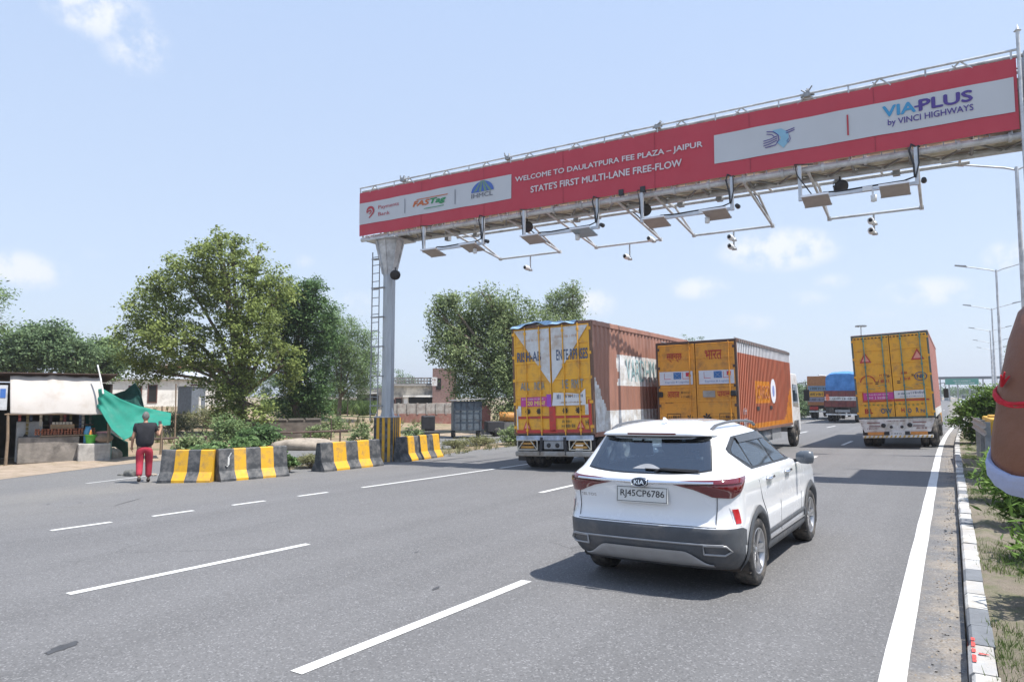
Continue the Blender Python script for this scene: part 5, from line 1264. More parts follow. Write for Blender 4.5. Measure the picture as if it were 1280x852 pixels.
def swirl(b):
    cx, cz = at(464, 267, YF).x, 8.08
    P = [(.13 * math.cos(t) * 1.15, .14 * math.sin(t) + .03) for t in [R(200 - 230 * i / 16) for i in range(17)]]
    P += [(.10, -.06), (.02, -.14), (-.05, -.19)]; arc_band(b, cx, cz, P, [.03 + .05 * min(1, i / 6) * min(1, (len(P) - i) / 7) for i in range(len(P))])
    arc_band(b, cx, cz, [(-.14, .0), (-.06, .05), (.02, .06), (.05, .02), (.01, -.03), (-.05, -.06)], [.02, .05, .05, .05, .04, .02])
on_banner('wave_logo', LRED, swirl)
x = lambda px, py: at(px, py, YF).x
on_banner('lettering', LRED, lambda b: (text_on(b, 'Payments', x(474, 259), x(500, 256), 8.10, 8.26, 0), text_on(b, 'Bank', x(474, 268), x(488, 266), 7.90, 8.02, 0)))
def dividers(b):
    for px, c in ((507.5, 0), (570, 0)): xx = x(px, 250); b.box(xx - .012, xx + .012, -.001, 0, 7.83, 8.31)
on_banner('divider', LGY, dividers)
on_banner('divider', LRED, lambda b: b.box(x(1060, 155) - .018, x(1060, 155) + .018, -.001, 0, 7.80, 8.28))
on_banner('tag_lettering', LOR, lambda b: (text_on(b, 'FAS', x(517, 258), x(538, 254), 7.98, 8.17, 0, bold=.03, shear=.25), b.box(x(522, 250), x(561, 246), -.001, 0, 8.19, 8.215)))
on_banner('tag_lettering', LGR, lambda b: (text_on(b, 'Tag', x(538, 254), x(559, 251), 7.94, 8.17, 0, bold=.03, shear=.25), b.box(x(531, 258), x(556, 256), -.001, 0, 7.86, 7.88)))
def road_logo(b):
    cx, cz = x(604, 240), 8.08; n = 20
    vs = [(cx, 0, cz)] + [(cx + .42 * math.cos(math.pi * i / n), 0, cz + .33 * math.sin(math.pi * i / n)) for i in range(n + 1)]; b.add(vs, [(0, i, i + 1) for i in range(1, n + 1)])
on_banner('half_round_logo', mat('logo_royal_blue', (.06, .13, .42), .5, var=.05), road_logo)
def road_rays(b):
    cx, cz = x(604, 240), 8.08
    for a, m_ in ((-.30, 0), (-.10, 0), (.12, 0), (.30, 0)): b.add([(cx + a - .05, 0, cz), (cx + a + .05, 0, cz), (cx + a * .15 + .02, 0, cz + .34), (cx + a * .15 - .02, 0, cz + .34)], [(0, 1, 2, 3)])
on_banner('logo_lane', mat('logo_sage', (.14, .25, .20), .5, var=.05), road_rays, .034)
on_banner('lettering', LGY, lambda b: text_on(b, 'IHMCL', x(590, 249), x(617, 244), 7.91, 8.05, 0, bold=.012))
on_banner('lettering', LCY, lambda b: text_on(b, 'VIA', x(1103, 140), x(1145, 132), 8.06, 8.32, 0, bold=.02))
on_banner('lettering', LPUR, lambda b: (text_on(b, 'PLUS', x(1148, 130), x(1216, 120), 8.06, 8.32, 0, bold=.02), b.box(x(1143, 134), x(1156, 131), -.001, 0, 8.155, 8.195), b.box(x(1148, 130) - .0, x(1148, 130) + .06, -.002, -.001, 8.06, 8.21),
                                        text_on(b, 'by VINCI HIGHWAYS', x(1110, 157), x(1217, 140), 7.82, 8.0, 0, bold=.008)))
def bridge_logo(b):
    cx, cz = x(972, 174), 8.04
    arc_band(b, cx, cz, [(-.24, .20), (-.08, .17), (.02, .08), (.04, -.05), (-.04, -.16), (-.28, -.19)], .022)
    arc_band(b, cx, cz, [(-.24, .14), (-.12, .11), (-.06, .04)], .018)
    for k in range(3): arc_band(b, cx, cz, [(-.32, -.02 - .06 * k), (-.16, .0 - .055 * k), (.0, .05 - .05 * k)], .02)
    for k in range(2): arc_band(b, cx, cz, [(.20, .08 + .05 * k), (.40, .13 + .05 * k)], .022)
    arc_band(b, cx, cz, [(.28, .02), (.30, -.08), (.25, -.16), (.22, -.12), (.26, -.06)], .014)
def bridge_fill(b):
    cx, cz = x(972, 174), 8.04
    arc_band(b, cx, cz, [(-.10, .19), (.06, .15), (.17, .06), (.17, -.08), (.06, -.18)], [.05, .16, .2, .2, .24])
on_banner('flyover_logo', mat('logo_pale_blue', (.22, .42, .55), .5, var=.05), bridge_fill, .026)
on_banner('flyover_logo', LPUR, bridge_logo, .032)
b = MB(); TAN = mat('banner_back_tan', (.42, .38, .28), .7, var=.08, scale=1.5, transl=.3)
b.add([(BX0 + .05, YB + .09, ZB), (3.4, YB + .09, ZB), (3.4, YB + .09, ZT), (BX0 + .05, YB + .09, ZT)], [(0, 1, 2, 3)]); o = b.build('rear_banner', TAN)
o.modifiers.new('solid', 'SOLIDIFY').thickness = .004; tag(o, 'tan back of the banner on the far side of the gantry, seen through the lattice', 'banner')

# ---- sensor frames hanging under the beam, with antenna panels, cameras and lamps
CAMW = mat('camera_white', (.66, .67, .68), .35, var=.04)
PANEL = mat('antenna_panel_grey', (.34, .30, .28), .5, var=.1)
PANELB = mat('antenna_panel_blue', (.26, .34, .40), .5, var=.1)
def cctv(loc, label, h=.42, two=False):
    T = thing('cctv_camera', label, 'camera', loc, 0, 'security cameras under the gantry')
    b = MB(); b.tube((0, 0, 0), (0, 0, -h), .025, 8); b.build('stem', STEEL, T)
    for k in range(2 if two else 1):
        z = -h + k * .27
        b = MB(); b.tube((0, .02, z), (-.05, -.14, z + .02), .03, 8); b.lathe([(-.17, .001), (-.17, .055), (-.02, .075), (.08, .06), (.12, .001)], 14, 'y', (-.06, -.1, z + .02)); b.lathe([(-.19, .06), (-.10, .085), (.06, .085)], 14, 'y', (-.06, -.1, z + .035)); hd = b.build('camera_head', CAMW, T)
        b = MB(); b.lathe([(-.178, .001), (-.178, .045), (-.165, .045)], 12, 'y', (-.06, -.1, z + .02)); b.build('lens', BLACK, hd)
        b = MB(); b.lathe([(.0, .001), (.0, .075), (.06, .06), (.1, .03)], 12, 'z', (.02, -.02, z - .06)); b.build('dome', STEEL, T)
    return T
def flood(loc, label, rz=0):
    T = thing('floodlight', label, 'floodlight', loc, rz, 'black floodlights on the gantry')
    b = MB(); b.tube((0, 0, .24), (0, 0, .08), .02); b.path([(-.15, 0, -.02), (-.15, 0, .08), (.15, 0, .08), (.15, 0, -.02)], .014, 6); b.build('bracket', BLACK, T)
    b = MB(); b.lathe([(-.10, .001), (-.10, .17), (-.02, .175), (.06, .11), (.14, .07), (.14, .001)], 20, 'y'); b.v = [(x, y, z) for x, y, z in b.v]; h = b.build('housing', BLACK, T); h.rotation_euler = (R(35), 0, R(20)); h.scale = (1, .75, 1)
    return T
fr = [((-14.2, -11.89), (-13.55, -11.14), (-13.80, -12.30), -12.2, 'under the bank logos', (PANEL, PANEL)),
      ((-10.44, -8.07), (-9.77, -7.55), (-10.11, -8.49), -8.7, 'under the start of the welcome text', (PANEL, PANELB)),
      ((-6.77, -4.41), (-6.48, -4.17), (-6.37, -4.79), -5.05, 'under the end of the welcome text', (PANEL, PANEL)),
      ((-2.82, -.43), (-2.66, -.44), (-2.47, -.86), -1.3, 'under the flyover logo', (PANEL, PANEL))]
for i, (vx, ax, px_, cx, where, pm) in enumerate(fr):
    T = thing('sensor_frame', 'tubular sensor frame hanging ' + where + ' of the banner', 'sensor frame', (vx[0], YF, 6.5), 0, 'sensor frames under the gantry'); o0 = Vector((vx[0], YF, 6.5))
    rel = lambda p: Vector(p) - o0
    b = MB()
    for xx in vx: b = MB(); b.bar(rel((xx, YF, 6.44)), rel((xx, YF, 7.28)), .075, .075); b.build('drop_post', mat('light_steel', (.52, .54, .57), .45, .4, var=.08), T)
    b = MB(); b.bar(rel((vx[0] - .05, YF + .06, 6.50)), rel((vx[1] + .03, YF + .06, 6.50)), .07, .07); b.build('front_bar', MATS['light_steel'], T)
    b = MB()
    for xx in ax:
        b.tube(rel((xx, yc, 7.18)), rel((xx, 20.95, 6.76)), .036, 8); b.tube(rel((xx, YB + .05, 7.22)), rel((xx, YB + .7, 7.22)), .03, 8); b.tube(rel((xx, YB + .72, 7.26)), rel((xx, 20.95, 6.76)), .034, 8)
        b.box(*[v for k in range(3) for v in (rel((xx, 20.95, 6.76))[k] - .05, rel((xx, 20.95, 6.76))[k] + .05)])
    b.tube(rel((ax[0], 20.95, 6.76)), rel((ax[1], 20.95, 6.76)), .036, 8); b.build('outrigger', STEEL, T)
    b = MB(); rnd = random.Random(i)
    b.path([rel(p) for p in [(vx[1] + .02, YF + .05, 7.3), (vx[1] - .08, YF - .08, 7.34), (vx[1] - .12, YF - .07, 7.2), (vx[1] - .05, YF - .06, 6.9), (vx[1] - .04, YF - .05, 6.62), (vx[1] - .25, YF + .02, 6.58), (vx[1] - 1.0, YF + .04, 6.57), (vx[1] - 1.5, YF + .04, 6.555), (vx[0] + .5, YF + .05, 6.58), (vx[0] + .3, YF + .08, 6.50)]], .022, 6)
    b.path([rel(p) for p in [(vx[1] + .08, YF, 7.28), (vx[1] + .05, YF - .06, 7.3), (vx[1] + .05, YF - .05, 6.9), (vx[1] - .02, YF - .05, 6.6)]], .015, 6)
    b.path([rel(p) for p in [(vx[0] + .3, YF + .02, 7.28), (vx[0] - .1, YF - .06, 7.32), (vx[0] - .05, YF - .06, 7.05), (vx[0] + (.25 if i == 3 else -.02), YF - .03, 6.56)]], .014, 6)
    b.path([rel((ax[1], yc + 1.2 + .3 * k, 7.12 - .045 * k + .02 * (k % 2))) for k in range(6)], .018, 6)
    b.build('cable', BLACK, T)
    b = MB(); b.lathe([(-.07, .001), (-.07, .05), (.07, .06), (.07, .001)], 12, 'y', rel((vx[1] + .13, YF, 6.53))); b.build('end_sensor', BLACK, T)
    b = MB(); b.tube(rel((cx, YF + .04, 6.47)), rel((cx, YF + .0, 6.33)), .02); b.lathe([(-.16, .001), (-.14, .06), (.0, .065), (.02, .001)], 12, 'z', rel((cx + .02, YF - .02, 6.34))); b.box(*[v for k in range(3) for v in (rel((cx - .1, YF + .05, 6.52))[k] - (.1, .06, .05)[k], rel((cx - .1, YF + .05, 6.52))[k] + (.1, .06, .05)[k])]); b.build('light_sensor', CAMW, T)
    for k, pxx in enumerate(px_):
        P = thing('antenna_panel', f"{'blue grey' if pm[k] is PANELB else 'grey'} antenna panel, {'left' if k == 0 else 'right'} of the pair {where}", 'antenna panel', (pxx, YF - .02, 6.40), 0, 'antenna panels under the gantry')
        b = MB(); b.box(-.29, .29, -.28, .28, -.02, .02); h = bevel(b.build('panel', pm[k], P), .01); h.rotation_euler = (R(-13), 0, 0)
        b = MB(); b.box(-.30, .30, -.29, -.275, -.025, .025); b.box(-.3, .3, .275, .29, -.025, .025); b.build('panel_edge', MATS['light_steel'], h)
        b = MB(); b.tube((0, .05, .02), (0, .08, .10), .025); b.build('mount', STEEL, P)
for px, y0, lab, two in ((663, 319, 'white bullet camera on a stem below the bank logos', False), (787, 305, 'white bullet camera on a stem below the middle of the welcome text', False), (917, 290, 'pair of white cameras stacked on one stem below the end of the welcome text', True), (1092, 268, 'pair of white cameras stacked on one stem below the red divider', True)):
    q = at(px, y0, 20.95); cctv((q.x, 20.95, 6.73), lab, .50 if two else .46, two)
q = at(817, 300, 20.95); T = cctv((q.x, 20.95, 6.80), 'small white camera lying on the rear bar right of the middle stem camera', .05)
for px, py, Y, lab in ((494, 343, 17.6, 'black round floodlight on the left gantry pole'), (659, 283, 18.0, 'black floodlight under the beam beside the start of the welcome text'), (806, 262, 18.0, 'black floodlight under the beam beside the word plaza'), (1050, 233, 18.0, 'black floodlight under the beam near the red divider')):
    q = at(px, py, Y); flood(q, lab, .4)
for px, py, lab in ((777, 241, 'small black box clipped on the lower edge of the welcome banner at left'), (804, 237, 'small black box clipped on the lower edge of the welcome banner at right')):
    q = at(px, py, YF); b = MB(); b.box(-.07, .07, -.06, .05, -.08, .08); o = bevel(b.build('control_box', BLACK), .01); o.location = q; tag(o, lab, 'control box', 'small black boxes on the banner edge')

# ================================================================== CONCRETE BARRIERS
def barrier(x0, y0, x1, y1, n, first, label, mark_=False, h=.82):
    L = math.hypot(x1 - x0, y1 - y0); rz = math.atan2(y1 - y0, x1 - x0); xm, ym = (x0 + x1) / 2, (y0 + y1) / 2
    T = thing('jersey_barrier', label, 'barrier', (xm, ym, gz(xm, ym) - .01), rz, 'black and yellow concrete barriers')
    prof = [(-.29, 0), (-.29, .07), (-.155, .27), (-.085, h - .02), (-.065, h), (.065, h), (.085, h - .02), (.155, .27), (.29, .07), (.29, 0)]
    b = MB(); rnd = random.Random(int(x0 * 100)); k = len(prof); cuts = [-L / 2 + L * i / n + (0 if i in (0, n) else rnd.uniform(-.03, .03)) for i in range(n + 1)]
    for i in range(n):
        a, c = cuts[i], cuts[i + 1]; sh = rnd.uniform(-.03, .03); sub = 4
        for s_ in range(sub):
            xa, xb = a + (c - a) * s_ / sub, a + (c - a) * (s_ + 1) / sub
            jit = lambda xx, q: (xx, q[0] * (1 + .012 * math.sin(xx * 23 + q[1] * 7)), q[1])
            vs = [jit(xa, q) for q in prof] + [jit(xb, q) for q in prof]
            b.add(vs, [(j, (j + 1) % k, k + (j + 1) % k, k + j) for j in range(k)], (i + first) % 2, False)
    for e, mi in ((0, first % 2), (n, (first + n - 1) % 2)): b.add([(cuts[e], *q) for q in prof], [tuple(range(k))], mi)
    o = bevel(b.build('concrete_body', [BARK, BARY], T), .012)
    if mark_:
        b = MB(); P = [(-L / 2 + .16, .42), (-L / 2 + .20, .37), (-L / 2 + .24, .42), (-L / 2 + .26, .62), (-L / 2 + .32, .72)]
        f = lambda u, z: (u, -(.155 - .07 * (z - .27) / (h - .29)) - .006, z)
        for p, q in zip(P, P[1:]): b.bar(f(*p), f(*q), .05, .006)
        b.build('chalk_mark', mat('chalk_mark', (.5, .5, .48), .8, var=.1), T)
    return T
barrier(-17.15, 10.65, -16.02, 11.35, 4, 0, 'barrier with two yellow stripes, leftmost, beside the man in red trousers')
barrier(-15.95, 11.35, -15.52, 13.15, 5, 0, 'barrier with a white chalk mark on its black end, second from the man', True)
barrier(-15.42, 14.25, -15.28, 16.55, 5, 0, 'barrier standing just left of the striped gantry plinth')
barrier(-15.50, 17.75, -15.72, 20.1, 6, 0, 'barrier standing just right of the striped gantry plinth')
# ================================================================== VEGETATION
def leaf_mat(name, col, tr=.40, col2=None, isl=.25):
    return mat(name, col, .62, var=.3, scale=.9, transl=tr, island=isl, spec=.25, col2=col2)
LEAF_A = leaf_mat('neem_leaf', (.225, .295, .085), col2=(.35, .405, .135))
LEAF_B = leaf_mat('dark_leaf', (.10, .19, .07), col2=(.17, .265, .10))
LEAF_C = leaf_mat('acacia_leaf', (.18, .275, .11), col2=(.27, .36, .16))
LEAF_D = leaf_mat('far_tree_leaf', (.15, .235, .115), col2=(.22, .30, .15))
LEAF_E = leaf_mat('pale_leaf', (.215, .295, .125), col2=(.33, .39, .19))
LEAF_F = leaf_mat('broad_leaf', (.14, .25, .08), col2=(.24, .35, .15))
LEAF_G = leaf_mat('oleander_leaf', (.13, .24, .045), col2=(.24, .35, .09))
DRY = leaf_mat('dry_grass', (.22, .23, .10), col2=(.32, .31, .17))
GRASS = leaf_mat('grass_blade', (.10, .17, .04), col2=(.19, .24, .08))
BARK_ = mat('bark', (.15, .12, .09), .9, var=.3, scale=5, bump=.6, bscale=18)
def quads_mesh(name, V4, m, parent=None):
    n = len(V4); me = bpy.data.meshes.new(name); me.vertices.add(n * 4); me.vertices.foreach_set('co', V4.reshape(-1).astype(np.float32))
    me.loops.add(n * 4); me.loops.foreach_set('vertex_index', np.arange(n * 4, dtype=np.int32)); me.polygons.add(n)
    me.polygons.foreach_set('loop_start', np.arange(0, n * 4, 4, dtype=np.int32)); me.polygons.foreach_set('loop_total', np.full(n, 4, dtype=np.int32))
    me.update(calc_edges=True); me.validate(); me.materials.append(m); o = bpy.data.objects.new(name, me); C.objects.link(o); o.parent = parent; return o
def leaves(cent, L, Wd, rng, up=.25, droop=0.):
    n = len(cent); nm = rng.normal(size=(n, 3)) * .62; nm[:, 2] += .95 - .55 * min(1, droop); nm[:, 0] += .25; nm /= np.linalg.norm(nm, axis=1)[:, None]
    w = rng.normal(size=(n, 3)); w[:, 2] -= droop * 1.5; u = w - nm * (w * nm).sum(1)[:, None]; u /= np.linalg.norm(u, axis=1)[:, None] + 1e-9; v = np.cross(nm, u)
    s = rng.uniform(.65, 1.3, size=(n, 1)); a = u * L * s / 2; b = v * Wd * s / 2
    return np.stack([cent - a, cent - b * 1.0 + a * .1, cent + a, cent + b + a * .1], axis=1)
def tree(name, label, base, blobs, leafm, n_clump=500, per=60, leaf=(.15, .085), rc=.42, trunk_r=.18, fork=1.6, seed=1, group=None, droop=0., cat='tree', limb=True):
    rng = np.random.default_rng(seed); T = thing(name, label, cat, base, 0, group)
    wts = np.array([bb[3] * bb[4] * bb[5] for bb in blobs]) ** .75; wts /= wts.sum()
    idx = rng.choice(len(blobs), n_clump, p=wts); d = rng.normal(size=(n_clump, 3)); d /= np.linalg.norm(d, axis=1)[:, None]
    rad = rng.uniform(.25, 1, n_clump) ** .5; bb = np.array(blobs)[idx]; cl = bb[:, :3] + d * bb[:, 3:6] * rad[:, None] * rng.uniform(.78, 1.2, (n_clump, 1))
    cl[:, 2] = np.maximum(cl[:, 2], .25)
    sz = rng.uniform(.55, 1.3, n_clump) * rc; pts = []
    for c, s in zip(cl, sz):
        k = int(per * (s / rc) ** 1.5); q = rng.normal(size=(k, 3)) * np.array([s, s, s * .6]) * .52
        if droop: q[:, 2] -= np.abs(rng.normal(size=k)) * s * droop
        pts.append(c + q)
    pts = np.concatenate(pts); pts = pts[pts[:, 2] > .05]
    quads_mesh('crown', leaves(pts, leaf[0], leaf[1], rng, droop=droop * .5), leafm, T)
    b = MB(); rnd = random.Random(seed)
    if limb:
        top = Vector((rnd.uniform(-.2, .2), rnd.uniform(-.2, .2), fork)); b.path([(0, 0, -.3), (.04, .02, fork * .4), top], [trunk_r * 1.25, trunk_r, trunk_r * .85], 10)
        for i, q in enumerate(blobs):
            c = Vector(q[:3]); m1 = top.lerp(c, .45) + Vector((rnd.uniform(-.3, .3), rnd.uniform(-.3, .3), rnd.uniform(.0, .4))); b.path([top, m1, c], [trunk_r * .6, trunk_r * .4, trunk_r * .22], 7)
            sub = [cl[k] for k in np.where(idx == i)[0][:5]]
            for s_ in sub: s_ = Vector(s_); b.path([m1.lerp(c, rnd.uniform(.3, 1)), c.lerp(s_, .5) + Vector((0, 0, .1)), s_], [trunk_r * .2, trunk_r * .13, .012], 5)
        b.build('trunk', BARK_, T)
    else:
        for i in range(min(14, n_clump)):
            c = Vector(cl[i]); b.path([(rnd.uniform(-.1, .1), rnd.uniform(-.1, .1), -.05), (c.x * .5, c.y * .5, c.z * .55), tuple(c)], [trunk_r, trunk_r * .7, trunk_r * .3], 5)
        b.build('stem', BARK_, T)
    return T
def ptD(px, py, D):                      # point seen at a pixel, D metres along the view axis
    return Vector((0, 0, CAM_H)) + (fwd + rg2 * ((px - 640) / FPX) - up2 * ((py - 426) / FPX)) * D
def px_tree(name, label, D, bx, zb, spots, depth, **kw):
    """spots: (px, py, rx, ry[, depth offset]) in photograph pixels at distance D; turned into metres round the trunk base"""
    base = ptD(bx, 426, D); base.z = zb; k = D / FPX; blobs = []; rnd = random.Random(kw.get('seed', 1))
    for s in spots:
        c = ptD(s[0], s[1], D); off = (s[4] if len(s) > 4 else rnd.uniform(-.5, .5)) * depth
        f2 = Vector((fwd.x, fwd.y, 0)).normalized(); c += f2 * off; c -= base
        r = s[2] * k; blobs.append((c.x, c.y, c.z, r, r, s[3] * k))
    return tree(name, label, base, blobs, **kw)
px_tree('broad_tree', 'big spreading light green tree with a leaning trunk, left of the gantry pole', 38, 305, -.15,
        [(285, 330, 38, 34), (235, 355, 46, 38), (300, 375, 50, 44), (195, 385, 40, 36), (180, 430, 42, 36), (240, 425, 48, 34), (320, 420, 42, 46), (170, 462, 26, 20, .6), (335, 370, 34, 36), (212, 455, 30, 16, .7), (290, 465, 40, 34), (288, 505, 20, 24), (320, 505, 28, 30, -.6), (345, 455, 26, 36), (272, 300, 20, 12), (310, 318, 24, 16), (292, 303, 10, 12)],
        2.4, leafm=LEAF_A, n_clump=900, per=66, leaf=(.17, .10), rc=.44, trunk_r=.24, fork=2.0, seed=3)
px_tree('dark_tree', 'dark green bushy tree just right of the big spreading tree', 42, 372, -.15,
        [(372, 385, 24, 34), (390, 372, 20, 26), (360, 430, 34, 40), (400, 415, 26, 44), (380, 470, 36, 34), (365, 510, 26, 30), (355, 395, 20, 30), (395, 500, 22, 26), (384, 357, 12, 10)],
        1.8, leafm=LEAF_B, n_clump=580, per=78, leaf=(.18, .085), rc=.44, trunk_r=.2, fork=1.6, seed=11)
px_tree('feathery_tree', 'pale feathery tree between the dark tree and the gantry pole', 54, 425, -.3,
        [(425, 415, 28, 30), (445, 440, 26, 34), (415, 450, 26, 30), (455, 465, 20, 26), (430, 480, 28, 20), (405, 400, 18, 24)],
        2.0, leafm=LEAF_C, n_clump=420, per=95, leaf=(.19, .055), rc=.62, trunk_r=.16, fork=2.0, seed=17, droop=.5)
px_tree('drooping_tree', 'drooping pale green tree behind the kiosk cart, left of the white V truck', 44, 655, -.45,
        [(600, 390, 36, 28), (640, 385, 34, 24), (570, 400, 28, 30), (565, 430, 24, 30), (600, 440, 38, 40), (640, 430, 36, 44), (590, 480, 26, 26), (630, 482, 32, 36), (560, 375, 16, 12), (675, 420, 26, 44), (650, 510, 22, 30), (610, 368, 22, 12), (548, 395, 12, 18), (675, 480, 24, 40)],
        2.2, leafm=LEAF_E, n_clump=840, per=74, leaf=(.19, .085), rc=.46, trunk_r=.26, fork=2.2, seed=23, droop=1.0)
px_tree('tall_tree', 'taller thin tree showing above the roof of the white V truck', 50, 715, -.4,
        [(710, 370, 20, 14), (700, 400, 30, 20), (720, 382, 16, 18), (690, 380, 18, 14), (716, 357, 10, 8)],
        1.5, leafm=LEAF_E, n_clump=190, per=50, leaf=(.18, .08), rc=.46, trunk_r=.16, fork=4.5, seed=29, droop=.3)
for i, (nm, lab, D, bx, sp, lm, sd_) in enumerate([
    ('roadside_tree', 'dark tree rising behind the stall roof at the left edge', 46, 40, [(40, 440, 36, 30), (70, 435, 30, 26), (20, 450, 26, 22), (45, 415, 24, 14), (75, 415, 14, 12), (100, 445, 26, 24)], LEAF_D, 31),
    ('roadside_tree', 'lighter green tree behind the stall, just left of the big spreading tree', 52, 120, [(120, 445, 26, 22), (140, 455, 24, 20), (100, 455, 20, 20), (135, 432, 14, 12)], LEAF_C, 37),
    ('roadside_tree', 'far tree low behind the broad tree and white house', 90, 240, [(240, 470, 30, 16), (290, 470, 30, 16), (330, 480, 26, 16)], LEAF_D, 41)]):
    px_tree(nm, lab, D, bx, -.1, sp, 2.0, leafm=lm, n_clump=350, per=64, leaf=(.21, .115), rc=.55, trunk_r=.18, fork=2.0, seed=sd_)
px_tree('overhanging_tree', 'feathery tree at the very left edge of the view with only its tips showing', 30, -60, -.2, [(-40, 400, 46, 50), (-15, 365, 20, 16), (-12, 400, 16, 12), (-50, 350, 40, 30)], 1.5, leafm=LEAF_C, n_clump=260, per=50, leaf=(.16, .05), rc=.46, trunk_r=.2, fork=2.5, seed=43, droop=.4)
# wood edge far behind fields and the far roadside
def far_row(name, label, spots, m, seed, grp):
    for i, (px, pyt, D, w, lab) in enumerate(spots):
        k = D / FPX; h = (494 - pyt) * k + CAM_H; zb = -.3
        px_tree(name, lab, D, px, zb, [(px - w * .25, pyt + (494 - pyt) * .40, w * .42, (494 - pyt) * .42 + 2), (px + w * .25, pyt + (494 - pyt) * .45, w * .42, (494 - pyt) * .42 + 2), (px, pyt + (494 - pyt) * .7, w * .5, (494 - pyt) * .4 + 2)],
                3., leafm=m, n_clump=70, per=46, leaf=(.10 * k * 18, .055 * k * 18), rc=w * k * .16, trunk_r=.2, fork=h * .3, seed=seed + i, group=grp)
far_row('distant_tree', '', [(505, 468, 120, 30, 'distant green tree right behind the gantry pole'), (475, 480, 150, 40, 'distant tree at the field edge left of the gantry pole'), (400, 484, 160, 50, 'distant tree over the green field behind the dark tree'),
    (997, 478, 110, 26, 'distant tree just right of the white truck cab'), (1010, 482, 130, 30, 'distant tree between the white cab and the slatted lorry'), (870, 417, 75, 30, 'distant tree top showing over the orange box truck'), (1268, 425, 60, 36, 'grey green tree on the median beside the raised forearm')], LEAF_D, 60, 'trees in the far distance')
far_row('distant_tree', '', [(1225, 484, 260, 40, 'distant tree under the far toll canopy at right'), (1195, 487, 330, 36, 'distant tree under the far toll canopy at left')], LEAF_B, 80, 'trees in the far distance')

def bush(px, py, D, w, h, m, label, seed, leaf=(.13, .05), n=60, per=40, zb=None, name='bush', group=None, rc=None, X=None, Y=None):
    if X is None: p = ptD(px, 426, D); p.z = gz(p.x, p.y) if zb is None else zb
    else: p = Vector((X, Y, gz(X, Y)))
    bl = [(0, 0, h * .45, w * .36, w * .36, h * .42), (w * .22, .1, h * .4, w * .28, w * .28, h * .36), (-w * .22, -.1, h * .38, w * .28, w * .28, h * .36), (.05, -.05, h * .72, w * .24, w * .24, h * .26)]
    return tree(name, label, p, bl, m, n_clump=n, per=per, leaf=leaf, rc=rc or w * .14, trunk_r=.02, seed=seed, limb=False, cat='bush', group=group)
# on the median
def med(Y, xo, w, h, lab, seed, m=LEAF_G, **k): return bush(0, 0, 0, w, h, m, lab, seed, X=xo + bend(Y), Y=Y, **k)
med(31, 1.15, 2.3, 2.3, 'large dense green shrub on the median under the street lamps', 101, n=240, per=70, leaf=(.14, .05), rc=.26)
med(26, 1.25, 1.1, 1.2, 'shrub with pale flower heads in front of the large median shrub', 102, LEAF_E, n=60, per=50, leaf=(.12, .05))
for i, (Y, xo, w, h, lab) in enumerate([(3.6, 1.25, 1.4, 1.5, 'nearest oleander on the median, out to the right'), (5.2, 1.3, 1.3, 1.4, 'second oleander on the median, out to the right'), (7.4, 1.1, 1.2, 1.0, 'leafy oleander at the right picture edge below the shirt cuff'),
        (9.4, 1.05, 1.05, .85, 'low oleander under the rolled shirt cuff'), (11.6, .95, 1.05, .95, 'oleander in front of the forearm, nearer the kerb'), (14.2, .95, 1.1, 1.0, 'oleander beyond the forearm, left of the shirt cuff'), (17.0, 1.0, .9, .8, 'oleander just before the yellow road barrier'), (22, 1.5, 1.0, .9, 'oleander beside the yellow road barrier'), (38, 1.5, 2.0, 1.6, 'shrub beyond the large dense median shrub'), (44, 1.8, 2.2, 1.8, 'farther rounded shrub on the median')]):
    med(Y, xo, w, h, lab, 110 + i, n=90, per=46, leaf=(.17, .035), rc=.2, group='oleanders planted along the median')
# by the barriers and the plinth
for i, (px, D, w, h, m, lab, lf, n) in enumerate([
    (268, 23.5, 1.4, .9, LEAF_F, 'broad leaved bush rising behind the leftmost barrier', (.15, .09), 34), (312, 23.5, 1.6, 1.0, LEAF_F, 'broad leaved bush rising behind the chalk marked barrier', (.15, .09), 40), (245, 26, 1.6, .9, LEAF_E, 'pale bush behind the man with the phone', (.12, .07), 60),
    (361, 20.2, .55, .60, LEAF_F, 'small leafy plant at the right end of the chalk marked barrier', (.12, .06), 36), (395, 21.5, 1.1, .42, DRY, 'grassy tuft between the barriers left of the plinth', (.16, .02), 50), (452, 27, 1.2, 1.3, LEAF_E, 'pale spindly bush just left of the plinth', (.10, .06), 44),
    (520, 30, 1.2, 1.2, LEAF_E, 'pale spindly bush just right of the plinth', (.10, .06), 44), (643, 31.5, 1.5, .95, LEAF_E, 'grey green weed clump beside the rear of the white V truck', (.14, .04), 80), (600, 31, 1.8, .40, DRY, 'low weeds on the verge right of the last barrier', (.14, .025), 60), (570, 29.5, 1.2, .32, DRY, 'low dry weeds at the end of the last barrier', (.14, .025), 40),
    (330, 31, 2.2, 1.2, LEAF_B, 'dark bush under the big spreading tree', (.14, .08), 80), (290, 34, 2.6, 1.4, LEAF_C, 'green bush at the foot of the big spreading tree', (.14, .07), 80), (400, 36, 1.6, .9, LEAF_E, 'pale shrub right of the flat boulder', (.11, .06), 50), (222, 40, 3.0, 1.2, DRY, 'dry scrub below the white house', (.2, .05), 70), (262, 44, 3.5, 1.3, DRY, 'dry scrub right of the white house', (.2, .05), 70), (420, 44, 2.0, 1.0, LEAF_E, 'pale shrub by the field edge', (.13, .07), 50)]):
    bush(px, 0, D, w, h, m, lab, 140 + i, leaf=lf, n=n, per=40, name='roadside_bush' if m is not DRY else 'weed_clump')
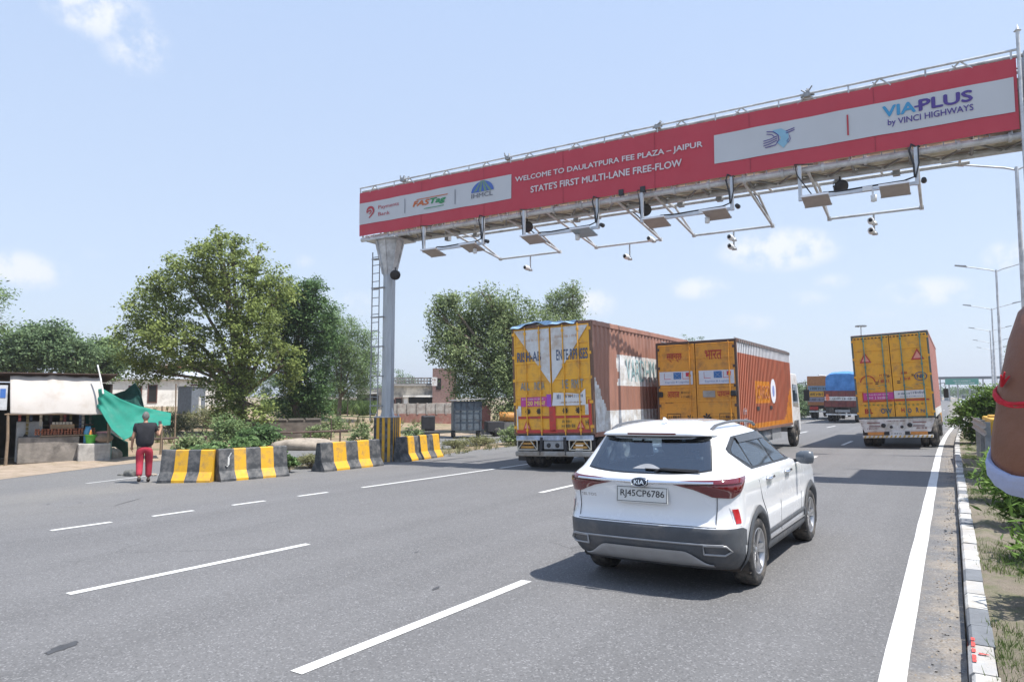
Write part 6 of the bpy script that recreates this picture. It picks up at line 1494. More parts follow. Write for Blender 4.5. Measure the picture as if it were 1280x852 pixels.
for i, (px, D, w, h, lab) in enumerate([(984, 62, 2.6, 1.9, 'hedge bush just right of the orange truck cab'), (994, 70, 3.0, 2.3, 'hedge bush left of the slatted lorry'), (1004, 80, 3.4, 2.4, 'hedge bush right beside the slatted lorry tail'), (975, 55, 2.2, 1.6, 'hedge bush hidden mostly by the orange truck cab')]):
    bush(px, 0, D, w, h, LEAF_D, lab, 190 + i, leaf=(.24, .12), n=70, per=40, name='roadside_bush', group='hedge bushes along the far left verge')
# grass and weeds nobody could count
def tufts(name, pts, hgt, m, seed, wd=.012, k=14):
    rng = np.random.default_rng(seed); Q = []
    for x, y, z in pts:
        n = rng.integers(k // 2, k + 4); o = rng.normal(size=(n, 2)) * .045; h = hgt * rng.uniform(.4, 1.2, n); l = rng.normal(size=(n, 2)) * .4
        for j in range(n):
            b0 = np.array([x + o[j, 0], y + o[j, 1], z - .01]); t = b0 + np.array([l[j, 0] * h[j], l[j, 1] * h[j], h[j]]); a = rng.uniform(0, 6.28); w = np.array([math.cos(a), math.sin(a), 0]) * wd
            Q.append([b0 - w, b0 + w, t + w * .15, t - w * .15])
    return kind(quads_mesh(name, np.array(Q), m), 'stuff')
rnd = random.Random(21); P = []
for _ in range(5200):
    y = 2.5 + 31 * rnd.random() ** 1.5; x = .21 + abs(rnd.gauss(0, .45)) if rnd.random() < .45 else rnd.uniform(.22, 2.6)
    if math.sin(x * 5 + y * 1.3) + math.sin(y * 2.1 + 1) > .1: P.append((x + bend(y), y, .115))
tufts('grass', P, .065, GRASS, 1, .0035, 12)
P = [(rnd.uniform(-18.3, -15.7), rnd.uniform(12, 60), 0) for _ in range(700)]; P = [(x + .5 * bend(y), y, gz(x, y)) for x, y, _ in P if math.sin(x * 3) + math.sin(y * .8 + x) > -.2]
tufts('verge_grass', P, .22, DRY, 2, .012)
P = []
for _ in range(2600):
    x = rnd.uniform(-75, -26.5); y = rnd.uniform(12, 80)
    if math.sin(x * .5) + math.sin(y * .4 + x * .2) > .2: P.append((x, y, gz(x, y)))
tufts('scrub_grass', P, .45, DRY, 3, .035, 12)
P = []
for _ in range(5200):
    D = rnd.uniform(62, 150); q = ptD(rnd.uniform(335, 470), 426, D); P.append((q.x, q.y, gz(q.x, q.y)))
tufts('field_crop', P, .9, GRASS, 4, .10, 10)
fpts = [ptD(px, 426, D) for px, D in ((330, 60), (474, 60), (480, 170), (318, 170))]
b = MB(); b.add([(p.x, p.y, gz(p.x, p.y) + .06) for p in fpts], [(0, 1, 2, 3)]); kind(b.build('field', mat('field_green', (.10, .15, .045), .95, var=.3, scale=.5)), 'structure')
# grit and leaves by the kerb
rng = np.random.default_rng(8); Q = []
for _ in range(900):
    y = rng.uniform(3.5, 26); x = -.02 - abs(rng.normal()) * .10; s = rng.uniform(.004, .013); c = np.array([x + bend(y), y, .02 * x + .004]); a = rng.uniform(0, 6.28); u = np.array([math.cos(a), math.sin(a), .5]) * s; v = np.array([-math.sin(a), math.cos(a), .4]) * s
    Q.append([c - u, c - v, c + u, c + v])
kind(quads_mesh('kerb_grit', np.array(Q), mat('grit', (.24, .20, .155), .9, var=.3)), 'stuff')
# ================================================================== STREET LAMPS
def lamp(x, y, label, h=9.0):
    T = thing('street_lamp', label, 'street lamp', (x, y, .1), 0, 'twin arm street lamps along the median')
    b = MB(); b.tube((0, 0, 0), (0, 0, h - .1), .10, 10, .05); b.tube((0, 0, 0), (0, 0, .25), .16, 10); b.build('pole', STEEL, T)
    for s in (-1, 1):
        b = MB(); b.path([(0, 0, h - .2), (s * .3, 0, h - .08), (s * 1.45, 0, h + .22)], .03, 6); a = b.build('arm', STEEL, T)
        b = MB(); b.prism([(s * 1.35, h + .17), (s * 1.95, h + .31), (s * 1.95, h + .36), (s * 1.4, h + .27)], -.12, .12, 'xz'); b.build('lamp_head', mat('lamp_head_grey', (.34, .35, .36), .5, .3, var=.1), a)
lamp(2.0, 26, 'nearest street lamp, right behind the end of the gantry beam', 8.85)
for x, y, l in ((2.45, 47.3, 'second nearest twin arm street lamp, clear of the gantry'), (3.1, 68.2, 'third twin arm street lamp along the median'), (3.9, 91.3, 'fourth twin arm street lamp along the median'), (4.75, 111.6, 'fifth twin arm street lamp, small in the distance'), (5.63, 128.8, 'sixth twin arm street lamp, smallest in the distance')): lamp(x, y, l, 8.9)
p = at(1076, 407, 200); T = thing('high_mast_light', 'tall high mast light showing above the yellow container truck', 'high mast light', (p.x, p.y, 0))
b = MB(); b.tube((0, 0, 0), (0, 0, p.z), .28, 10, .13); b.build('mast', STEEL, T)
b = MB(); b.lathe([(-.2, .2), (0, .9), (.1, .9)], 12, 'z', (0, 0, p.z))
for i in range(8): t = math.pi * i / 4; b.box(1.05 * math.cos(t) - .28, 1.05 * math.cos(t) + .28, 1.05 * math.sin(t) - .28, 1.05 * math.sin(t) + .28, p.z - .3, p.z + .05)
b.build('light_ring', STEEL_D, T)
# far toll plaza canopy
T = thing('toll_plaza', 'far toll plaza canopy with a green sign board over the road ahead', 'toll plaza', (7.5, 300, 0))
b = MB(); b.box(-11, 12, 0, 8, 8.1, 8.9); b.build('canopy', mat('canopy_slate', (.10, .11, .13), .6, var=.1), T)
b = MB(); b.box(-9.0, 1.2, -.5, -.2, 6.0, 8.1); g_ = b.build('sign_board', mat('sign_green', (.02, .26, .19), .5, var=.08), T)
b = MB(); scrawl(b, -6.5, -1.0, 7.1, 7.6, -.52, 90); scrawl(b, -6, 0, 6.3, 6.8, -.52, 91); b.build('lettering', WHITEP, g_)
for i, xx in enumerate((-10.5, -7.8, -5.2, -1.5, 2.5, 6.5, 11)): b = MB(); b.box(xx - .22, xx + .22, .2, .7, 0, 8.1); b.build('column', STEEL_D, T)
for xx in (-8.8, -3.4, 2.5):
    b = MB(); b.box(xx - .7, xx + .7, 2, 5, .2, 2.6); k = b.build('toll_booth', mat('booth_grey', (.35, .38, .40), .6, var=.1), T); b = MB(); b.box(xx - .6, xx + .6, 1.97, 1.99, 1.3, 2.2); b.build('window', GLASS, k)
# ================================================================== yellow crash barrier on the median
T = thing('crash_barrier', 'short yellow metal crash barrier with a grey beam end on the median', 'crash barrier', (0, 0, 0), 0)
P0, P1 = at(1214, 524, 25), at(1230, 541, 19.5); cp = (P0 + P1) / 2; T.location = (cp.x, cp.y, .1); dv = (P1 - P0); dv.z = 0; T.rotation_euler = (0, 0, math.atan2(dv.y, dv.x) + math.pi / 2); hl = dv.length / 2; zb_ = cp.z - .1
b = MB(); prof = [(0, .17), (.05, .13), (.05, .05), (0, .01), (.05, -.03), (.05, -.11), (0, -.15)]
vs = [(q[0], y, q[1] + zb_) for y in (-hl, hl) for q in prof]; b.add(vs, [(i, i + 1, 8 + i, 7 + i) for i in range(6)]); o = b.build('beam', mat('weathered_beam', (.40, .36, .31), .7, .1, var=.2), T); o.modifiers.new('s', 'SOLIDIFY').thickness = .012
for y in (-hl * .7, 0, hl * .7): b = MB(); b.box(.06, .18, y - .06, y + .06, 0, zb_ + .15); b.build('post', STEEL_D, T)
b = MB(); b.box(.20, 1.05, -1.6, 1.4, zb_ - .20, zb_ + .22); b.box(.25, 1.0, -.3, .3, zb_ + .221, zb_ + .28); bevel(b.build('yellow_panel', mat('barrier_panel_yellow', (.62, .36, .03), .6, var=.12, dirt=(.3, .2, .08), dirt_amt=.3), T), .03)
for y in (-1.3, 1.1): b = MB(); b.box(.3, .42, y - .05, y + .05, 0, zb_ - .2); b.build('post', STEEL_D, T)
# ================================================================== THE ROADSIDE STALL
A0, B0 = Vector((-26.2, 10.85, -.42)), Vector((-25.1, 13.5, -.42)); fd = (B0 - A0).normalized(); nd = Vector((-fd.y, fd.x, 0)); ZG = -.42
SRZ = math.atan2(fd.y, fd.x)
ST = thing('roadside_stall', 'dark roadside snack stall with a counter, wooden posts and rusty roof', 'stall', A0, SRZ)   # local x along the front, y inward
WOOD = mat('pole_wood', (.22, .16, .11), .9, var=.25, scale=8); RUSTR = mat('rusty_sheet', (.085, .055, .045), .85, var=.4, scale=4)
CONC = mat('stained_concrete', (.25, .225, .20), .9, var=.25, scale=3, bump=.4, dirt=(.11, .10, .09), dirt_amt=.35)
for px_ in (0.0, 2.87): b = MB(); b.path([(px_, 0, -.05), (px_ + .02, .01, .9), (px_ - .01, 0, 1.70)], [.05, .045, .04], 8); b.build('post', WOOD, ST)
b = MB(); b.tube((-.1, -.02, 1.66), (3.1, .0, 1.64), .022, 6); b.build('front_pole', WOOD, ST)
b = MB(); b.prism([(.42, 3.02), (4.2, 2.80), (4.2, 2.83), (.42, 3.05)], -5.0, 3.15, 'yz'); b.build('roof', RUSTR, ST)
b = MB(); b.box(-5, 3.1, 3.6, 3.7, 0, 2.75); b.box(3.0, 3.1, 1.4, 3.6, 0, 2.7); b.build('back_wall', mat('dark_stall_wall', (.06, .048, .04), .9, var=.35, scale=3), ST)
b = MB(); b.box(.30, 2.05, .35, .95, 0, .88); bevel(b.build('counter', CONC, ST), .03)
b = MB(); b.box(.9, 2.55, .30, .75, .89, .93); b.build('counter_board', WOOD, ST)
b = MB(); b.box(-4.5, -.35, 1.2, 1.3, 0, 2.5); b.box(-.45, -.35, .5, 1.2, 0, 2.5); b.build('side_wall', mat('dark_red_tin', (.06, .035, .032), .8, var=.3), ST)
b = MB()
for z in (1.15, 1.55): b.box(.3, 3.4, 2.9, 3.4, z, z + .04)
b.build('shelf', WOOD, ST)
b = MB(); b.box(-1.3, -.05, .28, .34, 1.80, 2.62); sg = b.build('shop_board', mat('board_white', (.55, .57, .60), .6, var=.1, dirt=(.3, .3, .3), dirt_amt=.3), ST)
b = MB(); b.box(-.25, -.1, .27, .279, 2.2, 2.5); b.box(-.8, -.4, .27, .279, 2.2, 2.4); b.build('blue_mark', BLUEP, sg)
def SP(u, d, z): return A0 + fd * u + nd * d + Vector((0, 0, z))
# white canopy
def canopy(u, v):
    x = (.05 + 2.62 * u) * 1 - .06 * (1 - v) + (.25 * v * u); y = .62 * (1 - v) - .03 * v; z = 2.93 - 1.27 * v - .10 * math.sin(math.pi * u) * v * (1 - v) * 2 + .02 * math.sin(u * 25) * (1 - v) + .015 * math.sin(u * 13 + v * 8) + .10 * math.exp(-((u - .45) / .05) ** 2) * (1 - v) - .12 * max(0, u - .45) * v
    return SP(x, y - .10 * math.sin(math.pi * v), z)
b = MB(); b.grid(canopy, 60, 24); o = b.build('white_canopy', mat('white_cloth', (.58, .545, .51), .85, var=.05, scale=2, transl=.22, dirt=(.48, .42, .36), dirt_amt=.22, dscale=1.2)); o.modifiers.new('s', 'SOLIDIFY').thickness = .006
tag(o, 'white cloth awning sloping down over the front of the stall', 'awning')
# green shade nets
def loft(name, top, bot, m, label, nu=40, nv=16, amp=.05):
    def pl(tab, u):
        k = u * (len(tab) - 1); i = min(int(k), len(tab) - 2); f = k - i; f = f * f * (3 - 2 * f) * .35 + f * .65; return at(*tab[i]).lerp(at(*tab[i + 1]), f)
    def fn(u, v):
        p = pl(top, u).lerp(pl(bot, u), v); s = math.sin(math.pi * u) * math.sin(math.pi * v); return p + Vector((.5, -.3, 0)) * (-.25 * s) + Vector((.6, -.5, .2)) * amp * (math.sin(u * 22 + v * 9) * .5 + math.sin(v * 17 - u * 8) * .5)
    b = MB(); b.grid(fn, nu, nv); o = b.build(name, m); o.modifiers.new('s', 'SOLIDIFY').thickness = .004; return tag(o, label, 'shade net')
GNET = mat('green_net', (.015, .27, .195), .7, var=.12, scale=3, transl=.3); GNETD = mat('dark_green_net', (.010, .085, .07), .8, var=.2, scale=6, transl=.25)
loft('shade_net', [(107, 489, 13.35), (128, 485, 13.3), (150, 498, 13.8), (175, 508, 14.5), (200, 513, 15.2), (214, 516, 15.6)], [(110, 497, 13.2), (126, 514, 13.15), (140, 537, 13.25), (155, 550, 13.5), (182, 534, 14.3), (213, 531, 15.1)], GNET, 'bright green shade net stretched from the stall out towards the man')
loft('shade_net', [(122, 488, 15.6), (142, 492, 15.8), (156, 488, 16), (169, 478, 16.2), (176, 490, 16.4), (180, 508, 16.5)], [(124, 500, 15.6), (140, 506, 15.8), (156, 508, 16), (168, 510, 16.2), (176, 512, 16.4), (182, 514, 16.5)], GNETD, 'darker green net corner peaked behind the bright net', amp=.03)
loft('shade_net', [(90, 516, 14.6), (112, 517, 14.4), (133, 518, 14.2)], [(90, 541, 14.6), (112, 542, 14.4), (133, 543, 14.2)], GNET, 'green net hanging in shade under the awning beside the right post', amp=.02)
loft('shade_net', [(133, 535, 14.6), (145, 545, 14.7), (160, 552, 14.8)], [(134, 590, 14.6), (147, 588, 14.7), (161, 585, 14.8)], GNETD, 'dark green net curtain reaching the ground right of the stall post', amp=.04)
# poles
def pole(name, p, q, r, m, label, cat='pole'): b = MB(); p, q = Vector(p), Vector(q); b.path([Vector((0, 0, 0)), (q - p) * .5 + Vector((.01, .01, 0)), q - p], [r, r * .9, r * .8], 8); o = b.build(name, m); o.location = p; return tag(o, label, cat)
pole('bamboo_pole', at(129, 492, 13.2), at(122, 456, 13.2), .03, WHITEP, 'white stick poking up above the green net')
gq = lambda px, D: (lambda p: Vector((p.x, p.y, gz(p.x, p.y))))(ptD(px, 426, D))
pole('wooden_post', gq(206, 27), gq(206, 27) + Vector((0, 0, 1.9)), .04, WOOD, 'wooden post holding the far end of the green net')
pole('wooden_post', gq(223, 30), gq(222, 30) + Vector((0, 0, 2.8)), .035, WOOD, 'thin grey post standing behind the green net end')
pole('wooden_post', gq(416, 34), gq(416, 34) + Vector((0, 0, 1.2)), .03, RUSTR, 'thin post by the field edge left of the plinth')
pole('iron_post', gq(436, 60), gq(436, 60) + Vector((0, 0, 2.4)), .05, RUSTR, 'dark post holding the white strip roof by the grey hut')
def pipe_rail(p0, p1, label):
    T = thing('pipe_railing', label, 'railing', gq(*p0)); o0 = T.location; q = gq(*p1) - o0
    b = MB(); b.tube((0, 0, .62), q + Vector((0, 0, .62)), .045); b.build('rail', RUSTR, T)
    for i in range(4): b = MB(); c = q * (i / 3); b.tube(c + Vector((0, 0, -.1)), c + Vector((0, 0, .62)), .04); b.build('post', RUSTR, T)
pipe_rail((352, 32), (462, 35), 'rusty pipe railing behind the flat boulder and barriers'); pipe_rail((178, 27), (262, 29), 'rusty pipe railing behind the man in black')
pa, pb = gq(296, 37), gq(404, 39); T = thing('boundary_wall', 'low stone wall under the big trees, coloured dark for their shade', 'wall', pa, math.atan2((pb - pa).y, (pb - pa).x))
b = MB(); L_ = (pb - pa).length; b.box(0, L_, 0, .35, -.4, .95); bevel(b.build('wall', mat('shaded_stone_wall', (.12, .10, .085), .95, var=.35, scale=2.5, bump=.6, bscale=8), T), .05, 2); b = MB()  # wall and coping colours have the shade of the trees put in
for i in range(5): b.box(L_ * i / 5 + .05, L_ * (i + 1) / 5 - .05, -.05, .40, .951, 1.03)
b.build('coping', mat('shaded_coping', (.16, .14, .12), .95, var=.25), T)
# things on and around the counter
def pot(label, p, s=1.):
    T = thing('clay_cup_stack', label, 'clay cups', p, SRZ, 'stacks of clay cups on the counter'); TER = mat('terracotta', (.36, .13, .07), .85, var=.2, scale=12)
    b = MB(); rnd = random.Random(int(p.x * 99))
    for i in range(7):
        for j in range(2):
            for k in range(3 if (i + j) % 3 else 2):
                x, y, z = -.27 + i * .09 + rnd.uniform(-.01, .01), j * .09, k * .07
                b.lathe([(z, .001), (z, .025), (z + .065, .042), (z + .065, .036)], 10, 'z', (x, y, 0))
    b.build('cups', TER, T); return T
for u, lab in ((1.05, 'stacked terracotta cups at the left of the counter board'), (1.62, 'stacked terracotta cups in the middle of the counter board'), (2.22, 'stacked terracotta cups at the right of the counter board')): pot(lab, SP(u, .45, .935))
T = thing('cardboard_box', 'open cardboard tray with pale packets on the stall counter', 'box', SP(1.55, .75, 1.16), SRZ)
b = MB(); b.box(-.35, .35, -.15, .15, -.05, .12); b.build('tray', mat('cardboard', (.36, .25, .15), .9, var=.15), T); b = MB(); 
for i in range(6): b.box(-.3 + i * .1, -.22 + i * .1, -.12, .12, .121, .2)
b.build('packets', mat('packet_cream', (.55, .50, .42), .5, var=.2), T)
T = thing('white_cooler', 'white cooler box standing inside the stall at left', 'cooler', SP(.62, 1.15, 0), SRZ)
b = MB(); b.box(-.38, .38, 0, .6, 0, 1.38); bevel(b.build('cabinet', mat('cooler_white', (.50, .51, .52), .5, var=.08, dirt=(.3, .3, .28), dirt_amt=.3), T), .03); b = MB(); b.add([(-.2, -.004, .85), (-.02, -.004, .85), (-.09, -.004, 1.02)], [(0, 1, 2)]); b.build('dark_mark', BLACK, T)
T = thing('plinth_block', 'grey painted concrete block outside the stall by the right post', 'block', SP(2.45, -.05, 0), SRZ)
b = MB(); b.box(-.45, .52, 0, .55, 0, .62); bevel(b.build('block', mat('whitewashed_concrete', (.42, .40, .37), .9, var=.2, scale=4, dirt=(.22, .21, .20), dirt_amt=.4), T), .03)
def lathe_thing(name, label, cat, p, prof, m, group=None): b = MB(); b.lathe(prof, 20, 'z'); o = b.build(name, m); o.location = p; return tag(o, label, cat, group)
lathe_thing('green_bucket', 'bright green plastic bucket on the whitewashed block', 'bucket', SP(2.38, .2, .625), [(0, .001), (0, .14), (.28, .19), (.30, .20), (.30, .185), (.05, .13)], mat('green_plastic', (.07, .38, .04), .4, var=.1))
lathe_thing('blue_can', 'blue water can behind the green bucket', 'water can', SP(2.30, .42, .625), [(0, .001), (0, .13), (.42, .13), (.5, .09), (.58, .08), (.58, .001)], mat('blue_plastic_can', (.08, .30, .50), .4, var=.1))
lathe_thing('orange_bottle', 'small orange bottle standing in the green bucket', 'bottle', SP(2.37, .2, .66), [(0, .001), (0, .06), (.3, .06), (.38, .03), (.42, .03), (.42, .001)], mat('orange_plastic', (.60, .22, .04), .4, var=.1))
b = MB()
def sack(u, v): a, c = 2 * math.pi * u, math.pi * v; return Vector((.30 * math.cos(a) * math.sin(c) * (1 + .06 * math.sin(5 * a)), .20 * math.sin(a) * math.sin(c), .16 + .16 * -math.cos(c) * (1 + .1 * math.sin(a * 3))))
b.grid(sack, 24, 12); o = b.build('grain_sack', mat('jute', (.24, .175, .125), .95, var=.2, scale=14)); o.location = SP(2.76, .16, .62); o.rotation_euler = (0, 0, SRZ); tag(o, 'brown filled jute sack lying on the whitewashed block', 'sack')
T = thing('steel_trunk', 'pale tin trunk with a pink bundle on it behind the jute sack', 'trunk', SP(2.75, .55, .4), SRZ); b = MB(); b.box(-.3, .3, -.15, .2, -.4, .42); b.build('box', mat('tin_green', (.20, .33, .28), .6, var=.2), T); b = MB(); b.box(-.2, .22, -.12, .12, .421, .60); bevel(b.build('bundle', mat('pink_cloth', (.42, .22, .22), .9, var=.15), T), .05)
cols = [(.30, .05, .035), (.22, .17, .06), (.06, .09, .16), (.25, .23, .20), (.05, .07, .05), (.10, .05, .06), (.20, .12, .05)]
for i in range(12):
    u = .32 + i * .19 + .05 * math.sin(i * 2.3); b = MB(); 
    for k in range(2 + (i * 7) % 4): b.box(-.04, .04, -.01, .01, -.13 - .14 * k, -.01 - .14 * k)
    o = b.build('snack_strip', mat('packet_%s' % 'red yellow navy cream green plum orange'.split()[i % 7], cols[i % 7], .45, var=.3, scale=20)); o.location = SP(u, .75 + .25 * (i % 3), 1.68 - .05 * (i % 2)); o.rotation_euler = (0, 0, SRZ)
    tag(o, 'strip of small snack packets hanging from the stall roof edge', 'snack packets', 'hanging strips of snack packets')
def rock(name, label, p, sx, sy, sz, m, seed, rz=0, cat='rock'):
    rnd = random.Random(seed); ph = [rnd.uniform(0, 6) for _ in range(6)]
    def f(u, v):
        a, c = 2 * math.pi * u, math.pi * v; r = 1 + .10 * math.sin(3 * a + ph[0]) * math.sin(c) + .08 * math.sin(5 * a + 3 * c + ph[1]) + .05 * math.sin(9 * a + ph[2] + 5 * c)
        s = lambda t: math.copysign(abs(t) ** .7, t); return Vector((sx * s(math.cos(a)) * math.sin(c) * r, sy * s(math.sin(a)) * math.sin(c) * r, sz * (.35 - s(math.cos(c)) * r * .65)))
    b = MB(); b.grid(f, 28, 14); o = b.build(name, m); o.location = p; o.rotation_euler = (0, 0, rz); return tag(o, label, cat)
STONE = mat('pale_stone', (.34, .29, .235), .9, var=.18, scale=3, bump=.6, bscale=20, dirt=(.2, .17, .14), dirt_amt=.3)
p = gq(384, 30.5); rock('flat_boulder', 'long flat beige boulder lying behind the gap between barriers', p, 1.35, .7, .45, STONE, 3, R(30))
p = gq(145, 25.6); rock('pale_rock', 'pale rock beside the right stall post', p, .35, .28, .42, STONE, 5)
p = gq(171, 20.0); rock('dark_rubble', 'dark lump of rubble on the road beside the man', p, .20, .14, .17, mat('rubble', (.12, .12, .11), .9, var=.3, scale=12), 7); p = gq(158, 20.2); rock('small_stone', 'small grey stone on the road left of the dark rubble', p, .09, .06, .05, mat('rubble', (.12, .12, .11)), 8); p = gq(198, 20.0); rock('small_stone', 'small pale stone at the corner of the leftmost barrier', p, .14, .08, .06, STONE, 9)
# ================================================================== BUILDINGS AT THE LEFT
def facing(px, D, z): p = ptD(px, 426, D); p.z = z; return p, math.atan2(p.y, p.x) - math.pi / 2
def building(name, label, px, D, z, w, h, d, m, rz_off=0.): 
    p, rz = facing(px, D, z); T = thing(name, label, 'building', p, rz + rz_off); b = MB(); b.box(-w / 2, w / 2, 0, d, -.5, h); wl_ = b.build('wall', m, T); return T, wl_
LIME = mat('whitewash_wall', (.76, .74, .70), .9, var=.1, scale=1.2, dirt=(.36, .33, .29), dirt_amt=.3, dscale=.8); DIRTY = mat('dirty_cream_wall', (.54, .49, .41), .9, var=.15, scale=1, dirt=(.17, .16, .15), dirt_amt=.4, dscale=.9)
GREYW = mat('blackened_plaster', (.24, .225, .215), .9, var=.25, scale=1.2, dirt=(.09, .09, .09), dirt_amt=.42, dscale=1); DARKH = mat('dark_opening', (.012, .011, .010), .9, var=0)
def opening(T, nm, x0, x1, z0, z1, fm, depth=.0, bars=True):
    b = MB(); b.box(x0 - .09, x1 + .09, -.05, .002, z0 - .09, z0); b.box(x0 - .09, x1 + .09, -.05, .002, z1, z1 + .09); b.box(x0 - .09, x0, -.05, .002, z0, z1); b.box(x1, x1 + .09, -.05, .002, z0, z1)
    if bars: 
        for k in range(1, 4): xx = x0 + (x1 - x0) * k / 4; b.box(xx - .02, xx + .02, -.035, -.015, z0, z1)
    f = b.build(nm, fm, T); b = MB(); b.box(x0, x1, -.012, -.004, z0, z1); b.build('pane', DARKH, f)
MAR = mat('maroon_wood', (.12, .05, .04), .7, var=.2)
T, w_ = building('white_house', 'low white house with a maroon barred window and sheet roof, behind the green net', 212, 63, .55, 10.4, 2.75, 6, LIME)
b = MB(); b.prism([(-.35, 2.78), (6.4, 3.6), (6.4, 3.68), (-.35, 2.86)], -5.6, 5.4, 'yz'); b.build('roof', mat('sheet_roof', (.46, .47, .49), .5, .2, var=.12, scale=3), T)
opening(T, 'window', 1.95, 2.72, .95, 2.25, MAR); opening(T, 'window', -1.5, -.9, .75, 2.2, MAR, bars=False); opening(T, 'door', -3.0, -2.1, 0, 2.1, MAR, bars=False)
b = MB(); b.box(-5.2, 5.2, -.03, -.002, -.4, .35); b.build('base_band', mat('cream_band', (.46, .38, .28), .9, var=.15), T)
T, w_ = building('upper_house', 'white upper storey with a red band showing through the branches of the big tree', 245, 95, .6, 9, 5.6, 6, LIME)
b = MB(); b.box(-4.6, 4.6, -.15, 6.1, 4.55, 5.2); b.build('red_band', mat('faded_red_band', (.38, .10, .09), .8, var=.15), T); opening(T, 'window', -1, 0, 2.0, 3.2, MAR)
T = thing('water_tank', 'dark blue grey water tank beside the white house', 'water tank', gq(242, 55) + Vector((0, 0, .35))); b = MB(); b.box(-.9, .9, -.6, .6, -.3, 1.75); bevel(b.build('tank', mat('slate_tank', (.13, .15, .18), .8, var=.2), T), .05); b = MB(); b.box(-.95, .95, -.65, .65, 1.751, 1.83); b.build('lid', STEEL_D, T)
for i, px in enumerate((252, 262, 272, 283)): pole('stone_post', gq(px, 50) + Vector((0, 0, .2)), gq(px, 50) + Vector((0, 0, 1.6)), .10, LIME, 'white stone fence post right of the water tank', 'post')['group'] = 'white stone posts right of the water tank'
# small painted hut hidden by the stall
# the old concrete block right of the gantry pole
D = 87; k = D / FPX
T, w_ = building('old_building', 'old dirty cream flat roofed building with balustrade behind the gantry pole', 525, D, -.55, 7.9, 3.62, 7, DIRTY)
b = MB(); b.box(-4.1, 4.1, -.35, 7.1, 3.621, 3.8); b.build('cornice', mat('grey_cornice', (.33, .32, .30), .9, var=.2), T)
b = MB(); b.box(-4.0, 4.0, -.2, -.05, 4.5, 4.66); b.box(-4.0, 4.0, -.2, -.05, 3.801, 3.95)
for i in range(22): x0 = -3.95 + i * .37; b.box(x0, x0 + .14, -.18, -.07, 3.95, 4.5); b.box(x0 + .14, x0 + .37, -.15, -.1, 4.15, 4.3)
b.build('balustrade', GREYW, T)
opening(T, 'door', -2.9, -2.2, .3, 2.1, MAR, bars=False); opening(T, 'window', -3.3, -2.95, .6, 1.9, MAR, bars=False)
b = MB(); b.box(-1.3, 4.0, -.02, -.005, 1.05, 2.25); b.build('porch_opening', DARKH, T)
b = MB(); b.box(-2.0, 4.2, -1.2, -.0, 2.26, 2.48); b.build('porch_slab', LIME, T); b = MB(); b.box(-1.9, -1.35, -1.0, -.6, 0, 2.255); b.build('pillar', LIME, T)
b = MB(); b.prism([(.4, 1.25), (4.2, 1.35), (4.2, 1.55), (1.2, 1.5)], -2.6, -1.3, 'xz'); b.build('stored_sheet', mat('pale_sheet', (.50, .46, .40), .8, var=.15), T)
T, w_ = building('grey_hut', 'grey blackened hut with a dark doorway left of the gantry pole', 463, D - 3, -.5, 3.0, 3.3, 4, GREYW)
opening(T, 'door', -.95, -.35, .2, 2.0, DARKH, bars=False); opening(T, 'window', .5, 1.0, 1.5, 2.3, DARKH)
b = MB(); b.prism([(-2.4, 2.55), (.9, 2.62), (.9, 2.75), (-2.4, 2.62)], -1.4, -.05, 'xz'); b.build('awning', LIME, T)
T, w_ = building('brick_tower', 'dark red brick tower block partly behind the drooping tree', 556, 86, -.5, 2.9, 5.7, 4, mat('dark_brick', (.20, .125, .11), .9, var=.25, scale=4)); opening(T, 'window', -.9, -.5, 3.2, 4.4, DARKH, bars=False)
p, rz = facing(543.5, 84, 3.55); T = thing('sign_board', 'small white notice board on the old building roof edge', 'sign', p, rz); b = MB(); b.box(-.33, .33, -.03, .03, -.5, .52); b.build('board', WHITEP, T); b = MB(); scrawl(b, -.24, .24, .1, .35, -.035, 95); b.build('lettering', DRED, T)
T = thing('compound_wall', 'low compound wall, whitish above and brick red below, in front of the old building', 'wall', *facing(532, 56, -.5)[:1]); T.rotation_euler = (0, 0, facing(532, 56, 0)[1])
b = MB(); b.box(-3.0, 2.6, 0, .25, .95, 1.75); b.build('upper_wall', mat('grey_white_wall', (.42, .40, .38), .9, var=.2, scale=2, dirt=(.25, .2, .18), dirt_amt=.35), T); b = MB(); b.box(-3.0, 2.6, -.02, .27, -.3, .949); b.build('lower_wall', mat('brick_red_wall', (.30, .135, .11), .9, var=.2, scale=2, dirt=(.34, .24, .2), dirt_amt=.35), T)
b = MB(); 
for i in range(8): b.box(-2.9 + i * .75, -2.75 + i * .75, -.05, -.021, .9, 1.8)
b.build('pilaster', mat('grey_white_wall', (.42, .40, .38)), T)
# dark carts, kiosk and tank under the drooping tree
p = gq(583, 39); T = thing('kiosk_cart', 'blue grey sheet metal kiosk on small wheels under the drooping tree', 'kiosk', p, R(42)); KB_ = mat('kiosk_blue_grey', (.12, .15, .175), .7, var=.2, dirt=(.08, .08, .085), dirt_amt=.3)
b = MB(); b.box(-.75, .75, -.75, .75, .42, 2.0); b.build('cabin', KB_, T); b = MB(); b.prism([(-.9, 2.02), (.95, 2.12), (.95, 2.16), (-.9, 2.06)], -.9, .9, 'xz'); b.build('roof', STEEL_D, T)
b = MB()
for i in range(5): x0 = -.72 + i * .35; b.box(x0, x0 + .05, -.79, -.751, .45, 1.98); b.box(.751, .79, x0, x0 + .05, .45, 1.98)
for z in (.45, 1.0, 1.5, 1.93): b.box(-.74, .74, -.805, -.791, z, z + .05); b.box(.791, .805, -.74, .74, z, z + .05)
b.build('frame', mat('dark_blue_frame', (.05, .065, .085), .7, var=.2), T)
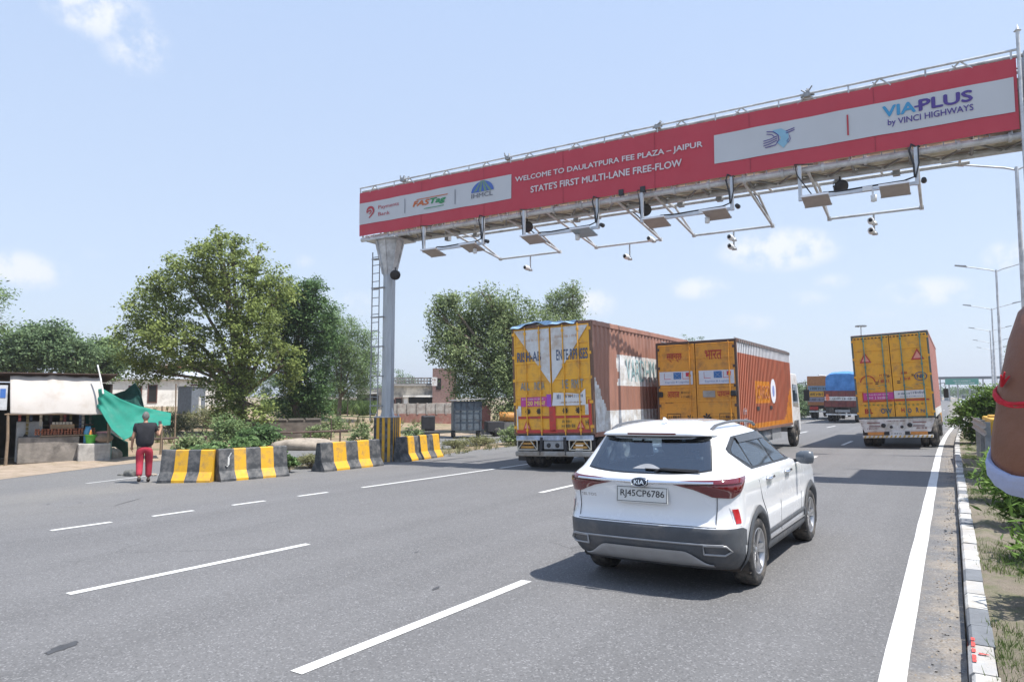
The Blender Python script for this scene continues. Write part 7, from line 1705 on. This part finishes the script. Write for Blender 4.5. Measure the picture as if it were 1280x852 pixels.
for sx in (-.7, .7):
    for sy in (-.55, .55): b = MB(); b.lathe([(-.06, .001), (-.06, .2), (.06, .2), (.06, .001)], 16, 'x'); b.build('wheel', RUBBER, T).location = (sx, sy, .21)
p = gq(537, 35); T = thing('cart_seat', 'black padded seat like stand on the roadside right of the plinth', 'cart', p, R(50)); b = MB(); b.box(-.5, .5, -.35, .35, 0, .58); b.box(-.33, .33, .02, .33, .581, 1.32); bevel(b.build('seat', BLACK, T), .06); b = MB(); b.box(-1.1, -.5, -.2, .2, .1, .42); b.tube((-1.0, 0, .4), (-1.0, 0, .75), .05); bevel(b.build('engine', DARK, T), .05)
p = gq(618, 40.5); T = thing('pushcart', 'dark covered pushcart beside the kiosk', 'cart', p, R(50)); b = MB(); b.box(-.5, .5, -.4, .4, .25, .85); bevel(b.build('box', mat('charcoal_cover', (.03, .03, .035), .8, var=.2), T), .05)
for s in (-1, 1): b = MB(); b.lathe([(-.04, .001), (-.04, .25), (.04, .25), (.04, .001)], 16, 'y'); b.build('wheel', RUBBER, T).location = (.1, s * .42, .25)
p = gq(634, 42); T = thing('storage_drum', 'orange drum lying on a grey brick stand left of the white V truck', 'drum', p, R(30)); b = MB(); b.lathe([(-.45, .001), (-.45, .27), (-.42, .29), (.42, .29), (.45, .27), (.45, .001)], 20, 'x', (0, 0, 1.05)); b.build('drum', mat('drum_orange', (.42, .19, .04), .6, var=.2), T); b = MB(); b.box(-.4, .4, -.25, .25, 0, .76); b.build('stand', GREYW, T)
p = gq(607, 43); T = thing('red_cabinet', 'faded red cabinet standing between kiosk and pushcart', 'cabinet', p, R(40)); b = MB(); b.box(-.4, .3, -.2, .2, .3, 1.7); b.build('cabinet', mat('faded_red_cabinet', (.26, .11, .09), .8, var=.2), T); b = MB(); b.box(-.4, .3, -.25, .25, 0, .29); b.build('base', GREYW, T)
# utility wire poles far left are hidden; wires above the stall
# ================================================================== PEOPLE
def skin(parts, name, m, parent, lv=2):
    """each part: (points, radii, edges); skinned, subdivided and merged into one mesh"""
    V, F = [], []
    for pts, rad, edges in parts:
        me = bpy.data.meshes.new('sk'); me.from_pydata([tuple(p) for p in pts], edges, []); o = bpy.data.objects.new('sk', me); C.objects.link(o)
        md = o.modifiers.new('skin', 'SKIN'); md.use_smooth_shade = True
        for i, r in enumerate(rad): me.skin_vertices[0].data[i].radius = (r, r) if not isinstance(r, tuple) else r
        me.skin_vertices[0].data[0].use_root = True
        ss = o.modifiers.new('sub', 'SUBSURF'); ss.levels = lv; ss.render_levels = lv
        dg = bpy.context.evaluated_depsgraph_get(); dg.update(); e = bpy.data.meshes.new_from_object(o.evaluated_get(dg)); k = len(V)
        V += [tuple(v.co) for v in e.vertices]; F += [tuple(i + k for i in p.vertices) for p in e.polygons]
        bpy.data.objects.remove(o); bpy.data.meshes.remove(me); bpy.data.meshes.remove(e)
    return V, F
def chain(pts, rad): return (pts, rad, [(i, i + 1) for i in range(len(pts) - 1)])
def hand_parts(w, d, side, palm_n, L=.185, curl=.5, thumb=1):
    """w wrist point, d direction of the hand, side direction across the palm towards the thumb, palm_n the way the palm faces"""
    w, d, s, n = (Vector(v) for v in (w, d, side, palm_n)); d.normalize(); s = (s - d * s.dot(d)).normalized(); n = (n - d * n.dot(d) - s * n.dot(s)).normalized(); k = L / .185
    out = [chain([w - d * .02, w + d * .03 * k, w + d * .085 * k], [.027 * k, (.038 * k, .017 * k), (.036 * k, .016 * k)])]
    for off, ln in ((.030, .075), (.010, .085), (-.010, .080), (-.029, .062)):
        b0 = w + d * .075 * k + s * off * k; P = [b0 - d * .02 * k]; p = b0; a = 0
        for seg in (.45, .32, .25): a += curl * .55; p = p + (d * math.cos(a) + n * math.sin(a)) * ln * seg * k; P.append(p)
        out.append(chain([P[0], b0 + d * .004] + P[1:], [.0095 * k, .0098 * k, .009 * k, .0082 * k, .007 * k]))
    b0 = w + d * .03 * k + s * .022 * k; t = (s * .75 + d * .55 + n * .35).normalized(); t2 = (d * .85 + s * .2 + n * .45).normalized()
    out.append(chain([b0, b0 + t * .032 * k, b0 + t * .045 * k + t2 * .025 * k, b0 + t * .048 * k + t2 * .05 * k], [.013 * k, .0115 * k, .010 * k, .008 * k])); return out
def head_mesh(c, look, r=.105):
    V, F = [], []; nu, nv = 28, 20; f = Vector((look.x, look.y, 0)).normalized(); rt = Vector((f.y, -f.x, 0))
    for j in range(nv + 1):
        for i in range(nu):
            a, b_ = 2 * math.pi * i / nu, math.pi * j / nv; x, y, z = math.sin(a) * math.sin(b_), math.cos(a) * math.sin(b_), math.cos(b_)
            jaw = 1 - .26 * max(0, -z) ** 1.2; fx = x * .076 * jaw; fy = y * .098 * (jaw if y > 0 else 1 - .1 * max(0, -z)); fz = z * .125
            if y > 0:
                fy += .022 * math.exp(-((x / .14) ** 2 + ((z + .12) / .22) ** 2)); fy -= .010 * (math.exp(-(((abs(x) - .36) / .16) ** 2 + ((z - .06) / .12) ** 2))); fy += .008 * math.exp(-((x / .3) ** 2 + ((z + .5) / .10) ** 2)); fy += .006 * math.exp(-((x / .35) ** 2 + ((z + .82) / .14) ** 2))
            fx += .016 * math.copysign(math.exp(-(((y + .08) / .18) ** 2 + ((z - .02) / .22) ** 2)), x) if abs(x) > .6 else 0
            V.append(tuple(c + rt * fx + f * fy + Vector((0, 0, fz))))
    for j in range(nv):
        for i in range(nu): F.append((j * nu + i, j * nu + (i + 1) % nu, (j + 1) * nu + (i + 1) % nu, (j + 1) * nu + i))
    return V, F
def hair_mesh(c, look, full=True, grow=1.06):
    V, F = head_mesh(c, look); f = Vector((look.x, look.y, 0)).normalized(); V2 = []
    for v in V:
        q = Vector(v) - c; V2.append(tuple(c + q * grow))
    keep = []
    for fc in F:
        m_ = sum((Vector(V2[i]) for i in fc), Vector()) / len(fc) - c; fy = m_.dot(f)
        if m_.z > .075 - .0 * fy or (m_.z > -.045 and fy < .015 + m_.z * .5): keep.append(fc)
    return V2, keep
def mb_of(VF): b = MB(); b.add(VF[0], VF[1], 0, True); return b
SKIN1 = mat('skin_light_brown', (.36, .20, .13), .55, var=.06, scale=8); SKIN2 = mat('skin_brown', (.20, .085, .048), .5, var=.12, scale=14, bump=.12, bscale=90)
TEE = mat('black_cotton', (.016, .017, .022), .9, var=.2, scale=6); REDT = mat('red_trousers', (.34, .022, .045), .85, var=.14, scale=6); SHOE = mat('dark_shoe', (.035, .025, .022), .6, var=.2); GREYH = mat('grey_short_hair', (.13, .125, .12), .8, var=.3, scale=30)
def finish_person(T, bodyparts, head_c, look, skinm):
    V, F = skin(bodyparts, 'b', skinm, T); hv, hf = head_mesh(head_c, look); k = len(V); b = MB(); b.add(V, F, 0, True); b.add(hv, hf, 0, True); return b.build('body', skinm, T)
# man walking away, filming with his phone; local +y is the way he faces
pf = ptD(180, 426, 18.1); pz = gz(-17.5, 10.4); q = at(179, 603, 1); t = (CAM_H - pz) / (CAM_H - q.z); pf = Vector((0, 0, CAM_H)) + (q - Vector((0, 0, CAM_H))) * t
MAN = thing('person', 'man in a black t-shirt and red trousers seen from behind, holding up a phone', 'person', (pf.x, pf.y, gz(pf.x, pf.y)), math.atan2(-pf.x * -1, 1) * 0 + math.atan2(-(pf.x), pf.y))
V3 = Vector
hipL, hipR = V3((-.10, 0, .92)), V3((.10, 0, .92)); kneeL, kneeR = V3((-.10, .02, .50)), V3((.11, .10, .50)); ankL, ankR = V3((-.10, -.20, .14)), V3((.11, .10, .085))
chest, neck = V3((0, .0, 1.36)), V3((0, .02, 1.50)); shL, shR = V3((-.20, 0, 1.43)), V3((.20, 0, 1.43)); elL, wrL = V3((-.27, -.03, 1.15)), V3((-.29, .06, .91)); elR, wrR = V3((.30, .03, 1.17)), V3((.36, .24, 1.36))
pts = [V3((0, 0, .95)), V3((0, 0, 1.15)), chest, neck, V3((0, .03, 1.60)), hipL, kneeL, ankL, hipR, kneeR, ankR, shL, elL, wrL, shR, elR, wrR]
rad = [(.11, .08), (.10, .075), (.11, .075), .055, .05, .085, .055, .038, .085, .055, .038, .055, .042, .028, .055, .042, .028]
edg = [(0, 1), (1, 2), (2, 3), (3, 4), (0, 5), (5, 6), (6, 7), (0, 8), (8, 9), (9, 10), (2, 11), (11, 12), (12, 13), (2, 14), (14, 15), (15, 16)]
hp = hand_parts(wrL, (0, .15, -1), (0, 1, 0), (1, 0, 0), .17, .35) + hand_parts(wrR, (-.05, .25, 1), (-1, .3, 0), (-.3, .8, 0), .17, .9)
finish_person(MAN, [(pts, rad, edg)] + hp, V3((0, .045, 1.665)), V3((.35, 1, 0)), SKIN1)
b = mb_of(hair_mesh(V3((0, .045, 1.668)), V3((.35, 1, 0)))); b.build('hair', GREYH, MAN)
b = mb_of(skin([([V3((0, 0, .86)), V3((0, 0, 1.13)), chest, V3((0, .01, 1.46)), shL, shL.lerp(elL, .62), shR, shR.lerp(elR, .62)], [(.235, .165), (.235, .165), (.25, .165), .105, .105, .088, .105, .088], [(0, 1), (1, 2), (2, 3), (2, 4), (4, 5), (2, 6), (6, 7)])], '', None, None)); b.build('t_shirt', TEE, MAN)
b = mb_of(skin([([V3((0, 0, .96)), V3((0, 0, .88)), hipL - V3((0, 0, .06)), kneeL, kneeL.lerp(ankL, .92), hipR - V3((0, 0, .06)), kneeR, kneeR.lerp(ankR, .92)], [(.21, .155), (.20, .15), .125, .092, .078, .125, .092, .078], [(0, 1), (1, 2), (2, 3), (3, 4), (1, 5), (5, 6), (6, 7)])], '', None, None)); b.build('trousers', REDT, MAN)
for a, tip in ((ankL, V3((0, .10, -.09))), (ankR, V3((0, .20, -.035)))):
    b = mb_of(skin([chain([a + V3((0, -.04, .02)), a + V3((0, -.01, -.04)), a + tip * .6 + V3((0, 0, -.015)), a + tip], [.05, .05, (.048, .04), (.04, .028)])], '', None, None)); b.build('shoe', SHOE, MAN)
b = MB(); b.box(-.037, .037, -.006, .006, -.075, .075); ph = bevel(b.build('phone', BLACK), .004); ph.matrix_world = MAN.matrix_basis @ Matrix.Translation((.33, .335, 1.49)) ; tag(ph, 'black phone held up by the man in the black t-shirt', 'phone')
MANW = Matrix.Translation(MAN.location) @ MAN.rotation_euler.to_matrix().to_4x4(); ph.matrix_world = MANW @ Matrix.Translation((.335, .335, 1.47)) @ Matrix.Rotation(R(-20), 4, 'X')
# onlooker at the right edge with a raised forearm, standing on the median
WR, EL = ptD(1288, 492, .90), ptD(1297, 590, .90); HD = ptD(1310, 425, .90)
f2 = Vector((fwd.x, fwd.y, 0)).normalized(); r2 = Vector((rgt.x, rgt.y, 0)).normalized()
SH = EL + r2 * .27 - f2 * .10 + V3((0, 0, -.10)); tc_ = SH + r2 * .19 + V3((0, 0, -.02)); gz0 = .12
ONL = thing('person', 'onlooker raising a brown forearm with red wrist thread and rolled pale blue sleeve', 'person', (tc_.x, tc_.y, gz0))
O = V3((tc_.x, tc_.y, gz0)); rel = lambda p: V3(p) - O
hgt = SH.z - gz0; sc = hgt / 1.43
chest = V3((0, 0, 1.36 * sc)); SHr = rel(SH); SHo = -SHr + V3((0, 0, 2 * SHr.z)); elO = SHo + r2 * .06 + V3((0, 0, -.30)); wrO = elO + f2 * .10 + V3((0, 0, -.25))
pts = [V3((0, 0, .95 * sc)), V3((0, 0, 1.15 * sc)), chest, V3((0, 0, 1.50 * sc)), V3((0, 0, 1.62 * sc)), r2 * -.1 + V3((0, 0, .9 * sc)), r2 * -.1 + V3((0, 0, .48 * sc)), r2 * -.1 + V3((0, 0, .08)), r2 * .1 + V3((0, 0, .9 * sc)), r2 * .1 + V3((0, 0, .48 * sc)), r2 * .1 + V3((0, 0, .08)),
       SHr, rel(EL), SHo, elO, wrO]
rad = [.11, .10, .11, .06, .055, .09, .06, .045, .09, .06, .045, .06, .034, .06, .046, .03]
edg = [(0, 1), (1, 2), (2, 3), (3, 4), (0, 5), (5, 6), (6, 7), (0, 8), (8, 9), (9, 10), (2, 11), (11, 12), (2, 13), (13, 14), (14, 15)]
hd = (HD - WR).normalized()
hp = hand_parts(rel(WR), hd, -r2 * .95 * -1 + f2 * .2, f2 * .95 - r2 * .2, .195, .35) + hand_parts(wrO, (0, 0, -1), f2, -r2, .18, .3)
hc = V3((0, 0, 1.665 * sc - .05))
fa = MB(); e_, w_, h_ = rel(EL), rel(WR), rel(WR) + hd * .10
fap = [e_ - (w_ - e_) * .06, e_, e_.lerp(w_, .2), e_.lerp(w_, .4), e_.lerp(w_, .6), e_.lerp(w_, .8), w_, w_.lerp(h_, .3), w_.lerp(h_, .6), h_, h_ + hd * .02]
fa.path(fap, [.036, .046, .0485, .0465, .0430, .0385, .0355, .0375, .0405, .040, .030], 28)
V, F = skin([(pts, rad, edg)] + hp, 'b', SKIN2, ONL); hv, hf = head_mesh(hc, f2); b = MB(); b.add(V, F, 0, True); b.add(hv, hf, 0, True); b.add(fa.v, fa.f[:-2], 0, True); b.build('body', SKIN2, ONL)
b = mb_of(hair_mesh(hc, f2)); b.build('hair', BLACK, ONL)
SHIRT = mat('pale_blue_shirt', (.38, .43, .62), .9, var=.06, scale=20, bump=.3, bscale=60)
b = mb_of(skin([([V3((0, 0, .84 * sc)), V3((0, 0, 1.13 * sc)), chest, V3((0, 0, 1.46 * sc)), SHr, SHr.lerp(rel(EL), .97), SHo, SHo.lerp(elO, .9)], [.21, .205, .23, .11, .10, .066, .10, .075], [(0, 1), (1, 2), (2, 3), (2, 4), (4, 5), (2, 6), (6, 7)])], '', None, None)); b.build('shirt', SHIRT, ONL)
# rolled cuff round the elbow
ax = (rel(WR) - rel(EL)).normalized(); ax2 = (ax * .8 - r2 * .22 - f2 * .42).normalized(); u1 = ax2.orthogonal().normalized(); u2 = ax2.cross(u1); b = MB()
cc = rel(EL) + ax * .016 + r2 * .004
def cuff(u, v):
    a = 2 * math.pi * u; t = v; prof = [(-.028, .050), (-.014, .0555), (.002, .0565), (.009, .0545), (.007, .050), (-.01, .045)]; k_ = t * 5; i = min(int(k_), 4); ff = k_ - i; h = prof[i][0] + (prof[i + 1][0] - prof[i][0]) * ff; rr = prof[i][1] + (prof[i + 1][1] - prof[i][1]) * ff
    rr *= 1 + .03 * math.sin(3 * a) + .018 * math.sin(8 * a + 1) + .012 * math.sin(15 * a + 6 * t); return cc + ax2 * (h + .004 * math.sin(2 * a)) + u1 * rr * math.cos(a) + u2 * rr * math.sin(a)
b.grid(cuff, 48, 20); b.build('rolled_cuff', SHIRT, ONL)
b = mb_of(skin([([V3((0, 0, .98 * sc)), V3((0, 0, .88 * sc)), pts[5] - V3((0, 0, .06)), pts[6], pts[7] + V3((0, 0, .04)), pts[8] - V3((0, 0, .06)), pts[9], pts[10] + V3((0, 0, .04))], [.19, .19, .135, .105, .085, .135, .105, .085], [(0, 1), (1, 2), (2, 3), (3, 4), (1, 5), (5, 6), (6, 7)])], '', None, None)); b.build('trousers', mat('dark_trousers', (.03, .035, .05), .85, var=.15), ONL)
for a in (pts[7], pts[10]): b = mb_of(skin([chain([a - f2 * .05, a + V3((0, 0, -.04)), a + f2 * .10 + V3((0, 0, -.05)), a + f2 * .19 + V3((0, 0, -.055))], [.05, .05, .045, .032])], '', None, None)); b.build('shoe', SHOE, ONL)
# red thread round the wrist with its knot and loose ends
TH = mat('red_thread', (.50, .015, .03), .75, var=.2, scale=60)
wc = rel(WR) + ax * .002; ta = (ax - r2 * .30 - f2 * .30).normalized(); t1 = ta.orthogonal().normalized(); t2 = ta.cross(t1); b = MB()
for k_ in range(3):
    off = (k_ - 1) * .0034; b.path([wc + ta * (off + .0015 * math.sin(5 * a + k_)) + (t1 * math.cos(a) + t2 * math.sin(a)) * (.0372 + .001 * (k_ % 2)) for a in [2 * math.pi * i / 40 for i in range(41)]], .0026, 6)
kn = wc - r2 * .036 + ta * .004 + V3((0, 0, .004))
for d in ((-.007, .014), (-.002, .018), (.004, .013)): b.path([kn, kn + r2 * d[0] * .5 - f2 * .006 + V3((0, 0, d[1] * .6)), kn + r2 * d[0] - f2 * .01 + V3((0, 0, d[1]))], [.0018, .0016, .001], 5)
b.build('wrist_thread', TH, ONL)
# ================================================================== THIN SUMMER HAZE
hz_m = bpy.data.materials.new('haze'); hz_m.use_nodes = True; hn = hz_m.node_tree; hn.nodes.clear()
ho = hn.nodes.new('ShaderNodeOutputMaterial'); hv = hn.nodes.new('ShaderNodeVolumePrincipled'); hv.inputs['Color'].default_value = (.86, .90, .96, 1); hv.inputs['Density'].default_value = .00055; hv.inputs['Anisotropy'].default_value = .2
hn.links.new(hv.outputs[0], ho.inputs['Volume'])
b = MB(); b.box(-3200, 2200, -400, 3200, -35, 80); o = b.build('haze', hz_m); kind(o, 'stuff')
